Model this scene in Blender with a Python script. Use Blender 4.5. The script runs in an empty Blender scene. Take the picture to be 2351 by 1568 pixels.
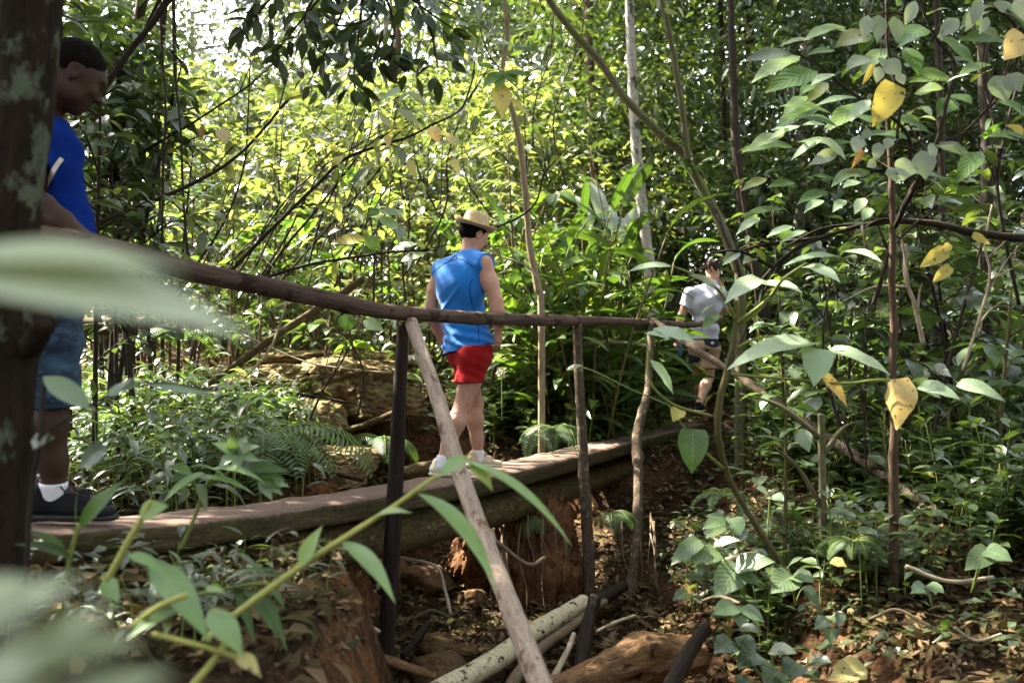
import bpy, math, random
import numpy as np
from mathutils import Vector, Matrix
D = bpy.data
scn = bpy.context.scene
COL = scn.collection
rad = math.radians
# ------------------------------------------------------------ camera, sky, sun, exposure
F = 2286.0; CZ = 2.0
cam_d = D.cameras.new('camera'); cam = D.objects.new('camera', cam_d); COL.objects.link(cam)
cam_d.lens = 35.0; cam_d.sensor_width = 36.0; cam_d.clip_start = 0.02; cam_d.clip_end = 600
cam.location = (0, 0, CZ); cam.rotation_euler = (rad(90), 0, 0)
cam_d.dof.use_dof = True; cam_d.dof.focus_distance = 6.6; cam_d.dof.aperture_fstop = 2.6; cam_d.dof.aperture_blades = 9
scn.camera = cam
SUN_EL, SUN_AZ = 47.0, -60.0          # azimuth clockwise from +Y
w = D.worlds.new('World'); scn.world = w; w.use_nodes = True
wn = w.node_tree.nodes; wl = w.node_tree.links
sky = wn.new('ShaderNodeTexSky'); sky.sky_type = 'NISHITA'; sky.sun_disc = False
sky.sun_elevation = rad(SUN_EL); sky.sun_rotation = rad(SUN_AZ); sky.air_density = 1.0; sky.dust_density = 2.5; sky.ozone_density = 1.0
bg = wn['Background']; bg.inputs[1].default_value = 0.15
hs = wn.new('ShaderNodeHueSaturation'); hs.inputs['Saturation'].default_value = .42     # hazy, almost white sky
wl.new(sky.outputs[0], hs.inputs['Color']); wl.new(hs.outputs[0], bg.inputs[0])
sun_d = D.lights.new('sun', 'SUN'); sun_d.energy = 5.0; sun_d.angle = rad(0.5); sun_d.color = (1.0, 0.93, 0.8)
sun = D.objects.new('sun', sun_d); COL.objects.link(sun); sun.location = (-20, 15, 30)
_sd = Vector((math.sin(rad(SUN_AZ)) * math.cos(rad(SUN_EL)), math.cos(rad(SUN_AZ)) * math.cos(rad(SUN_EL)), math.sin(rad(SUN_EL))))
sun.rotation_euler = _sd.to_track_quat('Z', 'Y').to_euler()
vs = scn.view_settings
vs.view_transform = 'Standard'; vs.look = 'None'; vs.exposure = 3.3; vs.gamma = 1.0; vs.use_curve_mapping = False
scn.render.engine = 'CYCLES'
cy = scn.cycles
cy.max_bounces = 7; cy.diffuse_bounces = 4; cy.glossy_bounces = 2; cy.transmission_bounces = 5; cy.transparent_max_bounces = 4
cy.sample_clamp_indirect = 6.0; cy.caustics_reflective = False; cy.caustics_refractive = False
cy.use_denoising = True
try:
    cy.denoiser = 'OPENIMAGEDENOISE'; cy.denoising_prefilter = 'ACCURATE'; cy.denoising_input_passes = 'RGB_ALBEDO_NORMAL'
except Exception: pass
scn.render.film_transparent = False

# ------------------------------------------------------------ helpers
rng = np.random.default_rng(7)
def V(*a): return np.array(a, float)
def P(x, y, d):
    "point seen at photo pixel (x, y) of 2351 x 1568 at depth d"
    return np.array([(x - 1175.5) * d / F, d, CZ - (y - 784) * d / F])
def unit(v):
    v = np.asarray(v, float); n = np.linalg.norm(v, axis=-1, keepdims=True); return v / np.maximum(n, 1e-9)
ROOT = {}
def tag(o, label=None, cat=None, group=None, kind=None):
    if label: o['label'] = label
    if cat: o['category'] = cat
    if group: o['group'] = group
    if kind: o['kind'] = kind
    return o
def thing(name, label, cat, loc=(0, 0, 0), group=None):
    o = D.objects.new(name, None); COL.objects.link(o); o.empty_display_size = .1
    o.location = [float(c) for c in loc]; ROOT[o.name] = np.array(loc, float)
    return tag(o, label, cat, group)
def copy_tree(o, parent=None):
    c = o.copy(); COL.objects.link(c); c.parent = parent
    for ch in list(o.children): copy_tree(ch, c)
    return c
class MB:
    "collects geometry (numpy) and links it as one mesh object"
    def __init__(s): s.v = []; s.f = []; s.a = []; s.n = 0; s.marks = []
    def add(s, v, faces, a=None):
        v = np.asarray(v, float).reshape(-1, 3); faces = np.asarray(faces, int)
        s.v.append(v); s.f.append(faces + s.n); s.a.append(np.zeros_like(v) if a is None else np.asarray(a, float).reshape(-1, 3)); s.n += len(v)
    def split(s, name, mat, parent):
        "each tube as an object of its own"
        mk = s.marks + [(len(s.v), len(s.f), s.n)]; out = []
        for (v0, f0, n0), (v1, f1, n1) in zip(mk[:-1], mk[1:]):
            k = MB(); k.v = s.v[v0:v1]; k.a = s.a[v0:v1]; k.f = [q - n0 for q in s.f[f0:f1]]; out.append(k.obj(name, mat, parent))
        return out
    def obj(s, name, mat, parent=None, smooth=True, origin=None):
        me = D.meshes.new(name)
        v = np.concatenate(s.v); a = np.concatenate(s.a)
        if parent is not None:
            base = ROOT[parent.name]
        else:
            base = np.zeros(3) if origin is None else np.array(origin, float)
        v = v - base
        me.vertices.add(len(v)); me.vertices.foreach_set('co', v.astype(np.float32).ravel())
        loops = np.concatenate([f.ravel() for f in s.f]); tot = np.concatenate([np.full(len(f), f.shape[1]) for f in s.f])
        start = np.concatenate([[0], np.cumsum(tot)[:-1]])
        me.loops.add(len(loops)); me.loops.foreach_set('vertex_index', loops.astype(np.int32))
        me.polygons.add(len(tot)); me.polygons.foreach_set('loop_start', start.astype(np.int32)); me.polygons.foreach_set('loop_total', tot.astype(np.int32))
        me.polygons.foreach_set('use_smooth', np.full(len(tot), smooth))
        at = me.attributes.new('lc', 'FLOAT_VECTOR', 'POINT'); at.data.foreach_set('vector', a.astype(np.float32).ravel())
        me.update(calc_edges=True); me.validate()
        for m in (mat if isinstance(mat, (list, tuple)) else [mat]): me.materials.append(m)
        o = D.objects.new(name, me); COL.objects.link(o)
        if parent is not None: o.parent = parent; ROOT[o.name] = base
        else: o.location = base; ROOT[o.name] = base
        return o
def noise3(p, seed=0, oct=3):
    "cheap smooth pseudo noise from summed sines, about -1..1"
    r = np.random.default_rng(seed + 101); p = np.asarray(p, float); out = 0; amp = 1.0; tot = 0
    for o in range(oct):
        for k in range(3):
            d = r.normal(size=3); d /= np.linalg.norm(d); out = out + amp * np.sin((p @ d) * (2.1 ** o) * r.uniform(.8, 1.25) * 2 + r.uniform(0, 6.28)); tot += amp * .6
        amp *= .55
    return out / tot
def spline(pts, n):
    "Catmull-Rom through pts (k, m) resampled to n"
    p = np.asarray(pts, float); k = len(p)
    if k == 2: t = np.linspace(0, 1, n)[:, None]; return p[0] * (1 - t) + p[1] * t
    q = np.vstack([2 * p[0] - p[1], p, 2 * p[-1] - p[-2]])
    u = np.linspace(0, k - 1 - 1e-6, n); i = u.astype(int); t = (u - i)[:, None]
    a, b, c, d = q[i], q[i + 1], q[i + 2], q[i + 3]
    return .5 * ((2 * b) + (c - a) * t + (2 * a - 5 * b + 4 * c - d) * t ** 2 + (3 * b - a - 3 * c + d) * t ** 3)
def tube(mb, pts, r, n=None, sides=8, rough=0.0, seed=0, cap=True, knots=()):
    "tube along pts with radii r (scalar or per control point); lc = straightened coordinates"
    pts = np.asarray(pts, float); rr = np.full(len(pts), r, float) if np.isscalar(r) else np.asarray(r, float)
    if n is None: n = max(len(pts), 3)
    c = spline(np.column_stack([pts, rr]), n); rr = np.maximum(c[:, 3], 1e-4); c = c[:, :3]
    tn = unit(np.gradient(c, axis=0)); L = np.concatenate([[0], np.cumsum(np.linalg.norm(np.diff(c, axis=0), axis=1))])
    ref = V(0, 0, 1) if abs(tn[0][2]) < .9 else V(1, 0, 0)
    a = unit(np.cross(tn[0], ref)); A = [a]
    for i in range(1, n):
        a = a - tn[i] * (a @ tn[i]); a = unit(a); A.append(a)
    A = np.array(A); B = np.cross(tn, A)
    th = np.linspace(0, 2 * np.pi, sides, endpoint=False)
    loc = np.stack([np.cos(th)[None, :] * rr[:, None], np.sin(th)[None, :] * rr[:, None], np.repeat(L[:, None], sides, 1)], -1)
    R = np.repeat(rr[:, None], sides, 1)
    if rough: 
        s = 1 / max(rr.mean(), 1e-3)
        R = R * (1 + rough * noise3(loc.reshape(-1, 3) * V(s, s, s * .35) * 1.1, seed, 3).reshape(n, sides))
    if rough > .18: R = R * (1 + .45 * rough * noise3(loc.reshape(-1, 3) * V(s, s, s * .25) * 4.5, seed + 7, 3).reshape(n, sides))
    for (kl, kt, kr, kw) in knots:   # length fraction, angle, height, width
        dl = (np.repeat(L[:, None], sides, 1) - kl * L[-1]); da = np.angle(np.exp(1j * (th[None, :] - kt))) * rr[:, None]
        R = R + kr * np.exp(-(dl ** 2 + da ** 2) / kw ** 2)
    v = c[:, None, :] + (A[:, None, :] * np.cos(th)[None, :, None] + B[:, None, :] * np.sin(th)[None, :, None]) * R[..., None]
    i = np.arange(n - 1)[:, None] * sides; j = np.arange(sides)[None, :]; j2 = (j + 1) % sides
    q = np.stack([i + j, i + j2, i + sides + j2, i + sides + j], -1).reshape(-1, 4)
    mb.marks.append((len(mb.v), len(mb.f), mb.n)); off = mb.n; mb.add(v.reshape(-1, 3), q, loc.reshape(-1, 3))
    if cap:
        for e, row in ((0, 0), (1, n - 1)):
            cc = c[row] + tn[row] * (rr[row] * .12 * (1 if e else -1)); base = off + row * sides
            k = mb.n; mb.add(cc[None], np.zeros((0, 3), int), V(0, 0, L[row])[None])
            jj = np.arange(sides); t3 = np.stack([np.full(sides, k), base + (jj + 1) % sides, base + jj], -1) if not e else np.stack([np.full(sides, k), base + jj, base + (jj + 1) % sides], -1)
            mb.f.append(t3)
    return c, tn
# leaf outlines: half width at t
def prof(kind, t):
    if kind == 'ovate': return np.interp(t, (0, .06, .15, .3, .45, .6, .75, .88, 1), (.04, .30, .64, .95, 1, .88, .60, .26, .015))
    if kind == 'heart': return np.interp(t, (0, .04, .10, .2, .32, .45, .6, .74, .86, .94, 1), (.10, .55, .80, .96, 1, .96, .80, .56, .30, .12, .015))
    if kind == 'lance': return np.sin(np.pi * np.clip(t, 0, 1) ** .7) ** 1.15
    if kind == 'strap': return np.minimum(1, np.sin(np.pi * np.clip(t, 0, 1) ** .8) ** .7)
    return np.sin(np.pi * t)
def leaves(mb, pos, tip, up, L, W, kind='ovate', rows=4, cols=3, droop=.25, fold=.25, r=None, wavy=0.0, g=None):
    "N leaves: base pos, tip direction, up hint, length, width; lc = (u, v, random)"
    g = rng if g is None else g
    pos = np.atleast_2d(np.asarray(pos, float)); N = len(pos)
    T = unit(np.broadcast_to(np.asarray(tip, float), (N, 3))); U = np.broadcast_to(np.asarray(up, float), (N, 3))
    S = np.cross(T, U); bad = np.linalg.norm(S, axis=1) < 1e-3; S = S + bad[:, None] * V(1, .3, 0); S = unit(S); Nn = np.cross(S, T)
    L = np.broadcast_to(np.asarray(L, float), (N,)); W = np.broadcast_to(np.asarray(W, float), (N,)); dr = np.broadcast_to(np.asarray(droop, float), (N,))
    if r is None: r = g.random(N)
    r = np.broadcast_to(np.asarray(r, float), (N,))
    t = np.linspace(0, 1, rows); wv = np.maximum(prof(kind, t), .03); wv[0] = .04; wv[-1] = .015
    u = np.linspace(-1, 1, cols)
    X = (u[None, :] * wv[:, None]); Tt = np.repeat(t[:, None], cols, 1)
    if kind == 'heart': Tt = Tt - .13 * (np.abs(X) ** 1.2) * (1 - t[:, None]) ** 3
    ang = dr[:, None, None] * Tt[None]           # bend along an arc
    y = np.where(dr[:, None, None] > 1e-3, np.sin(2 * ang) / np.maximum(2 * dr[:, None, None], 1e-3), Tt[None]); z = -np.where(dr[:, None, None] > 1e-3, (1 - np.cos(2 * ang)) / np.maximum(2 * dr[:, None, None], 1e-3), 0)
    x = X[None] * (W[:, None, None] / 2)
    z = z * L[:, None, None] + np.abs(x) * fold; y = y * L[:, None, None]
    if wavy:
        ph = g.random(N)[:, None, None] * 6.28
        z = z + wavy * W[:, None, None] * np.sin(Tt[None] * 11 + ph + u[None, None, :] * 2) * np.abs(X)[None]
        x = x * (1 + wavy * .8 * np.sin(Tt[None] * 17 + ph * 2))
    v = pos[:, None, None] + x[..., None] * S[:, None, None] + y[..., None] * T[:, None, None] + z[..., None] * Nn[:, None, None]
    a = np.stack([np.broadcast_to((u[None, None] + 1) / 2, x.shape), np.broadcast_to(Tt[None], x.shape), np.broadcast_to(r[:, None, None], x.shape)], -1)
    i = np.arange(rows - 1)[:, None] * cols; j = np.arange(cols - 1)[None]
    q = np.stack([i + j, i + j + 1, i + cols + j + 1, i + cols + j], -1).reshape(-1, 4)
    q = (np.arange(N)[:, None, None] * rows * cols + q[None]).reshape(-1, 4)
    mb.add(v.reshape(-1, 3), q, a.reshape(-1, 3))
def tiny(mb, pos, tip, up, L, W, r=None, fold=.3, g=None):
    "N small leaves of two triangles folded at the midrib"
    g = rng if g is None else g
    pos = np.asarray(pos, float); N = len(pos); T = unit(tip); S = np.cross(T, up); S = unit(S + 1e-6); Nn = np.cross(S, T)
    L = np.broadcast_to(L, (N,))[:, None]; W = np.broadcast_to(W, (N,))[:, None]
    r = g.random(N) if r is None else np.broadcast_to(r, (N,))
    b = pos; tp = pos + T * L - Nn * L * .12; v = [b]; a = [V(.5, 0, 0)]
    for e in (-1, 1):
        for t, w_ in ((.24, .42), (.62, .40)): v.append(pos + T * L * t + S * W * w_ * e + Nn * W * (fold * .5 - .10 * t)); a.append(V(.5 + e * .45, t, 0))
    v.append(tp); a.append(V(.5, 1, 0))
    v = np.stack(v, 1); a = np.broadcast_to(np.array(a)[None], (N, 6, 3)) + np.array([0, 0, 1.])[None, None] * r[:, None, None]
    k = np.arange(N)[:, None] * 6
    f = np.concatenate([k + np.array([[0, 5, 2, 1]]), k + np.array([[0, 3, 4, 5]])])
    mb.add(v.reshape(-1, 3), f, a.reshape(-1, 3))
# ------------------------------------------------------------ materials (all procedural)
def nmat(name):
    m = D.materials.new(name); m.use_nodes = True; nt = m.node_tree; nt.nodes.clear()
    out = nt.nodes.new('ShaderNodeOutputMaterial')
    def N(t, **k):
        n = nt.nodes.new('ShaderNode' + t)
        for a, b in k.items(): setattr(n, a, b)
        return n
    def Lk(a, b): nt.links.new(a, b)
    return m, N, Lk, out
def setv(n, i, val): n.inputs[i].default_value = val
def math_(N, Lk, op, a, b=None, c=None, clamp=False):
    n = N('Math', operation=op); n.use_clamp = clamp
    for k, x in enumerate((a, b, c)):
        if x is None: continue
        if isinstance(x, (int, float)): n.inputs[k].default_value = x
        else: Lk(x, n.inputs[k])
    return n.outputs[0]
def mix_(N, Lk, fac, a, b, blend='MIX'):
    n = N('Mix', data_type='RGBA', blend_type=blend)
    for k, x in ((0, fac), (6, a), (7, b)):
        if isinstance(x, (int, float)): n.inputs[k].default_value = x
        elif isinstance(x, tuple): n.inputs[k].default_value = (*x[:3], 1)
        else: Lk(x, n.inputs[k])
    return n.outputs[2]
def ramp_(N, Lk, fac, stops, interp='LINEAR'):
    n = N('ValToRGB'); cr = n.color_ramp; cr.interpolation = interp
    while len(cr.elements) < len(stops): cr.elements.new(.5)
    for e, (p, c) in zip(cr.elements, stops): e.position = p; e.color = (*c, 1) if len(c) == 3 else c
    Lk(fac, n.inputs[0]); return n.outputs[0]
def noise_(N, Lk, vec, scale, detail=4, rough=.6, w=None):
    n = N('TexNoise'); setv(n, 'Scale', scale); setv(n, 'Detail', detail); setv(n, 'Roughness', rough)
    if vec is not None: Lk(vec, n.inputs['Vector'])
    return n.outputs[0]
def map_(N, Lk, vec, sc):
    n = N('Mapping'); n.inputs['Scale'].default_value = sc; Lk(vec, n.inputs['Vector']); return n.outputs[0]
def leaf_mat(name, stops, rough=.42, trans=.4, tcol=(1.5, 1.7, .5), spots=.15, vein=.25, nvein=8.0, spec=.5, under=.35, vary=.35, spotcol=(.10, .07, .02)):
    "stops: colours along the per-leaf random value"
    m, N, Lk, out = nmat(name)
    at = N('Attribute', attribute_name='lc'); sp = N('SeparateXYZ'); Lk(at.outputs['Vector'], sp.inputs[0])
    u, v, r = sp.outputs; oi = N('ObjectInfo'); tc = N('TexCoord')
    rr = math_(N, Lk, 'ADD', math_(N, Lk, 'MULTIPLY', r, 1 - vary * .5), math_(N, Lk, 'MULTIPLY', oi.outputs['Random'], vary * .5))
    col = ramp_(N, Lk, rr, stops)
    # blotches and spots
    nz = noise_(N, Lk, tc.outputs['Object'], 9, 3)
    col = mix_(N, Lk, math_(N, Lk, 'MULTIPLY', nz, .45), col, mix_(N, Lk, .5, col, (.16, .20, .05)))
    if spots:
        sn = noise_(N, Lk, tc.outputs['Object'], 42, 2)
        col = mix_(N, Lk, math_(N, Lk, 'MULTIPLY', math_(N, Lk, 'GREATER_THAN', sn, .66), spots * 3, clamp=True), col, spotcol)
    au = math_(N, Lk, 'ABSOLUTE', math_(N, Lk, 'SUBTRACT', u, .5))
    mid = math_(N, Lk, 'LESS_THAN', au, .022)
    sv = math_(N, Lk, 'FRACT', math_(N, Lk, 'SUBTRACT', math_(N, Lk, 'MULTIPLY', v, nvein), math_(N, Lk, 'MULTIPLY', au, nvein * .55)))
    side = math_(N, Lk, 'LESS_THAN', math_(N, Lk, 'ABSOLUTE', math_(N, Lk, 'SUBTRACT', sv, .5)), .055)
    vm = math_(N, Lk, 'MAXIMUM', mid, math_(N, Lk, 'MULTIPLY', side, .6))
    col = mix_(N, Lk, math_(N, Lk, 'MULTIPLY', vm, vein), col, (.30, .36, .14))
    geo = N('NewGeometry')
    col2 = mix_(N, Lk, math_(N, Lk, 'MULTIPLY', geo.outputs['Backfacing'], under), col, mix_(N, Lk, .6, col, (.22, .26, .14)))
    p = N('BsdfPrincipled'); Lk(col2, p.inputs['Base Color']); setv(p, 'Roughness', rough); setv(p, 'Specular IOR Level', spec)
    bump = N('Bump'); setv(bump, 'Strength', .35); setv(bump, 'Distance', .004)
    hgt = math_(N, Lk, 'ADD', math_(N, Lk, 'MULTIPLY', math_(N, Lk, 'ABSOLUTE', math_(N, Lk, 'SUBTRACT', sv, .5)), 1.4), math_(N, Lk, 'MULTIPLY', nz, .6))
    Lk(hgt, bump.inputs['Height']); Lk(bump.outputs[0], p.inputs['Normal'])
    t = N('BsdfTranslucent'); Lk(mix_(N, Lk, 1.0, col, tcol, 'MULTIPLY'), t.inputs['Color'])
    mx = N('MixShader'); setv(mx, 0, trans); Lk(p.outputs[0], mx.inputs[1]); Lk(t.outputs[0], mx.inputs[2]); Lk(mx.outputs[0], out.inputs[0])
    return m
def bark_mat(name, dark, light, patch=None, pamt=.5, pscale=9, sc=30, stretch=.18, bump=.6, rough=.85, rings=0.0, moss=None, mamt=.5):
    m, N, Lk, out = nmat(name)
    at = N('Attribute', attribute_name='lc'); vec = at.outputs['Vector']
    a = noise_(N, Lk, map_(N, Lk, vec, (1, 1, stretch)), sc, 6, .7)
    b = noise_(N, Lk, map_(N, Lk, vec, (1, 1, .5)), sc * 3.2, 3, .6)
    h = math_(N, Lk, 'ADD', math_(N, Lk, 'MULTIPLY', a, .7), math_(N, Lk, 'MULTIPLY', b, .3))
    col = ramp_(N, Lk, h, [(.32, dark), (.5, tuple((x + y) / 2 for x, y in zip(dark, light))), (.68, light)])
    if rings:
        wv = N('TexWave', wave_type='BANDS', bands_direction='Z'); setv(wv, 'Scale', rings); setv(wv, 'Distortion', 5.0); setv(wv, 'Detail', 3); Lk(vec, wv.inputs['Vector'])
        col = mix_(N, Lk, math_(N, Lk, 'MULTIPLY', math_(N, Lk, 'GREATER_THAN', wv.outputs['Fac'], .82), .8), col, dark)
    if patch:
        pz = noise_(N, Lk, map_(N, Lk, vec, (1, 1, .6)), pscale, 5, .62)
        col = mix_(N, Lk, ramp_(N, Lk, pz, [(.5 + .12 * (1 - pamt), (0, 0, 0)), (.56 + .12 * (1 - pamt), (1, 1, 1))]), col, patch)
    if moss:
        geo = N('NewGeometry'); sx = N('SeparateXYZ'); Lk(geo.outputs['Normal'], sx.inputs[0])
        mz = noise_(N, Lk, vec, 14, 5, .7)
        f = math_(N, Lk, 'MULTIPLY', ramp_(N, Lk, mz, [(.46, (0, 0, 0)), (.58, (1, 1, 1))]), mamt)
        col = mix_(N, Lk, f, col, moss)
    p = N('BsdfPrincipled'); Lk(col, p.inputs['Base Color']); setv(p, 'Roughness', rough); setv(p, 'Specular IOR Level', .1)
    bu = N('Bump'); setv(bu, 'Strength', bump); setv(bu, 'Distance', .02); Lk(h, bu.inputs['Height']); Lk(bu.outputs[0], p.inputs['Normal'])
    Lk(p.outputs[0], out.inputs[0]); return m
def plain_mat(name, col, rough=.7, spec=.4, var=.15, sc=30, bump=.0, bsc=200, sheen=0, coat=None):
    m, N, Lk, out = nmat(name); tc = N('TexCoord')
    z = noise_(N, Lk, tc.outputs['Object'], sc, 4)
    c = mix_(N, Lk, z, tuple(x * (1 - var) for x in col), tuple(min(1, x * (1 + var)) for x in col))
    p = N('BsdfPrincipled'); Lk(c, p.inputs['Base Color']); setv(p, 'Roughness', rough); setv(p, 'Specular IOR Level', spec)
    if sheen: setv(p, 'Sheen Weight', sheen)
    if bump:
        bz = noise_(N, Lk, tc.outputs['Object'], bsc, 4); b = N('Bump'); setv(b, 'Strength', bump); setv(b, 'Distance', .004); Lk(bz, b.inputs['Height']); Lk(b.outputs[0], p.inputs['Normal'])
    Lk(p.outputs[0], out.inputs[0]); return m
def skin_mat(name, col, dark, hair=0.0):
    m, N, Lk, out = nmat(name); tc = N('TexCoord')
    z = noise_(N, Lk, tc.outputs['Object'], 7, 4); c = mix_(N, Lk, ramp_(N, Lk, z, [(.35, (0, 0, 0)), (.7, (1, 1, 1))]), col, dark)
    if hair:  # fine dark body hair on the legs and forearms
        hz = noise_(N, Lk, map_(N, Lk, tc.outputs['Object'], (1, 1, .25)), 260, 2)
        sx = N('SeparateXYZ'); Lk(tc.outputs['Object'], sx.inputs[0])
        low = ramp_(N, Lk, math_(N, Lk, 'MULTIPLY', sx.outputs[2], 1.0), [(.55, (1, 1, 1)), (.72, (0, 0, 0))])
        c = mix_(N, Lk, math_(N, Lk, 'MULTIPLY', math_(N, Lk, 'MULTIPLY', math_(N, Lk, 'GREATER_THAN', hz, .52), low), hair), c, (.05, .03, .02))
    p = N('BsdfPrincipled'); Lk(c, p.inputs['Base Color']); setv(p, 'Roughness', .6); setv(p, 'Specular IOR Level', .22)
    setv(p, 'Subsurface Weight', .08); setv(p, 'Subsurface Radius', (.012, .005, .003))
    b = N('Bump'); setv(b, 'Strength', .15); setv(b, 'Distance', .003); Lk(noise_(N, Lk, tc.outputs['Object'], 220, 3), b.inputs['Height']); Lk(b.outputs[0], p.inputs['Normal'])
    Lk(p.outputs[0], out.inputs[0]); return m
def denim_mat(name, dark, light):
    m, N, Lk, out = nmat(name); tc = N('TexCoord')
    z = noise_(N, Lk, map_(N, Lk, tc.outputs['Object'], (1, 1, 2.2)), 9, 5, .65)
    c = ramp_(N, Lk, z, [(.42, dark), (.66, light)])
    c = mix_(N, Lk, math_(N, Lk, 'MULTIPLY', noise_(N, Lk, tc.outputs['Object'], 400, 2), .5), c, tuple(x * .6 for x in dark))
    p = N('BsdfPrincipled'); Lk(c, p.inputs['Base Color']); setv(p, 'Roughness', .85)
    b = N('Bump'); setv(b, 'Strength', .4); setv(b, 'Distance', .004); Lk(noise_(N, Lk, tc.outputs['Object'], 260, 3), b.inputs['Height']); Lk(b.outputs[0], p.inputs['Normal'])
    Lk(p.outputs[0], out.inputs[0]); return m
def straw_mat(name):
    m, N, Lk, out = nmat(name); tc = N('TexCoord')
    wv = N('TexWave', wave_type='RINGS', rings_direction='Z'); setv(wv, 'Scale', 34); setv(wv, 'Distortion', 1.2); setv(wv, 'Detail', 2); Lk(tc.outputs['Object'], wv.inputs['Vector'])
    z = noise_(N, Lk, tc.outputs['Object'], 90, 4)
    c = ramp_(N, Lk, math_(N, Lk, 'ADD', math_(N, Lk, 'MULTIPLY', wv.outputs['Fac'], .4), math_(N, Lk, 'MULTIPLY', z, .6)), [(.25, (.30, .19, .08)), (.5, (.52, .38, .19)), (.8, (.66, .52, .30))])
    p = N('BsdfPrincipled'); Lk(c, p.inputs['Base Color']); setv(p, 'Roughness', .7)
    b = N('Bump'); setv(b, 'Strength', .5); setv(b, 'Distance', .004); Lk(wv.outputs['Fac'], b.inputs['Height']); Lk(b.outputs[0], p.inputs['Normal'])
    Lk(p.outputs[0], out.inputs[0]); return m
def ground_mat():
    m, N, Lk, out = nmat('forest_floor'); tc = N('TexCoord'); o = tc.outputs['Object']
    geo = N('NewGeometry'); sx = N('SeparateXYZ'); Lk(geo.outputs['Normal'], sx.inputs[0])
    n1 = noise_(N, Lk, o, 3.2, 6, .65); n2 = noise_(N, Lk, o, 26, 6, .7); n3 = noise_(N, Lk, o, 110, 4, .7)
    litter = ramp_(N, Lk, n2, [(.3, (.008, .005, .003)), (.5, (.028, .016, .009)), (.72, (.08, .047, .026))])
    soil = ramp_(N, Lk, math_(N, Lk, 'ADD', math_(N, Lk, 'MULTIPLY', n2, .6), math_(N, Lk, 'MULTIPLY', n3, .4)), [(.36, (.035, .017, .008)), (.52, (.155, .074, .033)), (.68, (.31, .165, .080))])
    soil = mix_(N, Lk, ramp_(N, Lk, n1, [(.42, (.75, .75, .75)), (.6, (0, 0, 0))]), soil, litter)
    steep = ramp_(N, Lk, math_(N, Lk, 'ADD', sx.outputs[2], math_(N, Lk, 'MULTIPLY', math_(N, Lk, 'SUBTRACT', n1, .5), .9)), [(.68, (1, 1, 1)), (.9, (0, 0, 0))])
    c = mix_(N, Lk, steep, litter, soil)
    p = N('BsdfPrincipled'); Lk(c, p.inputs['Base Color']); setv(p, 'Roughness', .95); setv(p, 'Specular IOR Level', .06)
    b = N('Bump'); setv(b, 'Strength', .9); setv(b, 'Distance', .03); Lk(math_(N, Lk, 'ADD', n2, math_(N, Lk, 'MULTIPLY', n3, .4)), b.inputs['Height']); Lk(b.outputs[0], p.inputs['Normal'])
    Lk(p.outputs[0], out.inputs[0]); return m
def rock_mat(name, dark, mid, light, moss=.3):
    m, N, Lk, out = nmat(name); tc = N('TexCoord'); o = tc.outputs['Object']
    n1 = noise_(N, Lk, o, 5, 8, .68); n2 = noise_(N, Lk, o, 45, 5, .7); h = math_(N, Lk, 'ADD', math_(N, Lk, 'MULTIPLY', n1, .65), math_(N, Lk, 'MULTIPLY', n2, .35))
    c = ramp_(N, Lk, h, [(.33, dark), (.5, mid), (.66, light)])
    geo = N('NewGeometry'); sx = N('SeparateXYZ'); Lk(geo.outputs['Normal'], sx.inputs[0])
    mz = math_(N, Lk, 'MULTIPLY', ramp_(N, Lk, noise_(N, Lk, o, 8, 5, .7), [(.5, (0, 0, 0)), (.6, (1, 1, 1))]), moss)
    c = mix_(N, Lk, mz, c, (.07, .075, .02))
    p = N('BsdfPrincipled'); Lk(c, p.inputs['Base Color']); setv(p, 'Roughness', .95); setv(p, 'Specular IOR Level', .08)
    b = N('Bump'); setv(b, 'Strength', .9); setv(b, 'Distance', .03); Lk(h, b.inputs['Height']); Lk(b.outputs[0], p.inputs['Normal'])
    Lk(p.outputs[0], out.inputs[0]); return m
def plank_mat():
    m, N, Lk, out = nmat('weathered_plank'); at = N('Attribute', attribute_name='lc'); vec = at.outputs['Vector']
    a = noise_(N, Lk, map_(N, Lk, vec, (6, 6, .35)), 9, 6, .7); b = noise_(N, Lk, vec, 6, 5, .6); d = noise_(N, Lk, map_(N, Lk, vec, (1, 1, .5)), 60, 4, .7)
    h = math_(N, Lk, 'ADD', math_(N, Lk, 'MULTIPLY', a, .6), math_(N, Lk, 'MULTIPLY', d, .4))
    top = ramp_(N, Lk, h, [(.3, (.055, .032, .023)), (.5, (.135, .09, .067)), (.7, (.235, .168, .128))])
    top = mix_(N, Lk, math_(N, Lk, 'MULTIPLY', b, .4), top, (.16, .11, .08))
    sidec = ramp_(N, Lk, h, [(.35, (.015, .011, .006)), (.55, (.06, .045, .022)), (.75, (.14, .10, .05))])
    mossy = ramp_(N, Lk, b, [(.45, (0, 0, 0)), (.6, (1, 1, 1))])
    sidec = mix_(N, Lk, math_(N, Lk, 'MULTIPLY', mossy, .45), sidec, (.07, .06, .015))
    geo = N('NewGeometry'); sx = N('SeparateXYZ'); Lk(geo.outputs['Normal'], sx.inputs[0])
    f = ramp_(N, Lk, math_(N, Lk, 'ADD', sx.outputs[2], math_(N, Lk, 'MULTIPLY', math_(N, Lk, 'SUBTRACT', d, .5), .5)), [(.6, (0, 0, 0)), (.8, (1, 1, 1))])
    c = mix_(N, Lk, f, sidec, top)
    p = N('BsdfPrincipled'); Lk(c, p.inputs['Base Color']); setv(p, 'Roughness', .85); setv(p, 'Specular IOR Level', .12)
    bu = N('Bump'); setv(bu, 'Strength', .7); setv(bu, 'Distance', .012); Lk(h, bu.inputs['Height']); Lk(bu.outputs[0], p.inputs['Normal'])
    Lk(p.outputs[0], out.inputs[0]); return m
M = {}
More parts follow.
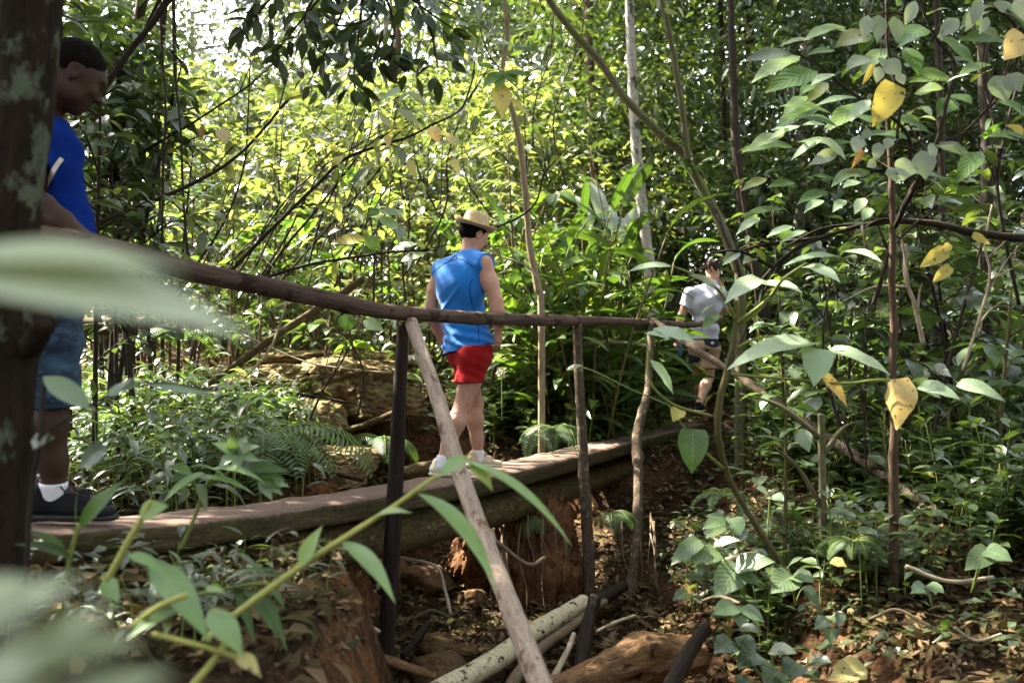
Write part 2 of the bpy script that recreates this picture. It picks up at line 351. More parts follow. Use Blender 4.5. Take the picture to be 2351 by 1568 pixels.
# leaf palettes
M['leaf_mid'] = leaf_mat('leaf_mid_green', [(0, (.009, .021, .009)), (.45, (.020, .042, .016)), (.8, (.044, .074, .025)), (.95, (.12, .14, .04)), (1, (.36, .28, .05))], trans=.26, rough=.28, spec=1.0)
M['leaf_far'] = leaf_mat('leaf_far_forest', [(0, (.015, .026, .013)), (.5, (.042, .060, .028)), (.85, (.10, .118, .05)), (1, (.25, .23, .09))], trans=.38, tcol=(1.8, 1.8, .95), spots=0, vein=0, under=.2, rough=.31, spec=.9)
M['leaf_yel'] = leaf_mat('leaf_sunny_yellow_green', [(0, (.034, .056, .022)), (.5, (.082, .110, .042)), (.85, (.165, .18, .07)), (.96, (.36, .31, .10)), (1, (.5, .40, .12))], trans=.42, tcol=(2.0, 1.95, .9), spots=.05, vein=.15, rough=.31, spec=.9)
M['leaf_deep'] = leaf_mat('leaf_shade_deep_green', [(0, (.013, .026, .011)), (.5, (.030, .054, .022)), (.9, (.065, .092, .036)), (1, (.16, .16, .05))], trans=.25, rough=.30, spec=.8, spots=0, vein=.1, under=.2)  # coloured darker than the sunlit leaves to stand in for shade
M['leaf_dark'] = leaf_mat('leaf_dark_glossy', [(0, (.008, .018, .007)), (.6, (.014, .030, .011)), (1, (.028, .05, .016))], rough=.38, spec=.22, trans=.18, spots=0, vein=.15)
M['leaf_pale'] = leaf_mat('leaf_sheen_pale_broad', [(0, (.16, .235, .14)), (.5, (.25, .34, .21)), (1, (.36, .44, .29))], rough=.38, trans=.3, spots=.08, vein=.22, spec=.6)  # pale tone stands in for skylight sheen on the leaf tops
M['leaf_fresh'] = leaf_mat('leaf_fresh_broad', [(0, (.035, .085, .02)), (.6, (.065, .135, .03)), (.9, (.12, .18, .04)), (1, (.2, .24, .05))], rough=.36, trans=.46, spots=.1, vein=.25)
M['leaf_quilt'] = leaf_mat('leaf_silvery_quilted', [(0, (.10, .13, .10)), (.5, (.23, .26, .21)), (1, (.34, .36, .31))], rough=.35, trans=.18, spots=0, vein=-.0, nvein=9, spec=.7)
M['leaf_yellow'] = leaf_mat('leaf_yellowed', [(0, (.40, .33, .07)), (.5, (.48, .40, .11)), (1, (.55, .47, .19))], rough=.5, trans=.4, tcol=(1.2, 1.1, .6), spots=.35, vein=.1)
M['leaf_dead'] = leaf_mat('leaf_withered', [(0, (.60, .50, .26)), (.5, (.62, .44, .14)), (1, (.35, .18, .06))], rough=.6, trans=.3, tcol=(1.2, 1.05, .7), spots=.5, vein=.1, spotcol=(.12, .06, .03))
M['leaf_grass'] = leaf_mat('leaf_lance_green', [(0, (.12, .22, .07)), (.5, (.22, .34, .13)), (.9, (.29, .38, .14)), (1, (.40, .38, .10))], rough=.42, trans=.36, spots=.1, vein=.3, nvein=2)
M['leaf_strap'] = leaf_mat('leaf_ginger_strap', [(0, (.018, .045, .012)), (.5, (.04, .085, .02)), (.85, (.11, .155, .03)), (1, (.26, .27, .05))], rough=.30, trans=.26, spots=.02, vein=.3, nvein=26)
M['leaf_fern'] = leaf_mat('leaf_fern', [(0, (.05, .11, .03)), (1, (.09, .16, .05))], trans=.35, spots=0, vein=.1)
M['leaf_sage'] = leaf_mat('leaf_sage', [(0, (.060, .105, .055)), (.6, (.085, .135, .070)), (.93, (.11, .16, .07)), (1, (.2, .24, .06))], rough=.4, trans=.3, spots=.12, vein=.3, spec=.5)
M['leaf_blur'] = leaf_mat('leaf_downy_grey_green', [(0, (.27, .32, .18)), (.5, (.38, .43, .27)), (1, (.50, .55, .40))], rough=.5, trans=.35, tcol=(1.2, 1.25, .9), spots=0, vein=.3)
M['litter'] = leaf_mat('leaf_litter_brown', [(0, (.014, .008, .005)), (.4, (.055, .030, .017)), (.7, (.125, .070, .040)), (.9, (.22, .135, .085)), (.985, (.24, .17, .11)), (1, (.4, .25, .05))], rough=.8, trans=.12, tcol=(1.2, .9, .5), spots=.2, vein=.12, under=.3, spec=.08)
# wood
M['bark_dark'] = bark_mat('bark_dark', (.010, .008, .006), (.055, .042, .030))
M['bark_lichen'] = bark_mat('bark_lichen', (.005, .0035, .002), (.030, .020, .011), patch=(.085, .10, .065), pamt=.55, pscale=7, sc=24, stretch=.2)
M['bark_white'] = bark_mat('bark_white', (.12, .105, .085), (.38, .35, .30), patch=(.05, .05, .03), pamt=.6, pscale=7, bump=.3, sc=12, stretch=1.6)
M['bark_tan'] = bark_mat('bark_tan', (.13, .095, .055), (.36, .28, .18), bump=.35)
M['bark_brown'] = bark_mat('bark_brown', (.035, .022, .014), (.13, .085, .055))
M['bark_moss'] = bark_mat('bark_mossy', (.045, .038, .024), (.20, .17, .11), moss=(.10, .12, .03), mamt=.75)
M['rail'] = bark_mat('rail_wood', (.012, .008, .006), (.17, .11, .08), patch=(.035, .02, .012), pamt=.5, pscale=12, sc=46, stretch=.05, bump=1.0)
M['post_dark'] = bark_mat('post_dark_wood', (.004, .003, .003), (.050, .036, .026), sc=40, stretch=.06, bump=1.0)
M['stick_pale'] = bark_mat('peeled_stick', (.11, .075, .052), (.44, .345, .265), patch=(.13, .075, .05), pamt=.45, pscale=16, sc=34, stretch=.12, bump=.7)
M['post_bark'] = bark_mat('post_bark', (.018, .012, .008), (.15, .11, .072), patch=(.27, .22, .145), pamt=.32, pscale=26, sc=48, stretch=.8, bump=1.0)
M['log_moss'] = bark_mat('mossy_log', (.010, .007, .004), (.13, .085, .045), moss=(.075, .07, .016), mamt=.7, patch=(.2, .15, .09), pamt=.2, pscale=20, sc=34, stretch=.5, bump=1.0)
M['log_white'] = bark_mat('papery_log', (.36, .29, .17), (.72, .63, .42), patch=(.03, .022, .015), pamt=.42, pscale=20, bump=.9, sc=24, stretch=2.2)
M['log_rot'] = bark_mat('rotten_log', (.025, .012, .006), (.27, .155, .075), patch=(.03, .016, .009), pamt=.4, pscale=9, sc=26, stretch=.16, bump=1.0)
M['twig'] = bark_mat('twig', (.05, .035, .022), (.22, .16, .10))
M['twig_pale'] = bark_mat('pale_twig', (.20, .15, .10), (.46, .38, .27))
M['stem_green'] = bark_mat('stem_green', (.10, .14, .035), (.24, .27, .07), bump=.15, rough=.5)
M['stem_olive'] = bark_mat('stem_olive', (.035, .035, .014), (.15, .13, .05), bump=.5, rough=.6, sc=40, stretch=.3)
M['stem_yel'] = bark_mat('stem_yellow_green', (.22, .24, .05), (.42, .40, .12), bump=.1, rough=.5)
M['plank'] = plank_mat(); M['ground'] = ground_mat()
M['rock'] = rock_mat('sandstone', (.03, .02, .01), (.14, .098, .045), (.32, .245, .13), .55)
M['stone'] = rock_mat('gully_stone', (.025, .015, .008), (.095, .055, .028), (.20, .125, .068), .15)
M['clay'] = rock_mat('red_clay', (.025, .012, .006), (.11, .05, .022), (.23, .115, .052), .05)
# ------------------------------------------------------------ line of the plank, terrain
BU = unit(V(.457, 1, 0)); BN = V(BU[1], -BU[0], 0)          # along the plank; towards the camera side
def plank_d(px): return 3.301 / (.457 - (px - 1175.5) / F)
pk = []
for px, y in ((30, 1214), (200, 1201), (500, 1176), (784, 1138), (1000, 1102), (1134, 1079), (1334, 1031), (1534, 983), (1580, 971)):
    pk.append(P(px, y, plank_d(px)))
pk = np.array(pk)
def plank_z(x, y):
    d = pk[:, 1]; return float(np.interp(y, d, pk[:, 2]))

BANK = np.array([(-1.6, 3.2, 1.25), (-2.6, 5, 1.3), (-1.7, 5.2, 1.1), (-3.5, 8, 1.45), (-2.2, 10.2, 1.7), (-5, 12, 1.9), (1.4, 4.0, .62), (2.2, 4.5, .70), (2.7, 6, .90),
    (1.9, 6.3, .82), (2.5, 8.8, 1.0), (4.5, 8, 1.0), (1.8, 11.4, 1.0), (2.3, 13, 1.14), (.9, 10.2, 1.12), (0, 12, 1.35), (-1, 14, 1.5), (0, 0, .45), (-1.2, 1.5, .95), (-1.05, 3.0, 1.2), (-1.0, 3.9, 1.05), (1.5, 1.5, .5),
    (6, 14, 1.3), (0, 25, 2.0), (-15, 20, 3.5), (15, 20, 2.5), (0, 45, 5), (-30, 45, 7), (30, 45, 6), (0, -9, 3.5), (0, -16, 8), (-14, -10, 8), (14, -10, 7), (-14, 6, 6), (15, 5, 4.5), (1.2, 7.6, .25), (1.55, 8.7, .4), (2.3, 7.4, .8), (-60, 90, 12), (60, 90, 12), (0, 100, 10)])  # unseen slopes beside and behind the viewer raised to block horizon light
AXIS = np.array([(.4, .5, .3, .4), (.4, 3.4, .14, .5), (.3, 4.5, .08, .62), (-.02, 5.6, .04, .95), (.2, 7, .08, .95), (-.3, 8.4, .25, .75), (-1.2, 9.2, .7, .55), (-2.0, 9.8, 1.2, .3)])
def ground_z(x, y):
    x = np.asarray(x, float); y = np.asarray(y, float); sh = x.shape; p = np.stack([x.ravel(), y.ravel()], 1)
    d2 = ((p[:, None] - BANK[None, :, :2]) ** 2).sum(-1) + .15; wt = d2 ** -1.6
    zb = (wt * BANK[:, 2]).sum(1) / wt.sum(1)
    best = np.full(len(p), 1e9); zf = np.zeros(len(p)); hw = np.ones(len(p))
    for a, b in zip(AXIS[:-1], AXIS[1:]):
        ab = b[:2] - a[:2]; t = np.clip(((p - a[:2]) @ ab) / (ab @ ab), 0, 1); q = a[None] + t[:, None] * (b - a)[None]
        dd = np.linalg.norm(p - q[:, :2], axis=1); k = dd < best; best = np.where(k, dd, best); zf = np.where(k, q[:, 2], zf); hw = np.where(k, q[:, 3], hw)
    wob = .22 * noise3(np.column_stack([p * 1.1, np.zeros(len(p))]), 5, 3)
    t = np.clip((best + wob - hw) / np.where((p[:, 0] > .5) & (p[:, 1] < 7.2), 1.0, .55), 0, 1); t = t * t * (3 - 2 * t)
    z = np.minimum(zb, zf) * (1 - t) + zb * t
    q3 = np.column_stack([p, np.zeros(len(p))])
    z = z + .05 * noise3(q3 * 1.6, 1, 3) + .024 * noise3(q3 * 6.5, 2, 3) + .012 * noise3(q3 * 17, 3, 3) + .05 * (4 * t * (1 - t)) * noise3(q3 * 9, 6, 3)
    e = np.abs(p[:, 0] - (-1.61 + .457 * (p[:, 1] - 3.7))); lim = np.interp(p[:, 1], pk[:, 1], pk[:, 2]) - .13; near = (p[:, 1] > 4.3) & (p[:, 1] < 11.6); k = np.clip((1.15 - e) / .5, 0, 1) * near
    z = np.where(z > lim, z * (1 - k) + lim * k, z)      # the banks stay below the plank
    return z.reshape(sh)
def gz(x, y): return float(ground_z(np.array([x]), np.array([y]))[0])
def _axis(lo, hi, c, n, k):
    s = np.linspace(-1, 1, n); v = np.sinh(s * k) / np.sinh(k); return np.where(v < 0, c + v * (c - lo), c + v * (hi - c))
xs = _axis(-90, 90, 0.2, 340, 4.6); ys = _axis(-40, 120, 6.0, 340, 4.2)
GX, GY = np.meshgrid(xs, ys); GZ = ground_z(GX, GY)
mb = MB(); n0, n1 = GX.shape
i = np.arange(n0 - 1)[:, None] * n1; j = np.arange(n1 - 1)[None]
mb.add(np.stack([GX, GY, GZ], -1), np.stack([i + j, i + j + 1, i + n1 + j + 1, i + n1 + j], -1).reshape(-1, 4))
tag(mb.obj('ground', M['ground']), kind='structure')
def rock(name, mat, c, size, seed, parent=None, flat=1.0, sub=5, rough=.03, vert=1.0):
    "lumpy rock: a subdivided cube blown to a rounded block and roughened"
    import bmesh
    bm = bmesh.new(); bmesh.ops.create_icosphere(bm, subdivisions=sub, radius=1.0); v = np.array([q.co[:] for q in bm.verts]); f = np.array([[q.index for q in p.verts] for p in bm.faces]); bm.free()
    g = np.random.default_rng(seed); 
    v = np.sign(v) * np.abs(v) ** .72
    for k in range(5):     # facets
        d = unit(g.normal(size=3)); lim = g.uniform(.62, .92); s = v @ d; v = v - np.outer(np.maximum(s - lim, 0) * .8, d)
    v = v * (1 + .10 * noise3(v * 2.0, seed, 3)[:, None] + .05 * noise3(v * 7, seed + 1, 3)[:, None])
    nv = v * V(1, 1, vert); v = v * (1 + rough * noise3(nv * 14, seed + 2, 4)[:, None] + rough * .6 * noise3(nv * 33, seed + 3, 3)[:, None])
    a = g.uniform(0, 6.28); R = np.array([[math.cos(a), -math.sin(a), 0], [math.sin(a), math.cos(a), 0], [0, 0, 1]])
    v = (v * np.asarray(size)) @ R.T
    m = MB(); m.add(v + np.asarray(c), f, v); return m
# ------------------------------------------------------------ bridge, railing, fallen wood, stones
def sweep_box(mb, pts, w, h, n, seed, nr=7):
    "squared timber with worn uneven edges, top face on pts"
    c = spline(pts, n); tn = unit(np.gradient(c, axis=0)); S = unit(np.cross(tn, V(0, 0, 1))); U = np.cross(S, tn)
    L = np.concatenate([[0], np.cumsum(np.linalg.norm(np.diff(c, axis=0), axis=1))])
    sec = []
    for k in range(nr): sec.append((-.5 + k / (nr - 1), 0))
    for k in range(1, 5): sec.append((.5, -k / 4))
    for k in range(1, nr): sec.append((.5 - k / (nr - 1), -1))
    for k in range(1, 4): sec.append((-.5, -1 + k / 4))
    sec = np.array(sec); m = len(sec)
    corner = (np.abs(np.abs(sec[:, 0]) - .5) < 1e-6) & ((sec[:, 1] > -1e-6) | (sec[:, 1] < -.999))
    sec[corner] *= V(.972, 1)[None]; sec[corner, 1] += np.where(sec[corner, 1] > -.5, -.07, .07)
    loc = np.stack([np.broadcast_to(sec[None, :, 0] * w, (n, m)), np.broadcast_to(sec[None, :, 1] * h, (n, m)), np.repeat(L[:, None], m, 1)], -1)
    nz = noise3((loc * V(3, 5, 2.2)).reshape(-1, 3), seed, 3).reshape(n, m); n2 = noise3((loc * V(9, 14, 6)).reshape(-1, 3), seed + 3, 2).reshape(n, m)
    side = np.abs(sec[None, :, 0]) > .45
    X = loc[..., 0] + np.where(side, np.sign(loc[..., 0]) * (.014 * nz + .008 * n2), 0); Y = loc[..., 1] + np.where(side, .010 * n2, .004 * nz + .002 * n2)
    v = c[:, None] + S[:, None] * X[..., None] + U[:, None] * Y[..., None]
    i = np.arange(n - 1)[:, None] * m; j = np.arange(m)[None]; j2 = (j + 1) % m
    off = mb.n; mb.add(v.reshape(-1, 3), np.stack([i + j2, i + j, i + m + j, i + m + j2], -1).reshape(-1, 4), loc.reshape(-1, 3))
    for row in (0, n - 1):
        k = mb.n; mb.add(v[row].mean(0)[None], np.zeros((0, 3), int), loc[row].mean(0)[None]); jj = np.arange(m); b = off + row * m
        mb.f.append(np.stack([np.full(m, k), b + jj, b + (jj + 1) % m], -1) if row == 0 else np.stack([np.full(m, k), b + (jj + 1) % m, b + jj], -1))
br = thing('footbridge', 'narrow weathered plank footbridge crossing the gully, worn flat on top with mossy sides', 'footbridge', pk[4])
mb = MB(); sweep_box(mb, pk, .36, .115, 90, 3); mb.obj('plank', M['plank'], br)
mb = MB(); bl = np.array([p + BN * .03 + V(0, 0, -.225 - .01 * k) for k, p in enumerate(pk)]); bl[0] += V(0, 0, -.05)
tube(mb, bl, [.125, .125, .122, .118, .112, .108, .1, .095, .09], 90, 18, .06, 4); mb.obj('support_log', M['log_moss'], br)
mb = MB(); bl = np.array([p - BN * .13 + V(0, 0, -.20) for p in pk[1:]]); tube(mb, bl, .085, 60, 14, .06, 5); mb.obj('support_log', M['log_moss'], br)
# handrail pole
def rail_d(px): return 2.971 / (.457 - (px - 1175.5) / F)
rp = []
for px, y in ((-60, 533), (80, 543), (240, 569), (450, 625), (600, 656), (740, 686), (850, 710), (930, 720), (1130, 732), (1330, 737), (1420, 739), (1500, 742), (1590, 746), (1655, 733)):
    rp.append(P(px, y, rail_d(px)))
mb = MB(); tube(mb, rp, [.038, .038, .039, .040, .041, .042, .041, .040, .039, .041, .036, .035, .034, .037], 150, 16, .07, 8,
    knots=((.335, 1.6, .012, .05), (.66, 1.7, .013, .06), (.46, 1.5, .006, .05), (.2, 1.2, .008, .04), (.93, 1.5, .008, .05)))
o = mb.obj('handrail_pole', M['rail'], origin=rp[6]); tag(o, 'long smooth brown wooden pole serving as the bridge handrail, held by the man at left', 'handrail')
def pole(name, mat, pts, r, label, cat, n=40, sides=12, rough=.07, seed=1, knots=(), group=None):
    m = MB(); tube(m, pts, r, n, sides, rough, seed, knots=knots); o = m.obj(name, mat, origin=pts[-1]); return tag(o, label, cat, group)
G_ = 'posts and braces of the bridge railing'
RD = rail_d
pole('rail_post', M['post_dark'], [P(926, 740, 5.27), P(918, 900, 5.24), P(907, 1120, 5.22), P(896, 1330, 5.2), P(878, 1600, 5.18), P(870, 1700, 5.17)], [.030, .037, .042, .044, .042, .042], 'nearly black thick upright post standing left of the man in red shorts', 'post', 60, 12, .06, 11, group=G_)
pole('brace_stick', M['stick_pale'], [P(944, 741, 5.22), P(1000, 900, 4.75), P(1048, 1060, 4.3), P(1108, 1230, 3.85), P(1170, 1390, 3.4), P(1240, 1570, 2.95), P(1300, 1740, 2.5)], [.034, .036, .037, .037, .037, .037, .036], 'pale peeled stick leaning from the rail down towards the viewer', 'brace', 90, 16, .07, 12, knots=((.1, .5, .012, .03), (.36, 2, .012, .03), (.55, 3.9, .014, .03), (.72, 1.2, .012, .03)), group=G_)
pole('rail_post', M['post_bark'], [P(1325, 741, 7.58), P(1331, 900, 7.5), P(1341, 1080, 7.42), P(1350, 1250, 7.35), P(1354, 1390, 7.3), P(1354, 1440, 7.3)], [.034, .036, .040, .044, .048, .05], 'rough brown bark post right of the red shorts man, straight and upright', 'post', 60, 12, .07, 13, knots=((.3, .5, .008, .03), (.5, 2, .01, .04), (.75, 5, .01, .04)), group=G_)
pole('rail_post', M['post_bark'], [P(1496, 742, 9.2), P(1490, 840, 8.9), P(1486, 905, 8.7), P(1463, 1000, 8.4), P(1466, 1100, 8.1), P(1462, 1230, 7.8), P(1448, 1370, 7.5), P(1440, 1450, 7.35)], [.032, .033, .034, .044, .041, .042, .042, .042], 'crooked grey brown post with a bend, farthest right under the handrail', 'post', 70, 12, .09, 14, knots=((.33, 1, .02, .05), (.5, 3, .02, .05)), group=G_)
pole('brace_pole', M['post_bark'], [P(1500, 735, 9.25), P(1567, 782, 8.9), P(1687, 859, 8.3), P(1767, 914, 7.9), P(1887, 994, 7.35), P(2027, 1089, 6.65), P(2200, 1207, 5.85)], [.028, .029, .030, .031, .032, .034, .034], 'long straight pole sloping from the rail end down to the dark stump at right', 'brace', 70, 12, .06, 15, knots=((.55, 1, .012, .05), (.35, 4, .01, .05)), group=G_)
# fallen wood in the gully
pole('fallen_log', M['log_white'], [P(1340, 1385, 6.5), P(1230, 1450, 6.0), P(1130, 1520, 5.4), P(1000, 1590, 4.9)], [.060, .062, .062, .060], 'yellowish white papery barked log lying in the gully under the brace stick', 'log', 60, 16, .07, 21)
pole('fallen_log', M['post_dark'], [P(1350, 1392, 6.7), P(1390, 1368, 6.95), P(1432, 1345, 7.2)], [.05, .05, .04], 'short blackened log end behind the straight bark post', 'log', 24, 12, .1, 22)
pole('fallen_log', M['log_rot'], [P(1250, 1600, 4.9), P(1380, 1550, 5.05), P(1480, 1525, 5.2), P(1600, 1500, 5.4)], [.09, .11, .125, .10], 'big rotten orange log crumbling at the bottom of the gully', 'log', 110, 40, .30, 23)
pole('broken_branch', M['post_dark'], [P(1365, 1375, 6.3), P(1345, 1450, 6.0), P(1330, 1570, 5.6)], [.04, .043, .046], 'dark upright broken branch below the straight bark post', 'branch', 30, 12, .12, 24)
pole('broken_branch', M['twig'], [P(1390, 1380, 6.4), P(1310, 1440, 6.0), P(1230, 1500, 5.6), P(1160, 1590, 5.1)], [.022, .03, .035, .034], 'grey brown broken branch lying against the papery white log', 'branch', 40, 10, .12, 25)
pole('broken_branch', M['twig_pale'], [P(1318, 1455, 5.7), P(1300, 1500, 5.5), P(1262, 1570, 5.2)], [.014, .018, .02], 'short pale stripped branch standing between the rotten and white logs', 'branch', 20, 8, .15, 26)
pole('broken_branch', M['post_dark'], [P(1620, 1440, 4.9), P(1580, 1500, 4.7), P(1535, 1585, 4.4)], [.03, .036, .038], 'dark charred branch leaning beside the end of the rotten log', 'branch', 30, 10, .12, 27)
pole('broken_branch', M['log_rot'], [P(700, 1463, 5.0), P(790, 1490, 5.0), P(900, 1520, 5.0), P(1000, 1555, 5.0)], [.02, .026, .03, .02], 'flat tan strip of broken wood among the stones on the gully floor', 'branch', 30, 10, .2, 28)
pole('broken_branch', M['post_dark'], [P(985, 1430, 6.2), P(955, 1470, 6.0), P(925, 1505, 5.8)], [.02, .026, .02], 'short black stick lying on leaf litter behind the dark post', 'branch', 16, 8, .2, 29)
pole('broken_branch', M['twig_pale'], [P(1458, 1413, 6.2), P(1410, 1430, 6.1), P(1368, 1450, 6.0)], [.012, .012, .01], 'thin pale broken twig beside the dark upright branch', 'branch', 16, 7, .2, 30)
pole('fallen_log', M['log_moss'], [P(1010, 1068, 7.6), P(960, 1078, 7.5), P(925, 1088, 7.45)], [.05, .052, .05], 'short sawn tan log lying behind the plank at the walker\'s heels', 'log', 16, 14, .05, 31)
pole('tree_stump', M['post_dark'], [P(2232, 1168, 5.75), P(2230, 1215, 5.75), P(2226, 1275, 5.7)], [.075, .078, .10], 'short dark rotten stump at the foot of the sloping brace pole', 'stump', 24, 16, .12, 32)
pole('fallen_log', M['log_moss'], [P(180, 752, 9.0), P(330, 745, 9.2), P(450, 738, 9.4)], [.08, .075, .07], 'mossy fallen log lying among ferns behind the man at left', 'log', 40, 14, .12, 33)
pole('fallen_branch', M['twig_pale'], [P(1120, 835, 10.5), P(1210, 810, 10.3), P(1300, 792, 10.1), P(1420, 787, 10), P(1490, 795, 9.8)], [.012, .018, .022, .022, .02], 'thin whitish fallen branch lying across the plants behind the straight bark post', 'branch', 40, 8, .12, 34)
for k, (pts, r, lab) in enumerate([
    ([P(640, 1050, 7.6), P(760, 1000, 7.6), P(840, 975, 7.5), P(905, 948, 7.4)], .024, 'olive brown stick slanting up across the dark hollow behind the dark post'),
    ([P(690, 1078, 6.9), P(760, 1085, 6.9), P(835, 1100, 6.8)], .020, 'straight tan stick lying behind the plank left of the dark post'),
    ([P(480, 885, 7.8), P(560, 825, 7.9), P(650, 760, 8.0), P(760, 690, 8.2), P(835, 640, 8.3)], .032, 'thick straight brown stick slanting up from the ferns towards the handrail'),
    ([P(700, 740, 8.6), P(745, 700, 8.7), P(790, 672, 8.8)], .02, 'short dark stick half hidden under the middle of the handrail')]):
    pole('slanting_stick', M['log_moss'], pts, r, lab, 'stick', 40, 9, .08, 40 + k)
for k, (pts, r) in enumerate([([P(950, 1420, 6), P(990, 1400, 6), P(1035, 1418, 6)], .008), ([P(925, 1155, 5.9), P(935, 1215, 5.9), P(930, 1270, 5.85)], .007), ([P(850, 1268, 6), P(920, 1280, 6.0), P(1000, 1300, 6), P(1020, 1350, 6), P(1035, 1410, 5.9)], .011),
    ([P(1060, 1190, 5.6), P(1130, 1235, 5.6), P(1210, 1295, 5.6), P(1250, 1280, 5.7)], .012), ([P(560, 1260, 4.6), P(700, 1340, 4.7), P(800, 1410, 4.8), P(870, 1450, 4.9)], .012),
    ([P(670, 1330, 4.6), P(760, 1430, 4.7), P(850, 1500, 4.8)], .010), ([P(1600, 1385, 5.2), P(1650, 1370, 5.2), P(1700, 1385, 5.1)], .010), ([P(1660, 1290, 4.9), P(1700, 1278, 4.9), P(1740, 1272, 4.9)], .018), ([P(2080, 1300, 4.6), P(2180, 1335, 4.6), P(2280, 1325, 4.7)], .010), ([P(2000, 1420, 4.2), P(2060, 1400, 4.3), P(2140, 1440, 4.2)], .007), ([P(2190, 1440, 4.2), P(2240, 1470, 4.2), P(2300, 1455, 4.2)], .006)]):
    o = pole('ground_twig', M['twig_pale'] if k % 3 else M['twig'], pts, r, 'thin dry twig lying on the gully or bank', 'twig', 24, 7, .12, 50 + k, group='dry twigs on the ground')
    o['label'] = ['curled twig on litter behind the brace stick', 'thin root-like twig hanging under the plank by the dark post', 'angular tan twig bent downwards behind the dark post', 'forked pale twig right of the brace stick under the bridge', 'long straight twig on the left soil slope, upper of two', 'long straight twig on the left soil slope, lower of two', 'pale twig near the heart shaped leaves on the right bank', 'stubby pale broken twig above the heart shaped leaf cluster', 'curved twig on dark litter right of the yellow leaf', 'thin curled root on soil above the big yellow leaf', 'short thin twig on litter in the lower right corner'][k]
# sandstone ledges behind the bridge
for k, (px, y, d, s, lab) in enumerate([(600, 868, 9.6, (.62, .5, .22), 'broad pale sandstone ledge, upper left of the rocks behind the bridge'), (790, 858, 9.7, (.72, .45, .24), 'large yellow sandstone block with a dark crack, behind the dark post'),
    (660, 985, 8.9, (.55, .42, .36), 'mossy rounded sandstone boulder, lowest of the rocks behind the bridge'), (880, 905, 9.3, (.42, .4, .22), 'tan sandstone lump partly hidden by the dark post'), (550, 1000, 8.7, (.3, .3, .2), 'small pale rock tip among ferns left of the mossy boulder'), (780, 815, 10.6, (.9, .5, .12), 'flat sunlit rock shelf at the back under the handrail'), (760, 1062, 8.1, (.5, .35, .18), 'dark low rock in the hollow behind the plank')]):
    m = rock('boulder', M['rock'], P(px, y + 14, d), np.array(s) * V(1.1, 1, .9), 60 + k, sub=6, rough=.05); tag(m.obj('boulder', M['rock'], origin=P(px, y, d)), lab, 'boulder', 'sandstone rocks behind the bridge')
# clay pillar with roots under the bridge
m = rock('clay_bank', M['clay'], P(1235, 1320, 7.5), (.30, .34, .64), 71, sub=6, rough=.10, vert=.35); o = m.obj('clay_pillar', M['clay'], origin=P(1235, 1320, 7.5)); tag(o, 'orange clay pillar of eroded bank with roots, standing under the bridge', 'clay bank')
m = rock('clay_bank', M['clay'], P(1130, 1235, 7.6), (.34, .34, .36), 72, sub=6, rough=.10, vert=.5); o = m.obj('clay_pillar', M['clay'], origin=P(1130, 1235, 7.6)); tag(o, 'smaller clay lump left of the orange pillar, close under the plank', 'clay bank')
g = np.random.default_rng(33)
RT = MB()
for k in range(26):
    px = g.uniform(1120, 1290) if k < 16 else g.uniform(1380, 1520); y0 = g.uniform(1170, 1230); ln = g.uniform(60, 240); d = 7.05 + g.uniform(-.1, .1) if k < 16 else g.uniform(7.2, 7.8)
    pts = [P(px, y0, d + .2)] + [P(px + g.normal(0, 6) + 4 * q, y0 + ln * q / 3, d - .03 * q) for q in range(1, 4)]
    m = MB(); tube(m, pts, [.007, .006, .005, .002], 12, 5); o = m.obj('hanging_root', M['twig'], origin=pts[0]); tag(o, 'thin brown hanging root' if k < 16 else 'thin root in the dark hollow', 'root', 'roots hanging from the gully bank')
# stones on the gully floor
for k, (px, y, d, s) in enumerate([(700, 1395, 5.2, .13), (760, 1425, 5.3, .1), (640, 1500, 4.8, .12), (690, 1545, 4.9, .1), (790, 1540, 5.2, .09), (1000, 1420, 6.2, .1), (1060, 1425, 6.1, .08), (980, 1300, 7.4, .16), (870, 1290, 7.4, .2), (1010, 1500, 5.6, .16), (930, 1490, 5.5, .09), (840, 1390, 6.0, .11), (660, 1260, 6.6, .18), (755, 1295, 6.5, .14), (940, 1560, 5.2, .10), (880, 1555, 5.25, .07), (700, 1520, 4.9, .06), (610, 1470, 4.6, .07), (1110, 1440, 6.2, .05), (1100, 1330, 7.2, .09)]):
    x, yy = P(px, y, d)[:2]; z = gz(x, yy) + s * .42; sz = (s * 1.25, s, s * .72)
    m = rock('gully_stone', M['stone'], (x, yy, z), sz, 90 + k, sub=4); o = m.obj('gully_stone', M['stone'], origin=(x, yy, z))
    tag(o, 'brown angular gully stone', 'stone', 'stones on the gully floor')
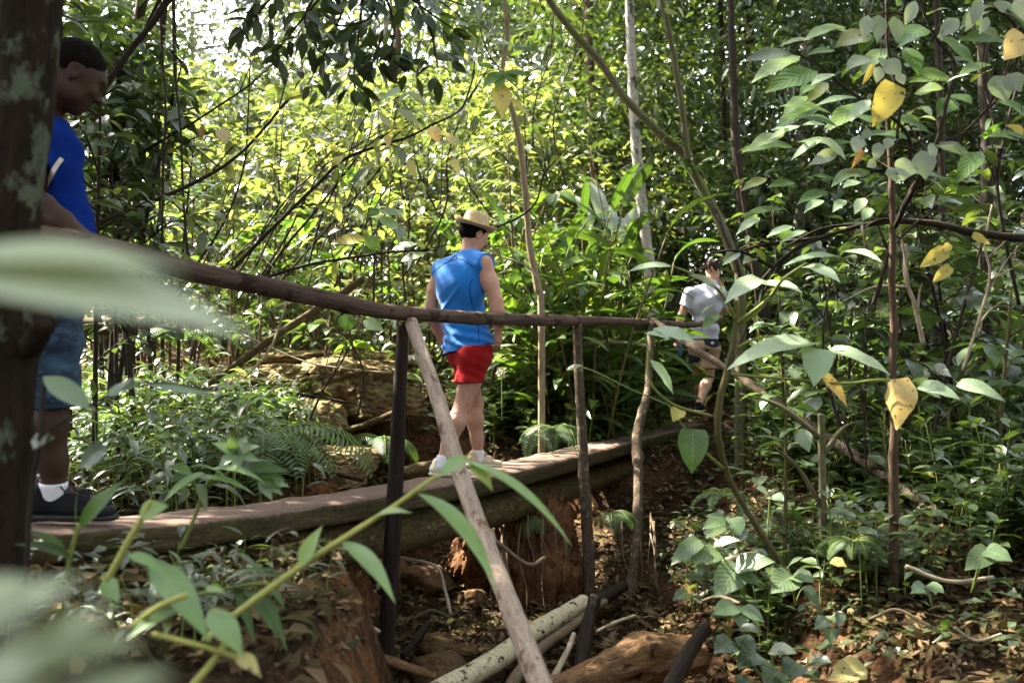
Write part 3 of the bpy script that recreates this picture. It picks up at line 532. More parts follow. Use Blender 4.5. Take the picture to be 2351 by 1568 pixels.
# ------------------------------------------------------------ people: smooth distance fields turned into continuous meshes
def surf_nets(val, lo, h):
    "surface nets of a 3-D array (negative inside)"
    s = val < 0; nx, ny, nz = val.shape
    c = np.zeros((nx - 1, ny - 1, nz - 1), int)
    for a in (0, 1):
        for b in (0, 1):
            for d in (0, 1): c += s[a:nx - 1 + a, b:ny - 1 + b, d:nz - 1 + d]
    act = (c > 0) & (c < 8); idx = np.full(act.shape, -1); ii = np.argwhere(act); idx[act] = np.arange(len(ii))
    acc = np.zeros((len(ii), 3)); cnt = np.zeros(len(ii))
    corners = [(a, b, d) for a in (0, 1) for b in (0, 1) for d in (0, 1)]
    for p in corners:
        for ax in range(3):
            if p[ax]: continue
            q = list(p); q[ax] = 1
            v0 = val[ii[:, 0] + p[0], ii[:, 1] + p[1], ii[:, 2] + p[2]]; v1 = val[ii[:, 0] + q[0], ii[:, 1] + q[1], ii[:, 2] + q[2]]
            k = (v0 < 0) != (v1 < 0); t = np.where(k, v0 / np.where(k, v0 - v1, 1), 0)
            pt = np.tile(np.array(p, float), (len(ii), 1)); pt[:, ax] = t
            acc[k] += pt[k]; cnt[k] += 1
    vert = (ii + acc / np.maximum(cnt, 1)[:, None]) * h + lo
    F_ = []
    for ax in range(3):
        a0 = [slice(None)] * 3; a1 = [slice(None)] * 3; a0[ax] = slice(0, -1); a1[ax] = slice(1, None)
        e = s[tuple(a0)] != s[tuple(a1)]; pos = np.argwhere(e); b, d = [q for q in range(3) if q != ax]
        ok = (pos[:, b] > 0) & (pos[:, d] > 0) & (pos[:, b] < val.shape[b] - 1) & (pos[:, d] < val.shape[d] - 1); pos = pos[ok]
        def cell(db, dd):
            q = pos.copy(); q[:, b] += db; q[:, d] += dd; return idx[q[:, 0], q[:, 1], q[:, 2]]
        quad = np.stack([cell(-1, -1), cell(0, -1), cell(0, 0), cell(-1, 0)], -1)
        inside = s[pos[:, 0], pos[:, 1], pos[:, 2]]
        if ax == 1: inside = ~inside
        quad = np.where(inside[:, None], quad, quad[:, ::-1]); F_.append(quad[(quad >= 0).all(1)])
    return vert, np.concatenate(F_)
class SDF:
    def __init__(s): s.pr = []; s.cuts = []; s.disp = None
    def rc(s, p0, p1, r0, r1, k=.02, op='add', flat=None, fs=1.0):
        s.pr.append(('rc', np.array(p0, float), np.array(p1, float), r0, r1, k, op, None if flat is None else unit(flat), fs)); return s
    def chain(s, pts, rs, k=.02, **kw):
        for a, b, ra, rb in zip(pts[:-1], pts[1:], rs[:-1], rs[1:]): s.rc(a, b, ra, rb, k, **kw)
        return s
    def el(s, c, r, R=None, k=.02, op='add'):
        s.pr.append(('el', np.array(c, float), np.array(r, float), np.eye(3) if R is None else np.array(R, float), k, op)); return s
    def cut(s, p, n): s.cuts.append((np.array(p, float), unit(n))); return s
    def copy(s, grow=0.0, only=None):
        c = SDF(); 
        for i, q in enumerate(s.pr):
            if only is not None and i not in only: continue
            q = list(q)
            if q[0] == 'rc': q[3] += grow; q[4] += grow
            else: q[2] = q[2] + grow
            c.pr.append(tuple(q))
        return c
    def box(s):
        lo = np.full(3, 1e9); hi = -lo
        for q in s.pr:
            op = q[6] if q[0] == 'rc' else q[5]
            if op != 'add': continue
            if q[0] == 'rc':
                r = max(q[3], q[4]); lo = np.minimum(lo, np.minimum(q[1], q[2]) - r); hi = np.maximum(hi, np.maximum(q[1], q[2]) + r)
            else:
                r = q[2].max(); lo = np.minimum(lo, q[1] - r); hi = np.maximum(hi, q[1] + r)
        return lo - .03, hi + .03
    def mesh(s, h=.007):
        lo, hi = s.box(); n = np.ceil((hi - lo) / h).astype(int) + 1
        ax = [lo[i] + np.arange(n[i]) * h for i in range(3)]
        val = np.full(tuple(n), .5)
        for q in s.pr:
            op = q[6] if q[0] == 'rc' else q[5]; k = q[5] if q[0] == 'rc' else q[4]
            if q[0] == 'rc': r = max(q[3], q[4]) * max(1, 1 / q[8] if q[7] is not None else 1); l = np.minimum(q[1], q[2]) - r - .05; u = np.maximum(q[1], q[2]) + r + .05
            else: l = q[1] - q[2].max() - .05; u = q[1] + q[2].max() + .05
            i0 = np.clip(((l - lo) / h).astype(int), 0, n); i1 = np.clip(((u - lo) / h).astype(int) + 2, 0, n)
            if (i1 <= i0).any(): continue
            X, Y, Z = np.meshgrid(ax[0][i0[0]:i1[0]], ax[1][i0[1]:i1[1]], ax[2][i0[2]:i1[2]], indexing='ij'); p = np.stack([X, Y, Z], -1)
            if q[0] == 'rc':
                _, a, b, ra, rb, k, op, fl, fs = q; ba = b - a; pa = p - a
                t = np.clip((pa @ ba) / max(ba @ ba, 1e-9), 0, 1); dv = pa - t[..., None] * ba
                if fl is not None:
                    c = dv @ fl; dv = dv + (c * (1 / fs - 1))[..., None] * fl
                d = np.linalg.norm(dv, axis=-1) - (ra + (rb - ra) * t)
                if fl is not None and fs < 1: d = d * (fs + 1) / 2
            else:
                _, c, r, R, k, op = q; g = (p - c) @ R.T / r; k0 = np.linalg.norm(g, axis=-1); k1 = np.linalg.norm(g / r, axis=-1); d = k0 * (k0 - 1) / np.maximum(k1, 1e-9)
            sl = tuple(slice(a, b) for a, b in zip(i0, i1)); v = val[sl]
            if op == 'add':
                hh = np.clip(.5 + .5 * (v - d) / k, 0, 1); val[sl] = v * (1 - hh) + d * hh - k * hh * (1 - hh)
            else:
                d = -d; hh = np.clip(.5 - .5 * (v - d) / k, 0, 1); val[sl] = v * (1 - hh) + d * hh + k * hh * (1 - hh)
        if s.cuts or s.disp:
            X, Y, Z = np.meshgrid(*ax, indexing='ij'); p = np.stack([X, Y, Z], -1)
            if s.disp:
                near = np.abs(val) < .04; val[near] += s.disp(p[near])
            for c, nn in s.cuts: val = np.maximum(val, (p - c) @ nn)
        return surf_nets(val, lo, h)
def sdf_obj(name, s, mat, parent, h=.007, relax=2):
    v, f = s.mesh(h)
    for _ in range(relax):
        e = np.concatenate([f[:, [0, 1]], f[:, [1, 2]], f[:, [2, 3]], f[:, [3, 0]]]); acc = np.zeros_like(v); cn = np.zeros(len(v))
        np.add.at(acc, e[:, 0], v[e[:, 1]]); np.add.at(acc, e[:, 1], v[e[:, 0]]); np.add.at(cn, e[:, 0], 1); np.add.at(cn, e[:, 1], 1)
        v = v * .5 + .5 * acc / np.maximum(cn, 1)[:, None]
    m = MB(); m.add(v, f, v); return m.obj(name, mat, parent)
def frame(f, u):
    "rows: right, forward, up"
    f = unit(f); r = unit(np.cross(f, u)); return np.array([r, f, np.cross(r, f)])
def head_sdf(s, c, R, beard=False, sc=1.0):
    "head about centre c (between the ears); R rows right, forward, up"
    T = lambda x, y, z: np.array(c) + (np.array([x, y, z]) * sc) @ R
    E = lambda p, r, k=.015, op='add': s.el(T(*p), np.array(r) * sc, R, k * sc, op)
    E((0, -.012, .035), (.076, .096, .088)); E((0, .03, .0), (.066, .066, .085), .03); E((0, .045, -.062), (.050, .046, .045), .03)
    E((0, .070, -.088), (.024, .022, .020), .022)                                          # chin
    E((.045, .015, -.055), (.022, .045, .035), .025); E((-.045, .015, -.055), (.022, .045, .035), .025)   # jaw angles
    E((0, .083, .040), (.050, .020, .022), .02); E((.033, .074, -.012), (.022, .02, .022), .02); E((-.033, .074, -.012), (.022, .02, .022), .02)  # brow, cheeks
    E((.031, .099, .016), (.017, .014, .011), .008, 'sub'); E((-.031, .099, .016), (.017, .014, .011), .008, 'sub')
    E((.030, .080, .015), (.013, .013, .013), .003); E((-.030, .080, .015), (.013, .013, .013), .003)
    s.rc(T(0, .090, .022), T(0, .116, -.018), .008 * sc, .013 * sc, .008 * sc)                          # nose
    E((.012, .103, -.020), (.009, .011, .008), .008); E((-.012, .103, -.020), (.009, .011, .008), .008)
    E((0, .093, -.047), (.024, .012, .0065), .006); E((0, .091, -.059), (.020, .012, .0075), .006); E((0, .101, -.0525), (.023, .006, .0022), .004, 'sub')
    for q in (1, -1): 
        E((q * .076, -.008, .005), (.008, .022, .032), .006); E((q * .082, -.002, .006), (.006, .011, .018), .004, 'sub'); E((q * .076, -.004, -.024), (.007, .010, .010), .005)
    return T
def hand_sdf(s, wr, d, nrm, side, curl=.5, sc=1.0, k=.006):
    "hand from wrist wr pointing along d, palm facing nrm, thumb on the given side (+1/-1 along cross(d, nrm))"
    d = unit(d); nrm = unit(np.asarray(nrm) - d * (np.asarray(nrm) @ d)); x = np.cross(d, nrm) * side
    Q = lambda a, b, c: np.asarray(wr) + (x * a + d * b + nrm * c) * sc
    for a in (-.027, -.010, .010, .026): s.rc(Q(a * .55, .01, 0), Q(a, .085, -.004 if abs(a) < .02 else 0), .016 * sc, .0125 * sc, .014)
    for a, l, r in ((.029, .070, .0095), (.010, .079, .0100), (-.010, .073, .0095), (-.028, .058, .0085)):
        p = Q(a, .088, 0); ang = curl * .55; pr = np.array(p); rr = r * sc
        for j, f_ in enumerate((.45, .32, .26)):
            st = (d * math.cos(ang) + nrm * math.sin(ang) + x * a * 1.2) * l * f_ * sc; s.rc(pr, pr + st, rr, rr * .9, k); pr = pr + st; rr *= .9; ang += curl * 1.0
    p = Q(.022, .028, .006); a1 = unit(x * .75 + d * .6 + nrm * .35); a2 = unit(x * .25 + d * .85 + nrm * (.3 + .5 * curl))
    s.rc(p, p + a1 * .042 * sc, .0165 * sc, .0125 * sc, .012); p = p + a1 * .042 * sc; s.rc(p, p + a2 * .034 * sc, .0120 * sc, .0105 * sc, k); p = p + a2 * .034 * sc; s.rc(p, p + unit(a2 + nrm * curl * .5) * .026 * sc, .0105 * sc, .0085 * sc, k)
def limb(s, a, b, c, r, back, k=.03):
    "leg or arm of two bones with muscle bulges; r = radii root, mid, joint, bulge, end"
    a, b, c = map(np.asarray, (a, b, c)); s.rc(a, a + (b - a) * .5, r[0], r[1], k); s.rc(a + (b - a) * .5, b, r[1], r[2], k)
    m = b + (c - b) * .32 + np.asarray(back) * r[3] * .28; s.rc(b, m, r[2] * .94, r[3], k); s.rc(m, b + (c - b) * .72, r[3], r[4] * 1.2, k); s.rc(b + (c - b) * .7, c, r[4] * 1.2, r[4], k)
def shoe(parent, ank, toe, up, mats, sole=.018, tongue=True, sc=1.0, name='shoe', sag=0):
    "low sneaker: ank = ankle joint, toe = direction of the foot"
    R = frame(toe, up); T = lambda x, y, z: np.asarray(ank) + np.array([x, y, z]) * sc @ R
    s = SDF(); E = lambda p, r, k=.02: s.el(T(*p), np.array(r) * sc, R, k)
    s.rc(T(0, -.045, -.055), T(0, .05, -.060), .038 * sc, .040 * sc, .02, flat=R[2], fs=.9); s.rc(T(0, .05, -.062), T(.006, .155, -.070), .042 * sc, .034 * sc, .02, flat=R[2], fs=.62)
    s.rc(T(0, -.040, -.05), T(0, -.030, -.012), .036 * sc, .036 * sc, .02); s.rc(T(0, .0, -.04), T(0, .085, -.045), .036 * sc, .030 * sc, .02)
    E((0, .012, .02), (.026, .034, .03), .004); s.pr[-1] = (*s.pr[-1][:5], 'sub')
    s.cut(T(0, 0, -.083), -R[2]); up_ = sdf_obj(name, s, mats[0], parent, .006)
    b = SDF(); b.rc(T(0, -.05, -.082), T(0, .05, -.082), .042 * sc, .041 * sc, .02, flat=R[2], fs=.36); b.rc(T(0, .05, -.082), T(.006, .165, -.082), .044 * sc, .034 * sc, .02, flat=R[2], fs=.40); b.cut(T(0, 0, -.094), -R[2]); b.cut(T(0, 0, -.070), R[2])
    sdf_obj('sole', b, mats[1], up_, .006, 1)
    l = MB()
    for q in range(4): 
        y = .03 + q * .022; z = -.008 - q * .011
        tube(l, [T(-.024, y, z - .012), T(0, y + .004, z + .003), T(.024, y, z - .012)], .0035 * sc, 8, 5)
    for q in (-1, 1): tube(l, [T(0, .032, -.004), T(q * .03, .03, .012), T(q * .045, .05, -.002)], .003 * sc, 8, 5)
    l.obj('laces', mats[1], up_)
    return up_
def sock(parent, kn, ank, mat, L=.06, r=.036):
    u = unit(np.asarray(kn) - ank); s = SDF(); s.rc(np.asarray(ank) - u * .04, np.asarray(ank) + u * L, r, r + .004, .01); s.cut(np.asarray(ank) + u * (L - .004), u); sdf_obj('sock', s, mat, parent, .006, 1)
skinA = skin_mat('skin_fair', (.50, .29, .20), (.40, .20, .13), hair=.28); skinB = skin_mat('skin_tan_shaded', (.055, .026, .016), (.038, .017, .010), hair=.3); skinC = skin_mat('skin_light', (.52, .31, .22), (.42, .23, .15), hair=.2)  # left man's skin, shirt and denim coloured darker to stand in for shade
hairm = plain_mat('dark_hair', (.006, .0045, .0035), .85, .06, .5, 300, .8, 320); hairb = plain_mat('brown_hair', (.03, .019, .013), .85, .1, .5, 300, .8, 320)
blue = plain_mat('blue_jersey', (.011, .165, .52),   .75, .15, .06, 200, .25, 500, sheen=.25); seam = plain_mat('navy_seam', (.005, .03, .16), .8); red = plain_mat('red_cotton', (.27, .009, .010), .85, .12, .10, 25, .5, 120)
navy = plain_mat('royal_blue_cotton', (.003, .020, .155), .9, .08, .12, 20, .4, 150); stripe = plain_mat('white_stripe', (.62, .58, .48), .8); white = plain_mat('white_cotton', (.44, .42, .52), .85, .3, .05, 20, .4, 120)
sockm = plain_mat('white_sock', (.72, .72, .74), .9, .2, .08, 120, .5, 300); sneaker = plain_mat('cream_sneaker', (.52, .42, .28), .8, .3, .2, 30, .4, 200); solem = plain_mat('cream_sole', (.62, .55, .40), .7); blacksh = plain_mat('black_shoe', (.006, .006, .008), .7, .15, .3); darksole = plain_mat('dark_sole', (.02, .02, .02), .7)
denim = denim_mat('blue_denim', (.004, .012, .03), (.05, .12, .20)); khaki = plain_mat('khaki_cotton', (.36, .23, .15), .85, .3, .12, 20, .4, 120); navys = plain_mat('navy_panel', (.010, .016, .028), .85, .3, .2); straw = straw_mat('straw')
def tshirt_folds(amp, seed, dirn=(1, .3, .6), f=26):
    dirn = unit(dirn); g = np.random.default_rng(seed); ph = g.uniform(0, 6.28, 6)
    def fn(p):
        w = .03 * noise3(p * 5, seed, 2); a = np.sin((p @ dirn + w) * f + ph[0]); b = np.sin((p @ unit(dirn * V(-.6, 1, 1.3)) + w * 1.4) * f * 1.5 + ph[1])
        return amp * (a * np.abs(a) * .7 + b * np.abs(b) * .4 + .5 * noise3(p * 16, seed + 1, 2))
    return fn
def torso(s, pel, wai, che, neck, shl, shr, fwd, g=0.0, belly=.0, W=1.0):
    rt = unit(np.asarray(shr) - shl); up = unit(np.asarray(neck) - pel); R = frame(fwd, up); R2 = frame(np.cross(V(0, 0, 1), rt), V(0, 0, 1))
    s.el(pel, V(.165 * W + g, .115 + g, .13 + g), R, .05); s.el(wai, V(.142 * W + g, .102 + g + belly, .16 + g), R, .06); s.el(np.asarray(wai) + np.asarray(fwd) * .03, V(.12 * W + g, .09 + g + belly, .14 + g), R, .05)
    s.el(che, V(.165 * W + g, .112 + g, .19 + g), R, .06)
    for q in (shl, shr):
        q = np.asarray(q); s.rc(np.asarray(neck) * .55 + q * .45 - up * .035, q, .062 + g, .060 + g, .05); s.el(np.asarray(che) * .62 + q * .38 - up * .02, V(.08 + g, .082 + g, .13 + g), R, .06)
    s.rc(np.asarray(neck) - up * .06, np.asarray(neck) + up * .0, .07 + g, .055 + g, .05)
    return R
# ---- man in the middle: blue sleeveless shirt, red shorts, straw hat
def q(px, y, d): return P(px, y, d)
t = thing('person', 'man from behind in blue sleeveless shirt, red shorts and straw hat walking the plank', 'person', (q(1060, 1090, 6.6)[0], 6.6, plank_z(0, 6.6)))
fw = unit(V(.50, .86, 0))
pel, wai, che, nk = q(1076, 800, 6.62), q(1064, 735, 6.62), q(1058, 655, 6.60), q(1076, 583, 6.62)
shl, shr = q(1012, 622, 6.70), q(1110, 606, 6.50); ell, elr = q(988, 706, 6.72), q(1140, 692, 6.46); wrl, wrr = q(1012, 775, 6.86), q(1144, 755, 6.48)
hpl, hpr = q(1058, 812, 6.68), q(1093, 812, 6.56); knl, knr = q(1091, 926, 6.92), q(1064, 930, 6.50); anl, anr = q(1097, 1040, 6.90), q(1016, 1058, 6.38)
hc = q(1087, 541, 6.66); hf = unit(V(.72, .52, -.30)); HR = frame(hf, unit(V(.10, .05, 1)))
s = SDF(); R = torso(s, pel + V(.012, 0, .03), wai, che, nk, shl, shr, fw, -.006)
ntor = len(s.pr)
s.rc(nk - V(0, 0, .03), hc - V(0, 0, .03) - hf * .02, .060, .056, .03)
limb(s, shl, ell, wrl, (.054, .052, .042, .046, .028), -fw * .4, .03); limb(s, shr, elr, wrr, (.055, .054, .043, .047, .029), -fw * .4, .03)
limb(s, hpl, knl, anl, (.074, .070, .056, .060, .036), -fw, .03); limb(s, hpr, knr, anr, (.086, .076, .058, .062, .037), -fw, .03)
s.el(hpr - fw * .02, V(.074, .076, .085), R, .03)
hand_sdf(s, wrr, q(1145, 800, 6.50) - wrr, V(-.75, .6, 0), 1, .55, .92); hand_sdf(s, wrl, V(.25, .5, -.8), V(.8, .1, .1), -1, .5, .92)
ftl, ftr = unit(V(.86, .46, -.05)), unit(V(.95, .22, -.02))
for a, f_ in ((anl, ftl), (anr, ftr)): s.rc(a, a + f_ * .06 - V(0, 0, .05), .035, .03, .02)
T = head_sdf(s, hc, HR, sc=.97)
body = sdf_obj('body', s, skinA, t, .0065)
h = SDF(); h.el(T(0, -.016, .034), V(.0825, .100, .094), HR, .01); h.cut(T(0, .055, 0), HR @ np.eye(3) @ V(0, 0, 0) + HR[1]); h.cut(T(0, 0, -.042), -HR[2]); h.el(T(0, .06, -.03), V(.1, .06, .05), HR, .01, 'sub')
for e in (1, -1): h.el(T(e * .085, 0, .0), V(.02, .026, .032), HR, .006, 'sub')
h.disp = lambda p: .0025 * noise3(p * 90, 4, 2)
sdf_obj('hair', h, hairm, t, .005, 1)
b = SDF(); b.el(T(0, .046, -.066), V(.0535, .049, .047), HR, .02); b.el(T(.044, .016, -.056), V(.026, .042, .036), HR, .02); b.el(T(-.044, .016, -.056), V(.026, .042, .036), HR, .02); b.cut(T(0, -.012, 0), -HR[1]); b.cut(T(0, 0, -.03), unit(HR[2] - .35 * HR[1])); b.el(T(0, .10, -.052), V(.03, .03, .014), HR, .004, 'sub')
sdf_obj('beard', b, plain_mat('short_beard', (.10, .062, .045), .8, .3, .4, 300, .6, 300), t, .005, 1)
# shirt
s = SDF(); torso(s, pel, wai, che, nk, shl, shr, fw, .016)
hemc = q(1074, 798, 6.62)
s.rc(pel + V(.008, 0, 0), hemc - V(-.008, 0, .12), .170, .186, .05, flat=fw, fs=.84)
s.el(hc + V(-.01, -.0, .02), V(.085, .085, .17), HR, .015, 'sub'); s.rc(nk - V(0, 0, .0), nk + V(0, 0, .12), .066, .07, .015, op='sub')
for sh, el_ in ((shl, ell), (shr, elr)):
    out = unit(sh - che) ; ax_ = unit(el_ - sh); sd = unit((sh - nk) * V(1, 1, 0)); s.rc(sh + sd * .078 - ax_ * .015, sh + sd * .072 + ax_ * .3, .062, .05, .012, op='sub')
s.cut(hemc + V(0, 0, -.012), unit(V(.20, -.05, -1)))
bf = tshirt_folds(.010, 12, (.75, .2, .75), 30)
def shirt_disp(p):
    low = np.clip((hemc[2] + .17 - p[:, 2]) / .14, 0, 1); fold = .013 * low * np.sin((p[:, 2] * 1.0 + p[:, 0] * .22 + .02 * noise3(p * 6, 8, 2)) * 105) 
    streak = .010 * np.exp(-((((p - che) @ unit(V(.75, 0, -.62))) - .01) / .012) ** 2) * np.clip((che[2] + .02 - p[:, 2]) / .1, 0, 1)
    return bf(p) * (.35 + .5 * low) + fold * .55 - streak
s.disp = shirt_disp
shirt = sdf_obj('shirt', s, blue, t, .006, 1)
from mathutils.bvhtree import BVHTree
def on_surface(o, pts, dirv, lift=.003):
    "lay a line of points on the visible side of a mesh object"
    base = ROOT[o.name]; bv = BVHTree.FromPolygons([v.co[:] for v in o.data.vertices], [p.vertices[:] for p in o.data.polygons]); out = []
    for p in pts:
        r = bv.ray_cast(Vector((p - base) - np.asarray(dirv) * 1.0), Vector(dirv), 2.0)
        if r[0] is not None: out.append(np.array(r[0]) + base + np.array(r[1]) * lift * 0 - np.asarray(dirv) * lift)
    return out
def seam_on(o, name, pxs, d, mat, r, n=40):
    c = spline(np.array([P(x, y, d) for x, y in pxs]), n); pts = []
    base = ROOT[o.name]; bv = BVHTree.FromPolygons([v.co[:] for v in o.data.vertices], [p.vertices[:] for p in o.data.polygons])
    for p in c:
        dr = unit(p - V(0, 0, CZ)); h_ = bv.ray_cast(Vector(p - dr * 1.5 - base), Vector(dr), 3.0)
        if h_[0] is not None: pts.append(np.array(h_[0]) + base)
    if len(pts) > 3:
        m = MB(); tube(m, pts, r, len(pts), 5); return m.obj(name, mat, o)
seam_on(shirt, 'seam', [(993, 628), (1006, 616), (1025, 603), (1048, 595), (1064, 597), (1080, 608), (1094, 616)], 6.6, seam, .0032)
seam_on(shirt, 'seam', [(1085, 640), (1079, 655), (1082, 690), (1090, 715), (1097, 745), (1100, 785)], 6.6, seam, .0030)
seam_on(shirt, 'hanging_loop', [(1034, 597), (1040, 590), (1046, 588), (1050, 592)], 6.6, seam, .005, 14)
# shorts
s = SDF(); s.el(pel - V(0, 0, .02), V(.163, .122, .13), R, .05)
for hp, kn, rr in ((hpl + V(.02, 0, 0), knl, .8), (hpr, knr, 1)):
    e = hp + (kn - hp) * .70; s.rc(hp + V(0, 0, .02), e, .103, .096, .045); s.el(hp - fw * .035 * rr, V(.096, .098, .11) * rr, R, .04)
    
sd = tshirt_folds(.0045, 31, (.3, .1, 1), 40); s.disp = lambda p: sd(p) + .0035 * np.sin((p[:, 2] + .35 * p[:, 0] + .02 * noise3(p * 7, 3, 2)) * 95) * np.clip(noise3(p * 6, 44, 2) * .6 + .3, 0, 1)
s.cut(q(1075, 879, 6.6), unit(V(.06, 0, -1) + (knr - hpr) * .6)); s.cut(q(1075, 792, 6.6), V(0, 0, 1))
sh_ = sdf_obj('shorts', s, red, t, .006, 1)
seam_on(sh_, 'seam', [(1118, 800), (1116, 830), (1108, 860), (1103, 880)], 6.55, plain_mat('dark_red_seam', (.25, .01, .008)), .003)
shoe(t, anl, ftl, V(0, 0, 1), (sneaker, solem)); shoe(t, anr, ftr, V(0, 0, 1), (plain_mat('white_sneaker', (.66, .62, .50), .8, .3, .15, 40), solem))
sock(t, knl, anl, sockm, .022, .043); sock(t, knr, anr, sockm, .03, .043)
m = MB(); ra = q(1048, 948, 6.3); seam_on(body, 'scratch', [(1032, 949), (1043, 948), (1051, 948)], 6.5, plain_mat('red_scratch', (.4, .02, .02)), .0028, 10)
# straw hat: brim and crown turned about the head axis
HU = unit(V(.30, .02, 1)); HX = unit(np.cross(HU, V(0, 1, 0))); HX = unit(HX); HY = np.cross(HU, HX); hb = T(0, -.012, .062)
prf = [(.080, -.004), (.088, -.006), (.108, -.008), (.128, -.004), (.143, .006), (.149, .016), (.150, .020), (.1485, .0215), (.142, .012), (.127, .003), (.108, -.001), (.0905, .002), (.0895, .02), (.087, .05), (.083, .075), (.078, .090), (.066, .098), (.048, .099), (.03, .094), (.012, .092), (.001, .092)]
m = MB(); n = 56; th = np.linspace(0, 2 * np.pi, n, endpoint=False); rows = []
for r, z in prf:
    e = 1.09; wob = .010 * np.cos(2 * th) * (r > .12) * ((r - .12) / .03); v = hb + (HX[None] * (r * np.cos(th))[:, None] + HY[None] * (r * e * np.sin(th))[:, None]) + HU[None] * (z + wob)[:, None]; rows.append(v)
v = np.concatenate(rows); k = len(prf); i = np.arange(k - 1)[:, None] * n; j = np.arange(n)[None]; j2 = (j + 1) % n
m.add(v, np.stack([i + j, i + j2, i + n + j2, i + n + j], -1).reshape(-1, 4), v); m.obj('straw_hat', straw, t)
# ---- man at far right in a white t-shirt
t = thing('person', 'man seen from behind in white t-shirt and two-tone shorts walking on beyond the bridge', 'person', (q(1615, 945, 12.3)[0], 12.3, 1.13))
d0 = 12.3; S_ = 1.07
pel, wai, che, nk = q(1617, 792, d0), q(1617, 755, d0), q(1618, 700, d0), q(1630, 652, d0)
shl, shr = q(1585, 676, d0), q(1652, 674, d0 - .1); ell, elr = q(1563, 728, d0), q(1664, 712, d0 + .12); wrl, wrr = q(1551, 778, d0 + .05), q(1657, 662, d0 + .25)
hpl, hpr = q(1603, 800, d0), q(1632, 800, d0); knl, knr = q(1603, 868, d0 + .15), q(1626, 868, d0 - .05); anl, anr = q(1605, 925, d0 + .30), q(1606, 926, d0 - .30)
fw = unit(V(.35, .93, 0)); hc = q(1636, 624, d0 + .03); HR = frame(unit(V(.6, .75, -.35)), V(0, 0, 1))
s = SDF(); R = torso(s, pel, wai, che, nk, shl, shr, fw, 0, .0, 1.08)
s.rc(nk - V(0, 0, .03), hc - V(0, 0, .03), .064, .06, .03)
limb(s, shl, ell, wrl, (.058, .056, .045, .049, .03), -fw * .4); limb(s, shr, elr, wrr, (.058, .056, .045, .049, .03), -fw * .4)
limb(s, hpl, knl, anl, (.10, .086, .064, .067, .04), -fw); limb(s, hpr, knr, anr, (.10, .086, .064, .067, .04), -fw)
hand_sdf(s, wrl, V(.05, .1, -1), V(.6, .3, 0), -1, .85); hand_sdf(s, wrr, V(-.5, -.1, .8), V(-.3, -1, 0), 1, .7)
for a in (anl, anr): s.rc(a, a + fw * .07 - V(0, 0, .06), .04, .03, .02)
T = head_sdf(s, hc, HR, sc=1.05); sdf_obj('body', s, skinC, t, .009)
h = SDF(); h.el(T(0, -.012, .048), V(.088, .108, .098), HR, .01); h.cut(T(0, .07, 0), HR[1]); h.cut(T(0, 0, -.01), unit(-HR[2] + .5 * HR[1])); h.disp = lambda p: .006 * noise3(p * 50, 5, 2); sdf_obj('hair', h, hairb, t, .007, 1)
s = SDF(); torso(s, pel, wai, che, nk, shl, shr, fw, .022, .0, 1.08); s.rc(pel, pel - V(0, 0, .02), .18, .185, .05, flat=fw, fs=.75)
for a, b_ in ((shl, ell), (shr, elr)): s.rc(a, a + (b_ - a) * .62, .078, .080, .03)
s.rc(nk, nk + V(0, 0, .12), .066, .075, .01, op='sub'); s.cut(q(1617, 779, d0), V(0, 0, -1))
for a, b_ in ((shl, ell), (shr, elr)): s.rc(a + (b_ - a) * .78, a + (b_ - a) * 1.3, .10, .10, .004, op='sub')
s.disp = tshirt_folds(.008, 22, (.5, .2, .8), 24); sdf_obj('shirt', s, white, t, .008, 1)
s = SDF(); s.el(pel - V(0, 0, .03), V(.195, .145, .15), R, .05)
for hp, kn in ((hpl, knl), (hpr, knr)): s.rc(hp, hp + (kn - hp) * .75, .118, .112, .04)
s.cut(q(1617, 846, d0), V(0, 0, -1)); s.disp = tshirt_folds(.006, 25, (.3, .1, 1), 30); so = sdf_obj('shorts', s, khaki, t, .008, 1)
s2 = SDF(); s2.el(pel - V(0, 0, .02), V(.199, .149, .152), R, .05); s2.cut(q(1617, 807, d0), V(0, 0, -1)); s2.cut(q(1617, 776, d0), V(0, 0, 1)); s2.cut(q(1612, 790, d0), V(-1, 0, 0)); sdf_obj('navy_panel', s2, navys, so, .008, 1)
s2 = SDF(); s2.rc(hpl + (knl - hpl) * .25, hpl + (knl - hpl) * .72, .123, .117, .04); s2.cut(q(1617, 842, d0), V(0, 0, -1)); s2.cut(q(1614, 790, d0), V(1, 0, 0)); sdf_obj('navy_panel', s2, navys, so, .008, 1)
m = MB(); c = q(1636, 788, d0 - .19); R_ = frame(unit(V(.1, 1, 0)), V(0, 0, 1)); s2 = SDF(); s2.el(c, V(.022, .012, .022), R_, .005); sdf_obj('round_badge', s2, plain_mat('badge', (.55, .5, .32)), so, .006, 1)
shoe(t, anl, fw, V(0, 0, 1), (blacksh, solem), sc=1.1); shoe(t, anr, fw, V(0, 0, 1), (blacksh, solem), sc=1.1)
bt = SDF(); b0 = wrl + V(.045, .02, -.085); 
pr_ = [(.0, .012), (.0, .030), (.004, .033), (.03, .033), (.05, .029), (.07, .033), (.11, .033), (.135, .030), (.16, .016), (.178, .013), (.180, .015), (.200, .015), (.201, .001)]
m = MB(); th = np.linspace(0, 2 * np.pi, 20, endpoint=False); rows = [b0 + V(0, 0, -.12) + np.stack([r * 1.15 * np.cos(th), r * 1.15 * np.sin(th), np.full(20, z * 1.15)], -1) for z, r in pr_]
v = np.concatenate(rows); i = np.arange(len(pr_) - 1)[:, None] * 20; j = np.arange(20)[None]; j2 = (j + 1) % 20; m.add(v, np.stack([i + j, i + j2, i + 20 + j2, i + 20 + j], -1).reshape(-1, 4), v)
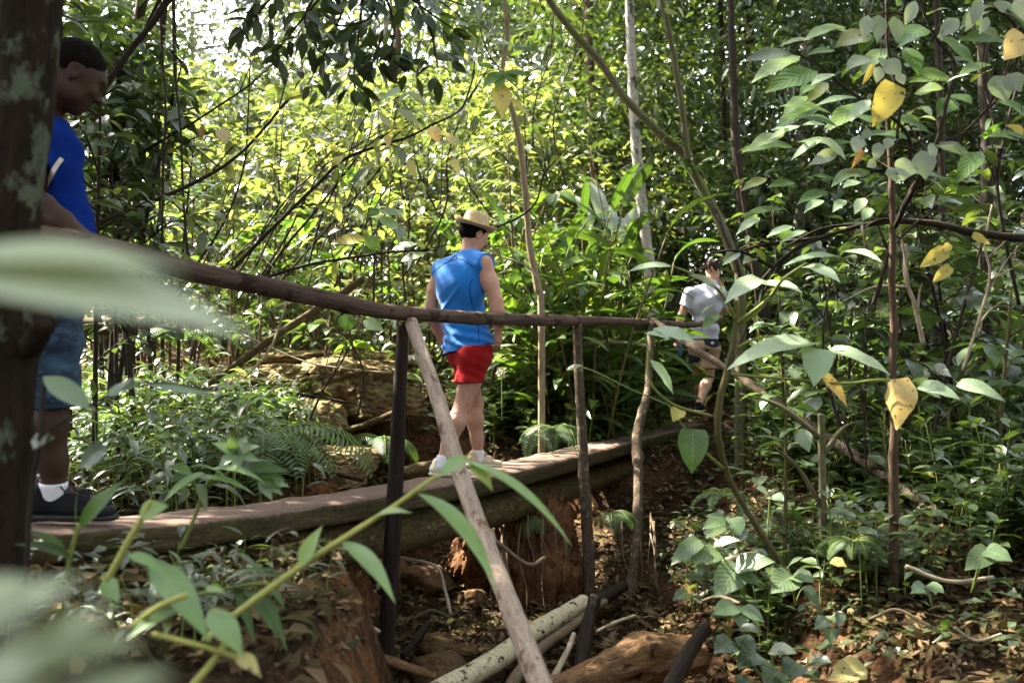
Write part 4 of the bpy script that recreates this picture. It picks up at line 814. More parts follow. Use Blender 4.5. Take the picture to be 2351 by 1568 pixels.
def bottle_mat():
    mm, N, Lk, out = nmat('blue_plastic'); p = N('BsdfPrincipled'); p.inputs['Base Color'].default_value = (.03, .22, .55, 1); setv(p, 'Roughness', .12); setv(p, 'Transmission Weight', .55); setv(p, 'IOR', 1.35); Lk(p.outputs[0], out.inputs[0]); return mm
tag(m.obj('water_bottle', bottle_mat(), origin=b0), 'translucent blue plastic water bottle held by the man in the white t-shirt', 'bottle')
# ---- man at left, half hidden by the trunk, facing right with a hand on the rail
d0 = 3.72
t = thing('person', 'man in royal blue t-shirt and denim shorts looking down, half hidden behind the left trunk', 'person', (q(130, 1195, d0)[0], d0, 1.33))
fw = unit(V(.86, .5, 0)); rt = unit(np.cross(fw, V(0, 0, 1)))
pel, wai, che, nk = q(118, 640, d0), q(124, 530, d0), q(110, 385, d0), q(92, 262, d0)
shl, shr = nk + V(0, 0, -.10) - rt * .18, nk + V(0, 0, -.10) + rt * .18 - fw * .01
shr = q(66, 318, d0 - .16); shl = q(100, 318, d0 + .17); elr = q(62, 455, d0 - .24); wrr = q(172, 530, d0 - .30)
ell = q(140, 470, d0 + .26); wrl = q(190, 560, d0 + .15)
hpr, hpl = q(104, 690, d0 - .09), q(122, 690, d0 + .09); knr, knl = q(124, 905, d0 - .10), q(128, 900, d0 + .12); anr, anl = q(122, 1122, d0 - .08), q(118, 1108, d0 + .20)
hc = q(168, 178, d0 - .02); hf = unit(fw * .83 + V(0, 0, -.56)); HR = frame(hf, unit(V(0, 0, 1) + fw * .5))
s = SDF(); R = torso(s, pel, wai, che, nk, shl, shr, fw, 0, .015, 1.0)
s.rc(nk - V(0, 0, .04), hc - hf * .03 - HR[2] * .05, .064, .058, .03)
limb(s, shr, elr, wrr, (.055, .052, .044, .050, .031), -fw * .2); limb(s, shl, ell, wrl, (.055, .052, .044, .050, .031), -fw * .2)
limb(s, hpr, knr, anr, (.092, .080, .060, .064, .040), -fw); limb(s, hpl, knl, anl, (.092, .080, .060, .064, .040), -fw)
hand_sdf(s, wrr, q(252, 572, d0 - .36) - wrr, V(0, 0, -1), -1, .42); hand_sdf(s, wrl, V(.6, -.4, -.3), V(0, 0, -1), 1, .5)
for a in (anr, anl): s.rc(a, a + fw * .07 - V(0, 0, .055), .04, .032, .02)
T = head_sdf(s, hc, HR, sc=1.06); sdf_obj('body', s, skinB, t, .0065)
h = SDF(); h.el(T(0, -.016, .046), V(.086, .105, .095), HR, .01); h.cut(T(0, .073, 0), HR[1]); h.cut(T(0, 0, .0), unit(-HR[2] + .62 * HR[1])); h.el(T(0, .095, .03), V(.07, .032, .034), HR, .01, 'sub')
for e in (1, -1): h.el(T(e * .086, 0, .0), V(.02, .026, .034), HR, .006, 'sub')
h.disp = lambda p: .003 * noise3(p * 90, 6, 2); sdf_obj('hair', h, hairm, t, .0055, 1)
for e in (1, -1):
    b = SDF(); b.rc(T(e * .012, .100, .034), T(e * .05, .084, .036), .006, .005, .005); sdf_obj('eyebrow', b, hairm, t, .005, 1)
s = SDF(); torso(s, pel, wai, che, nk, shl, shr, fw, .014, .010, .95); s.rc(pel, pel - V(0, 0, .06), .17, .175, .05, flat=fw, fs=.80)
for a, b_ in ((shl, ell), (shr, elr)): s.rc(a, a + (b_ - a) * .62, .074, .076, .03); s.rc(a + (b_ - a) * .80, a + (b_ - a) * 1.35, .10, .10, .004, op='sub')
s.rc(nk, nk + (hc - nk) * .5, .068, .08, .01, op='sub'); s.cut(q(120, 660, d0), V(0, 0, -1))
fd = tshirt_folds(.006, 41, (.1, .1, 1), 34); s.disp = fd
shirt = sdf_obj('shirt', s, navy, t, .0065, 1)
def strip_on(o, name, pxs, d, mat, wpx, n=24):
    c = spline(np.array([[x, y] for x, y in pxs], float), n); base = ROOT[o.name]; bv = BVHTree.FromPolygons([v.co[:] for v in o.data.vertices], [p.vertices[:] for p in o.data.polygons]); tn = unit(np.gradient(c, axis=0)); nn = np.stack([-tn[:, 1], tn[:, 0]], -1); rows = []
    for sgn in (-.5, 0, .5):
        row = []
        for p in c + nn * wpx * sgn:
            w_ = P(p[0], p[1], d); dr = unit(w_ - V(0, 0, CZ)); h_ = bv.ray_cast(Vector(w_ - dr * 1.2 - base), Vector(dr), 3.0)
            row.append((np.array(h_[0]) + base - dr * .004) if h_[0] is not None else None)
        rows.append(row)
    ok = [all(rows[a][k] is not None for a in range(3)) for k in range(n)]
    m = MB(); v = []; f = []; 
    for k in range(n): v += [rows[a][k] if ok[k] else V(0, 0, 0) for a in range(3)]
    for k in range(n - 1):
        if ok[k] and ok[k + 1] and max(np.linalg.norm(rows[a][k] - rows[a][k + 1]) for a in range(3)) < .06: f += [(3 * k + a, 3 * k + a + 1, 3 * k + a + 4, 3 * k + a + 3) for a in range(2)]
    if f:
        v = np.array(v); used = sorted(set(np.array(f).ravel())); mp = {a: i for i, a in enumerate(used)}; m.add(v[used], [[mp[a] for a in r] for r in f]); return m.obj(name, mat, o)
strip_on(shirt, 'white_stripe', [(142, 364), (126, 386), (114, 410), (98, 436)], d0, stripe, 11)
strip_on(shirt, 'white_stripe', [(104, 505), (112, 530), (120, 552)], d0, stripe, 10)
s = SDF(); s.el(pel - V(0, 0, .06), V(.180, .128, .15), R, .05)
for hp, kn in ((hpr, knr), (hpl, knl)): s.rc(hp, hp + (kn - hp) * 1.02, .110, .090, .05)
s.cut(q(125, 938, d0), unit(V(.1, 0, -1))); s.disp = tshirt_folds(.007, 51, (.2, .1, 1), 34); sdf_obj('denim_shorts', s, denim, t, .007, 1)
for an, kn, fd_ in ((anr, knr, unit(V(.95, .1, -.03))), (anl, knl, unit(V(.9, .35, -.03)))):
    shoe(t, an, fd_, V(0, 0, 1), (blacksh, darksole), sc=1.2); sock(t, kn, an, sockm, .028, .047)
# ------------------------------------------------------------ plant builders
def jit(g, n, s): return g.normal(0, s, (n, 3))
def clump(mb, g, c, r, n, L, W, big=False, kind='ovate', flat=.75, up=1.0, dn=.35, rr=None, hz=1.0):
    "a cloud of leaves, denser towards the rim, drooping outwards"
    u = unit(g.normal(size=(n, 3))); rad_ = g.random(n) ** .45
    p = np.asarray(c) + u * rad_[:, None] * np.asarray(r)
    tip = unit((u * .6 + jit(g, n, .55)) * V(1, 1, hz) + V(0, 0, -dn)); upv = unit(V(0, 0, up) + jit(g, n, .45))
    s = g.uniform(.65, 1.25, n)
    if big: leaves(mb, p, tip, upv, L * s, W * s, kind, 4, 3, .3, .25, rr, g=g)
    else: tiny(mb, p, tip, upv, L * s, W * s, rr, g=g)
def bush_tree(name, label, group, g, trunk, tr, bark, clumps, leafmat, nleaf, L, W, big=False, limbs=True, cat='tree', crown='crown', kind='ovate', sides=10):
    "trunk polyline, crown of leaf clumps (centre, radius), limbs reaching into the clumps"
    t = thing(name, label, cat, trunk[0], group)
    m = MB(); tube(m, trunk, tr, max(14, len(trunk) * 8), sides, .08, int(g.integers(1e6))); m.obj('trunk', bark, t)
    tp = np.asarray(trunk, float); tc = spline(tp, 40)
    if limbs:
        m = MB(); k_ = 0
        for c, r in clumps:
            c = np.asarray(c, float); ok = tc[:, 2] < c[2] + .2; cand = tc[ok] if ok.any() else tc[-3:]
            a = cand[np.argmin(np.linalg.norm(cand - c, axis=1) - .35 * cand[:, 2])]; mid = a * .5 + c * .5 + V(0, 0, .12) * np.linalg.norm(c - a) + jit(g, 1, .08)[0]
            tube(m, [a, mid, c], [min(tr[-1] * .8, .05) if len(np.atleast_1d(tr)) > 1 else .03, .02, .007], 10, 6, .05)
            for q in range(3):
                e = c + unit(g.normal(size=3)) * r * .8; b = mid * .3 + c * .7; tube(m, [b, (b + e) / 2 + V(0, 0, .04), e], [.010, .007, .003], 6, 4); k_ += 1
        if m.n: m.obj('branches', bark, t)
    m = MB()
    for c, r in clumps: clump(m, g, c, np.array([r, r, r * .7]), int(nleaf * r * r), L, W, big, kind)
    m.obj(crown, leafmat, t); return t
def herb(g, mS, mL, base, h, n, L, W, lean=None, kind='ovate', droop=.3, pair=True, r=.004, hi=.25, rows=5, up=.5):
    "stem with opposite or alternate leaves"
    lean = g.normal(0, .12, 2) if lean is None else lean
    base = np.asarray(base, float); top = base + V(lean[0] * h, lean[1] * h, h); mid = base + V(lean[0] * .25 * h, lean[1] * .25 * h, h * .55)
    c, tn = tube(mS, [base, mid, top], [r, r * .8, r * .45], 10, 5); a0 = g.uniform(0, 6.28)
    for k in range(n):
        f = hi + (1 - hi) * (k + 1) / n; i = min(int(f * 9), 9); p = c[i]; s = (.75 + .5 * math.sin(math.pi * min(1, f * .9))) * g.uniform(.8, 1.15)
        az = a0 + k * (1.571 if pair else 2.4)
        for e in ((0, math.pi) if pair else (0,)):
            d = V(math.cos(az + e), math.sin(az + e), up * g.uniform(.4, 1.3) + (.5 if k == n - 1 else 0)); st = p + unit(d) * L * .12
            leaves(mL, st[None], d, V(0, 0, 1) + g.normal(0, .2, 3), L * s, W * s, kind, rows, 3, droop * g.uniform(.6, 1.4), .22, g=g)
def fern(g, mS, mL, base, n, L, az0=0, spread=6.28, elev=.9, pin=.16, droop=1.0):
    for k in range(n):
        az = az0 + spread * (k + g.uniform(-.2, .2)) / n; l = L * g.uniform(.75, 1.1); el = elev * g.uniform(.8, 1.15); pts = []; p = np.asarray(base, float); a = el
        for q in range(9): pts.append(p); p = p + V(math.cos(az) * math.cos(a), math.sin(az) * math.cos(a), math.sin(a)) * l / 8; a -= droop * .24
        c, tn = tube(mS, pts, [.005, .004, .003, .0015], 24, 4) if False else tube(mS, pts, np.linspace(.005, .001, 9), 24, 4)
        m_ = 24; i = np.linspace(2, 23, m_).astype(int); cp, ct = c[i], tn[i]; side = unit(np.cross(ct, V(0, 0, 1)) + 1e-6); w_ = pin * l * np.sin(np.linspace(.45, 3.0, m_)) ** .8 * 1.6
        for e in (1, -1):
            d = side * e + ct * .45 + V(0, 0, -.12); leaves(mL, cp, d, np.cross(side, ct) + V(0, 0, .01), w_, np.full(m_, l * .024), 'lance', 4, 3, .2, .1, g=g)
def ginger(g, mS, mL, base, n, h, L, W, droop=.55):
    for k in range(n):
        az = g.uniform(0, 6.28); ln = g.uniform(.15, .6); hh = h * g.uniform(.7, 1.15); b = np.asarray(base) + V(g.normal(0, .12), g.normal(0, .12), 0)
        top = b + V(math.cos(az) * ln * hh * .6, math.sin(az) * ln * hh * .6, hh); c, tn = tube(mS, [b, b * .5 + top * .5 - V(math.cos(az), math.sin(az), 0) * .06, top], [.012, .010, .006], 14, 6)
        m_ = int(g.integers(8, 13)); a2 = az + 1.57 * g.choice([1, 0])
        for q in range(m_):
            f = .12 + .88 * q / (m_ - 1); p = c[min(13, int(f * 13))]; e = 1 if q % 2 else -1; d = V(math.cos(a2) * e, math.sin(a2) * e, .75 + .9 * (q == m_ - 1)) + g.normal(0, .15, 3)
            leaves(mL, p[None], d, V(0, 0, 1) + g.normal(0, .3, 3), L * g.uniform(.75, 1.1), W * g.uniform(.8, 1.1), 'strap', 9, 3, droop * g.uniform(.5, 1.4), .3, g=g)
COPIES = []
def scatter(proto, spots, g, label=None, group=None, smin=.75, smax=1.2):
    out = []
    for i, (x, y, z) in enumerate(spots):
        o = proto if (i == 0 and not proto.get('placed')) else copy_tree(proto); proto['placed'] = 1
        o.location = (x, y, z); o.rotation_euler = (g.normal(0, .06), g.normal(0, .06), g.uniform(0, 6.28)); s = g.uniform(smin, smax); o.scale = (s, s, s * g.uniform(.9, 1.1)); out.append(o); COPIES.append(o)
    return out
def clean(o):
    if 'placed' in o: del o['placed']
def plant_proto(name, label, cat, group, build, leafmat, stemmat):
    t = thing(name, label, cat, (0, 0, 0), group); s_, l_ = MB(), MB(); build(s_, l_); mk = [q[2] for q in s_.marks]
    if len(mk) > 1: s_.f.append(np.array([[a, a + 1, b + 1, b] for a, b in zip(mk[:-1], mk[1:])]))     # buried faces added to join the stems into one mesh
    s_.obj('stem', stemmat, t); l_.obj('foliage', leafmat, t); return t
# ------------------------------------------------------------ far forest mass
g = np.random.default_rng(101)
def far_mass(name, mat, label, n, xr, yr, zr, rr, nl, L, W, keep, seed, tone=None):
    g = np.random.default_rng(seed); m = MB(); k = 0
    while k < n:
        x, y = g.uniform(*xr), g.uniform(*yr); z = g.uniform(*zr); r = g.uniform(*rr)
        px, py = 1175.5 + x / y * F, 784 - (z - CZ) / y * F
        if px < -350 or px > 2700 or py < -420 or not keep(px, py, y): continue
        base = gz(x, y)
        if z < base + .1: continue
        clump(m, g, (x, y, z), np.array([r, r, r * .6]), int(nl * r * r), L * g.uniform(.8, 1.3), W, rr=None, dn=.15, hz=.6); k += 1
    o = m.obj(name, mat); return tag(o, label, 'foliage', None, 'stuff')
def keep_a(px, py, d):
    hole = math.exp(-(((px - 560) / 330) ** 2 + ((py - 90) / 150) ** 2)) * .80 + math.exp(-(((px - 1010) / 140) ** 2 + ((py - 230) / 110) ** 2)) * .45 + math.exp(-(((px - 1900) / 700) ** 2 + ((py + 30) / 260) ** 2)) * .78
    return g.random() > hole
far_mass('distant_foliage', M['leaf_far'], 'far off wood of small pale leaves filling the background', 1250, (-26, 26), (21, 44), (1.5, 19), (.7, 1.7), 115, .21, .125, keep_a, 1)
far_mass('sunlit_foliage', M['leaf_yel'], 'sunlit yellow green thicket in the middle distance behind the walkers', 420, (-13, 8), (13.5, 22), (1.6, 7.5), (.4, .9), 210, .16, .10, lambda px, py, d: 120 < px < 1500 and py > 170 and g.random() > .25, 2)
far_mass('shaded_foliage', M['leaf_deep'], 'darker leafy thicket in the middle distance on the right side', 640, (0, 15), (13.5, 22), (1.2, 10), (.4, 1.0), 200, .16, .09, lambda px, py, d: px > 1210 and g.random() > (.42 if py < 260 else .18 if py < 450 else .4), 3)  # deep leaf colour stands in for the shade on this side
# ------------------------------------------------------------ trees one can tell apart
def crown_above(g, x, y, z0, z1, n, rx, r=(.5, 1.0)): return [(V(x + g.normal(0, rx), y + g.normal(0, rx), g.uniform(z0, z1)), g.uniform(*r)) for _ in range(n)]
def pt(px, y, d): return P(px, y, d)
def base_of(p): return V(p[0], p[1], gz(p[0], p[1]) - .1)
g = np.random.default_rng(202)
T_ = [  # name, label, bark, trunk pixels, depth, radii, crown spec, leaves
 ('slender_tree', 'slender smooth tan tree rising just right of the straw hat', 'bark_tan', [(1243, 735), (1235, 660), (1217, 570), (1208, 460), (1193, 330), (1172, 240), (1152, 180), (1165, 80), (1158, 0), (1150, -150)], 8.6, (.030, .032, .030, .029, .027, .025, .022, .02, .018, .015), (1150, -230, 6), 'leaf_yel'),
 ('pale_tree', 'white barked straight tree standing behind the ginger plants', 'bark_white', [(1492, 640), (1485, 560), (1475, 480), (1460, 330), (1452, 180), (1445, 0), (1440, -200), (1436, -600)], 13.0, (.075, .072, .07, .066, .064, .06, .055, .05), (1436, -620, 12), 'leaf_mid'),
 ('leaning_tree', 'mossy leaning tree with a long diagonal trunk and bromeliads at its fork', 'bark_moss', [(1700, 680), (1690, 608), (1655, 515), (1612, 432), (1578, 372), (1560, 345), (1508, 300), (1430, 220), (1375, 140), (1310, 68), (1258, -5), (1190, -140)], 9.2, (.05, .045, .042, .04, .042, .044, .038, .036, .034, .032, .03, .025), (1190, -230, 7), 'leaf_yel'),
 ('pale_tree', 'pale grey trunk half hidden behind the silvery leaves at upper right', 'bark_white', [(1832, 600), (1835, 500), (1838, 380), (1843, 250), (1848, 100), (1850, -100), (1850, -500)], 17.0, (.10, .098, .095, .09, .085, .08, .06), (1850, -520, 12), 'leaf_mid'),
 ('brown_tree', 'straight reddish brown trunk in the dark wood right of the slender tan tree', 'bark_brown', [(1368, 640), (1367, 480), (1362, 330), (1357, 200), (1352, 60), (1350, -200), (1350, -500)], 15.0, (.07, .07, .066, .064, .06, .05, .04), (1350, -560, 10), 'leaf_mid'),
 ('brown_tree', 'broader dim brown trunk left of the straight reddish brown one', 'bark_brown', [(1318, 620), (1320, 480), (1322, 330), (1324, 200), (1326, -100), (1326, -500)], 18.0, (.11, .11, .10, .10, .09, .07), (1326, -520, 10), 'leaf_mid'),
 ('dark_tree', 'dark shaded trunk leaning among vines behind the head of the man at left', 'bark_dark', [(300, 640), (322, 560), (345, 420), (362, 250), (372, 100), (385, -100), (390, -400)], 8.2, (.04, .036, .03, .026, .022, .02, .018), (360, -430, 10), 'leaf_mid'),
 ('dark_tree', 'thin dark trunk right of the shaded leaning trunk at left', 'bark_dark', [(352, 620), (370, 480), (395, 330), (402, 160), (398, 0), (392, -300)], 9.0, (.026, .024, .02, .018, .016, .014), (392, -360, 7), 'leaf_mid'),
 ('dark_tree', 'dim far trunk behind the tangle of thin branches left of the straw hat', 'bark_brown', [(905, 560), (902, 420), (908, 250), (912, 80), (915, -200)], 19.0, (.10, .10, .09, .08, .07), (915, -260, 9), 'leaf_yel'),
 ('dark_tree', 'dark trunk at the right edge among hanging leaves', 'bark_dark', [(2262, 720), (2260, 560), (2268, 400), (2262, 250), (2255, 80), (2250, -200)], 10.5, (.075, .07, .066, .06, .055, .045), (2250, -330, 8), 'leaf_mid'),
 ('dark_tree', 'dark trunk with a pale scar just behind the man in the white t-shirt', 'bark_dark', [(1765, 905), (1758, 800), (1750, 690), (1728, 600), (1705, 480), (1690, 330), (1680, 100), (1672, -200)], 13.2, (.10, .09, .085, .08, .07, .06, .05, .04), (1672, -240, 8), 'leaf_mid'),
 ('sapling', 'thin dark upright sapling stem in front of the right undergrowth', 'bark_brown', [(2052, 1060), (2054, 980), (2050, 860), (2052, 760), (2048, 640), (2050, 520), (2047, 420), (2040, 300), (2035, 200)], 4.9, (.022, .02, .019, .018, .017, .016, .014, .012, .008), None, None)]
TR = []
for nm, lab, bark, px, d, rr, cr, lm in T_:
    pts = [P(x, y, d) for x, y in px]; b = base_of(pts[0]); pts = [b] + pts if b[2] < pts[0][2] - .05 else pts; rr = (rr[0] * 1.15,) + tuple(rr) if len(pts) > len(rr) else rr
    if cr:
        c = P(cr[0], cr[1], d); R_ = 1.5 if d < 10 else 2.4
        cl = [(c + V(g.normal(0, R_ * .7), g.normal(0, R_ * .6), g.normal(.3, R_ * .35)), g.uniform(.6, 1.15)) for _ in range(cr[2])]
        t = bush_tree(nm, lab, None, g, pts, rr, M[bark], cl, M[lm], 190 if d > 10 else 150, .17 if d > 10 else .15, .075, sides=14)
    else:
        t = thing(nm, lab, 'sapling', pts[0]); m = MB(); tube(m, pts, rr, 70, 12, .08, 5, knots=((.3, 1, .006, .03), (.55, 4, .006, .03), (.8, 2, .006, .03))); m.obj('trunk', M[bark], t)
    TR.append(t)
# second stem of the leaning tree and bromeliads growing on it
lt = TR[2]; m = MB(); tube(m, [P(1580, 372, 9.15), P(1566, 250, 9.1), P(1545, 120, 9.1), P(1520, 0, 9.1), P(1480, -160, 9.1)], [.035, .03, .028, .026, .022], 50, 12, .08, 9); m.obj('side_stem', M['bark_moss'], lt)
m = MB(); tube(m, [P(1640, 470, 9.2), P(1665, 545, 9.0), P(1690, 600, 8.9), P(1700, 640, 8.9)], [.012, .016, .018, .016], 24, 8, .1, 19); m.obj('side_stem', M['bark_dark'], lt)
for k, (x, y, n) in enumerate([(1545, 325, 22), (1578, 385, 26)]):
    c = P(x, y, 9.1); m = MB(); az = g.uniform(0, 6.28, n); el = g.uniform(-.1, 1.2, n); d = np.stack([np.cos(az) * np.cos(el), np.sin(az) * np.cos(el), np.sin(el)], -1)
    leaves(m, np.repeat(c[None], n, 0), d, V(0, 0, 1), g.uniform(.16, .28, n), .018, 'lance', 6, 3, .7, .3, g=g); o = m.obj('bromeliad', M['leaf_strap'], origin=c); tag(o, ['spiky bromeliad tuft above the fork of the mossy leaning tree', 'spiky bromeliad tuft just below the fork of the mossy leaning tree'][k], 'bromeliad')
# generic forest trees further back (copies of three kinds)
kinds = []
for k in range(3):
    gg = np.random.default_rng(300 + k); h = 9 + k; tr = [V(0, 0, -.3), V(.1 * k, 0, 2), V(.2, .1, 5), V(.1, .2, h)]
    cl = [(V(gg.normal(0, 1.4), gg.normal(0, 1.4), gg.uniform(3.2, h + .8)), gg.uniform(.8, 1.5)) for _ in range(16)]
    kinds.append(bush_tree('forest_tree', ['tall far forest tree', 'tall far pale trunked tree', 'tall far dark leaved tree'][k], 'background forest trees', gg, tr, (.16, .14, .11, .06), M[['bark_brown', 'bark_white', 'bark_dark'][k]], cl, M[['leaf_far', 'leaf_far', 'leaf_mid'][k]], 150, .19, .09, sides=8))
spots = [[], [], []]
for (px, d, k) in [(-150, 24, 0), (90, 20, 2), (330, 27, 0), (480, 31, 1), (640, 34, 0), (760, 30, 1), (880, 33, 0), (1010, 35, 0), (1120, 29, 1), (1230, 24, 2), (1300, 30, 0), (1420, 22, 2), (1530, 26, 0), (1600, 21, 2), (1700, 24, 2), (1790, 20, 2), (1900, 25, 0), (1990, 22, 2), (2090, 19, 2), (2180, 24, 1), (2290, 20, 2), (2400, 22, 0), (2530, 18, 2), (1460, 34, 0)]:
    x = (px - 1175.5) / F * d; spots[k].append((x, d, gz(x, d)))
for k in range(3): scatter(kinds[k], spots[k], g, smin=.85, smax=1.25); clean(kinds[k])
# trees added on the left bank and overhead, their crowns shading bridge and wood
gg = np.random.default_rng(401)
for k, (x, y, h, z0, sp, n, lab) in enumerate([(-4.6, 6.6, 11, 3.6, 1.9, 46, 'dense dark tree added on the left bank, its crown shading the man at left'), (-7.0, 8.0, 11.5, 3.4, 1.7, 36, 'dense tree added farther up the left bank behind the dark trunks'), (-4.6, 3.2, 10.0, 3.2, 1.7, 40, 'dense tree added left of the leaning lichen trunk, mostly out of sight')]):
    z = gz(x, y); tr = [V(x, y, z - .2), V(x + .1, y, z + 2.5), V(x, y + .1, z + h)]; cl = []
    while len(cl) < n:
        c = V(x + gg.normal(0, sp), y + gg.normal(0, sp), z + gg.uniform(z0, h + 1)); 
        if c[0] / max(c[1], .1) * F + 1175 < 420 or c[2] > CZ + (820 + 60) / F * c[1] + .8: cl.append((c, gg.uniform(.7, 1.2)))
    bush_tree('shade_tree', lab, 'shade trees added on the left bank', gg, tr, (.13, .11, .05), M['bark_dark'], cl, M['leaf_mid'], 170, .16, .075)
for k, (x, y, h, rr, n, lab) in enumerate([(3.2, 15.6, 10.5, 2.2, 30, 'slim trunk of a tall shade tree added right of the leaning mossy tree'), (5.2, 12.4, 10, 2.2, 30, 'slim trunk of a tall shade tree added right of the man in white'), (7.2, 8.0, 9.0, 2.0, 28, 'tall shade tree added at the right edge, crown above the picture'), (3.6, 17.5, 12, 2.4, 30, 'slim shade tree added behind the ginger plants, crown above the picture'), (7.5, 14.5, 11, 2.6, 28, 'slim shade tree added deep in the shaded wood at the right')]):
    z = gz(x, y); tr = [V(x, y, z - .2), V(x + .15, y, z + 3), V(x - .1, y + .1, z + h)]; cl = [(V(x + gg.normal(0, rr), y + gg.normal(0, rr), z + gg.uniform(h - 2.2, h + 1.2)), gg.uniform(.9, 1.5)) for _ in range(n)]
    bush_tree('added_canopy_tree', lab, 'tall canopy trees added for shade', gg, tr, (.05, .045, .035), M['bark_dark'], cl, M['leaf_mid'], 150, .17, .08)  # trees added so their crowns darken the wood at the right
# unseen trees added beside and behind the viewer to cut the fill light
gg = np.random.default_rng(402); tr = [V(0, 0, -.3), V(.2, 0, 3), V(0, .1, 8.5)]
kb = bush_tree('added_surrounding_tree', 'leafy tree added beside or behind the viewer', 'unseen trees added around the viewer', gg, tr, (.16, .13, .06), M['bark_brown'], [(V(gg.normal(0, 1.7), gg.normal(0, 1.7), gg.uniform(2.2, 9.2)), gg.uniform(1.0, 1.6)) for _ in range(30)], M['leaf_mid'], 70, .26, .13, sides=8)
scatter(kb, [(x, y, gz(x, y)) for x, y in [(-6.0, -.2), (6.0, .6), (-8.5, 5.0), (9.0, 5.0), (-6, -5), (7, -5.5), (9.5, -1), (-9.5, 1), (-4, -10), (1, -12), (7, -11), (12, 3)]], gg, smin=1.0, smax=1.3); clean(kb)
t = tr = None
gg = np.random.default_rng(403); x, y = 4.9, 3.0; z = gz(x, y); cl = [(V(3.3 + gg.normal(0, .9), 3.6 + gg.normal(0, .9), gg.uniform(4.7, 6.8)), gg.uniform(.6, 1.0)) for _ in range(26)]
bush_tree('added_canopy_tree', 'added tree just outside the right edge, crown shading the right bank', 'tall canopy trees added for shade', gg, [V(x, y, z - .2), V(x - .2, y, 3.5), V(x - .8, y + .2, 6.2)], (.09, .08, .05), M['bark_brown'], cl, M['leaf_mid'], 190, .16, .08)  # tree added out of view so its crown darkens the right bank
gg = np.random.default_rng(404); x, y = -4.3, 10.6; z = gz(x, y); cl = [(V(-1.9 + gg.normal(0, 1.2), 10.2 + gg.normal(0, .9), gg.uniform(7.6, 9.8)), gg.uniform(.7, 1.2)) for _ in range(30)]
bush_tree('added_canopy_tree', 'shade tree added at the top of the left bank, its crown over the bridge', 'tall canopy trees added for shade', gg, [V(x, y, z - .2), V(x + .1, y, 4), V(x + .8, y, 8)], (.07, .06, .05), M['bark_dark'], cl, M['leaf_mid'], 170, .17, .08)  # tree added so its offset crown shades the right undergrowth
gg = np.random.default_rng(405); cl = [(P(gg.uniform(175, 330), gg.uniform(60, 600), gg.uniform(6.4, 7.6)), gg.uniform(.28, .48)) for _ in range(24)]; b_ = P(250, 700, 7); b_[2] = gz(b_[0], b_[1])
bush_tree('dark_bush', 'big dark leafy bush in deep shade behind the man at left', None, gg, [b_, b_ + V(.05, 0, 1.2), b_ + V(0, .1, 2.6)], (.03, .025, .015), M['bark_dark'], cl, M['leaf_deep'], 420, .13, .065, cat='bush')
# ------------------------------------------------------------ shrubs and saplings of the middle distance
def screen_spots(g, n, pxr, dr, ok=lambda x, y: True, mind=.0):
    out = []; tries = 0
    while len(out) < n and tries < 20000:
        tries += 1; d = math.sqrt(g.uniform(dr[0] ** 2, dr[1] ** 2)); px = g.uniform(*pxr); x = (px - 1175.5) / F * d
        if not ok(x, d) or clear_of(x, d): continue
        if mind and any((x - a) ** 2 + (d - b) ** 2 < mind ** 2 for a, b, _ in out): continue
        out.append((x, d, gz(x, d) - .01))
    return out
def clear_of(x, y):
    "keep off the bridge, the gully, the path and the people"
    c = -1.61 + .457 * (y - 3.7)
    if 2.8 < y < 12 and abs(x - c) < .55: return True
    if y < 9.3 and abs(x - np.interp(y, AXIS[:, 1], AXIS[:, 0])) < 1.25: return True
    px = 1175.5 + x / y * F; dp = np.interp(px, [1500, 2205], [9.25, 5.85])
    if 1640 < px < 2190 and dp - 1.5 < y < dp + .1: return True
    if 1480 < px < 1740 and 7 < y < 12.6: return True
    if 1340 < px < 1610 and 4.5 < y < 11: return True
    if 960 < px < 1170 and 5 < y < 6.8: return True
    if 10.5 < y < 15 and abs(x - (1.75 + .22 * (y - 10.5))) < .5: return True
    return False
G = np.random.default_rng(500)
# tall thin saplings with broad leaves, lit by the sun behind
def mk_sapling(seed, h, nb, nl, L, W, lm, sm, label, group, name='leafy_sapling'):
    g = np.random.default_rng(seed); t = thing(name, label, 'sapling', (0, 0, 0), group); s_, l_ = MB(), MB()
    ln = g.normal(0, .12, 2); c, tn = tube(s_, [V(0, 0, -.05), V(ln[0] * h * .4, ln[1] * h * .4, h * .5), V(ln[0] * h, ln[1] * h, h)], [.017, .012, .005], 24, 6)
    for b in range(nb):
        i = int(23 * (.25 + .75 * (b + 1) / nb)); az = b * 2.4 + g.uniform(-.4, .4); bl = g.uniform(.35, .75) * h * .35 * (1.25 - .6 * b / nb)
        d = V(math.cos(az), math.sin(az), g.uniform(.2, .7)); p = c[min(i, 23)]; e = p + unit(d) * bl; mid = (p + e) / 2 + V(0, 0, .06 * bl)
        bc, bt = tube(s_, [p, mid, e - V(0, 0, .05 * bl)], [.007, .005, .002], 12, 5)
        for q in range(nl):
            f = .25 + .75 * (q + 1) / nl; pp = bc[min(11, int(f * 11))]; sd = unit(np.cross(bt[6], V(0, 0, 1))) * (1 if q % 2 else -1)
            dd = bt[6] * .55 + sd * (0 if q == nl - 1 else .9) + V(0, 0, g.uniform(-.45, .1))
            leaves(l_, pp[None], dd, V(0, 0, 1) + g.normal(0, .25, 3), L * g.uniform(.7, 1.15), W * g.uniform(.8, 1.1), 'ovate', 5, 3, .35 * g.uniform(.5, 1.4), .2, g=g)
    s_.obj('stem', M[sm], t); l_.obj('foliage', M[lm], t); return t
sun1 = mk_sapling(1, 2.6, 9, 6, .19, .085, 'leaf_yel', 'bark_brown', 'sunlit yellow green sapling', 'sunlit saplings behind the bridge')
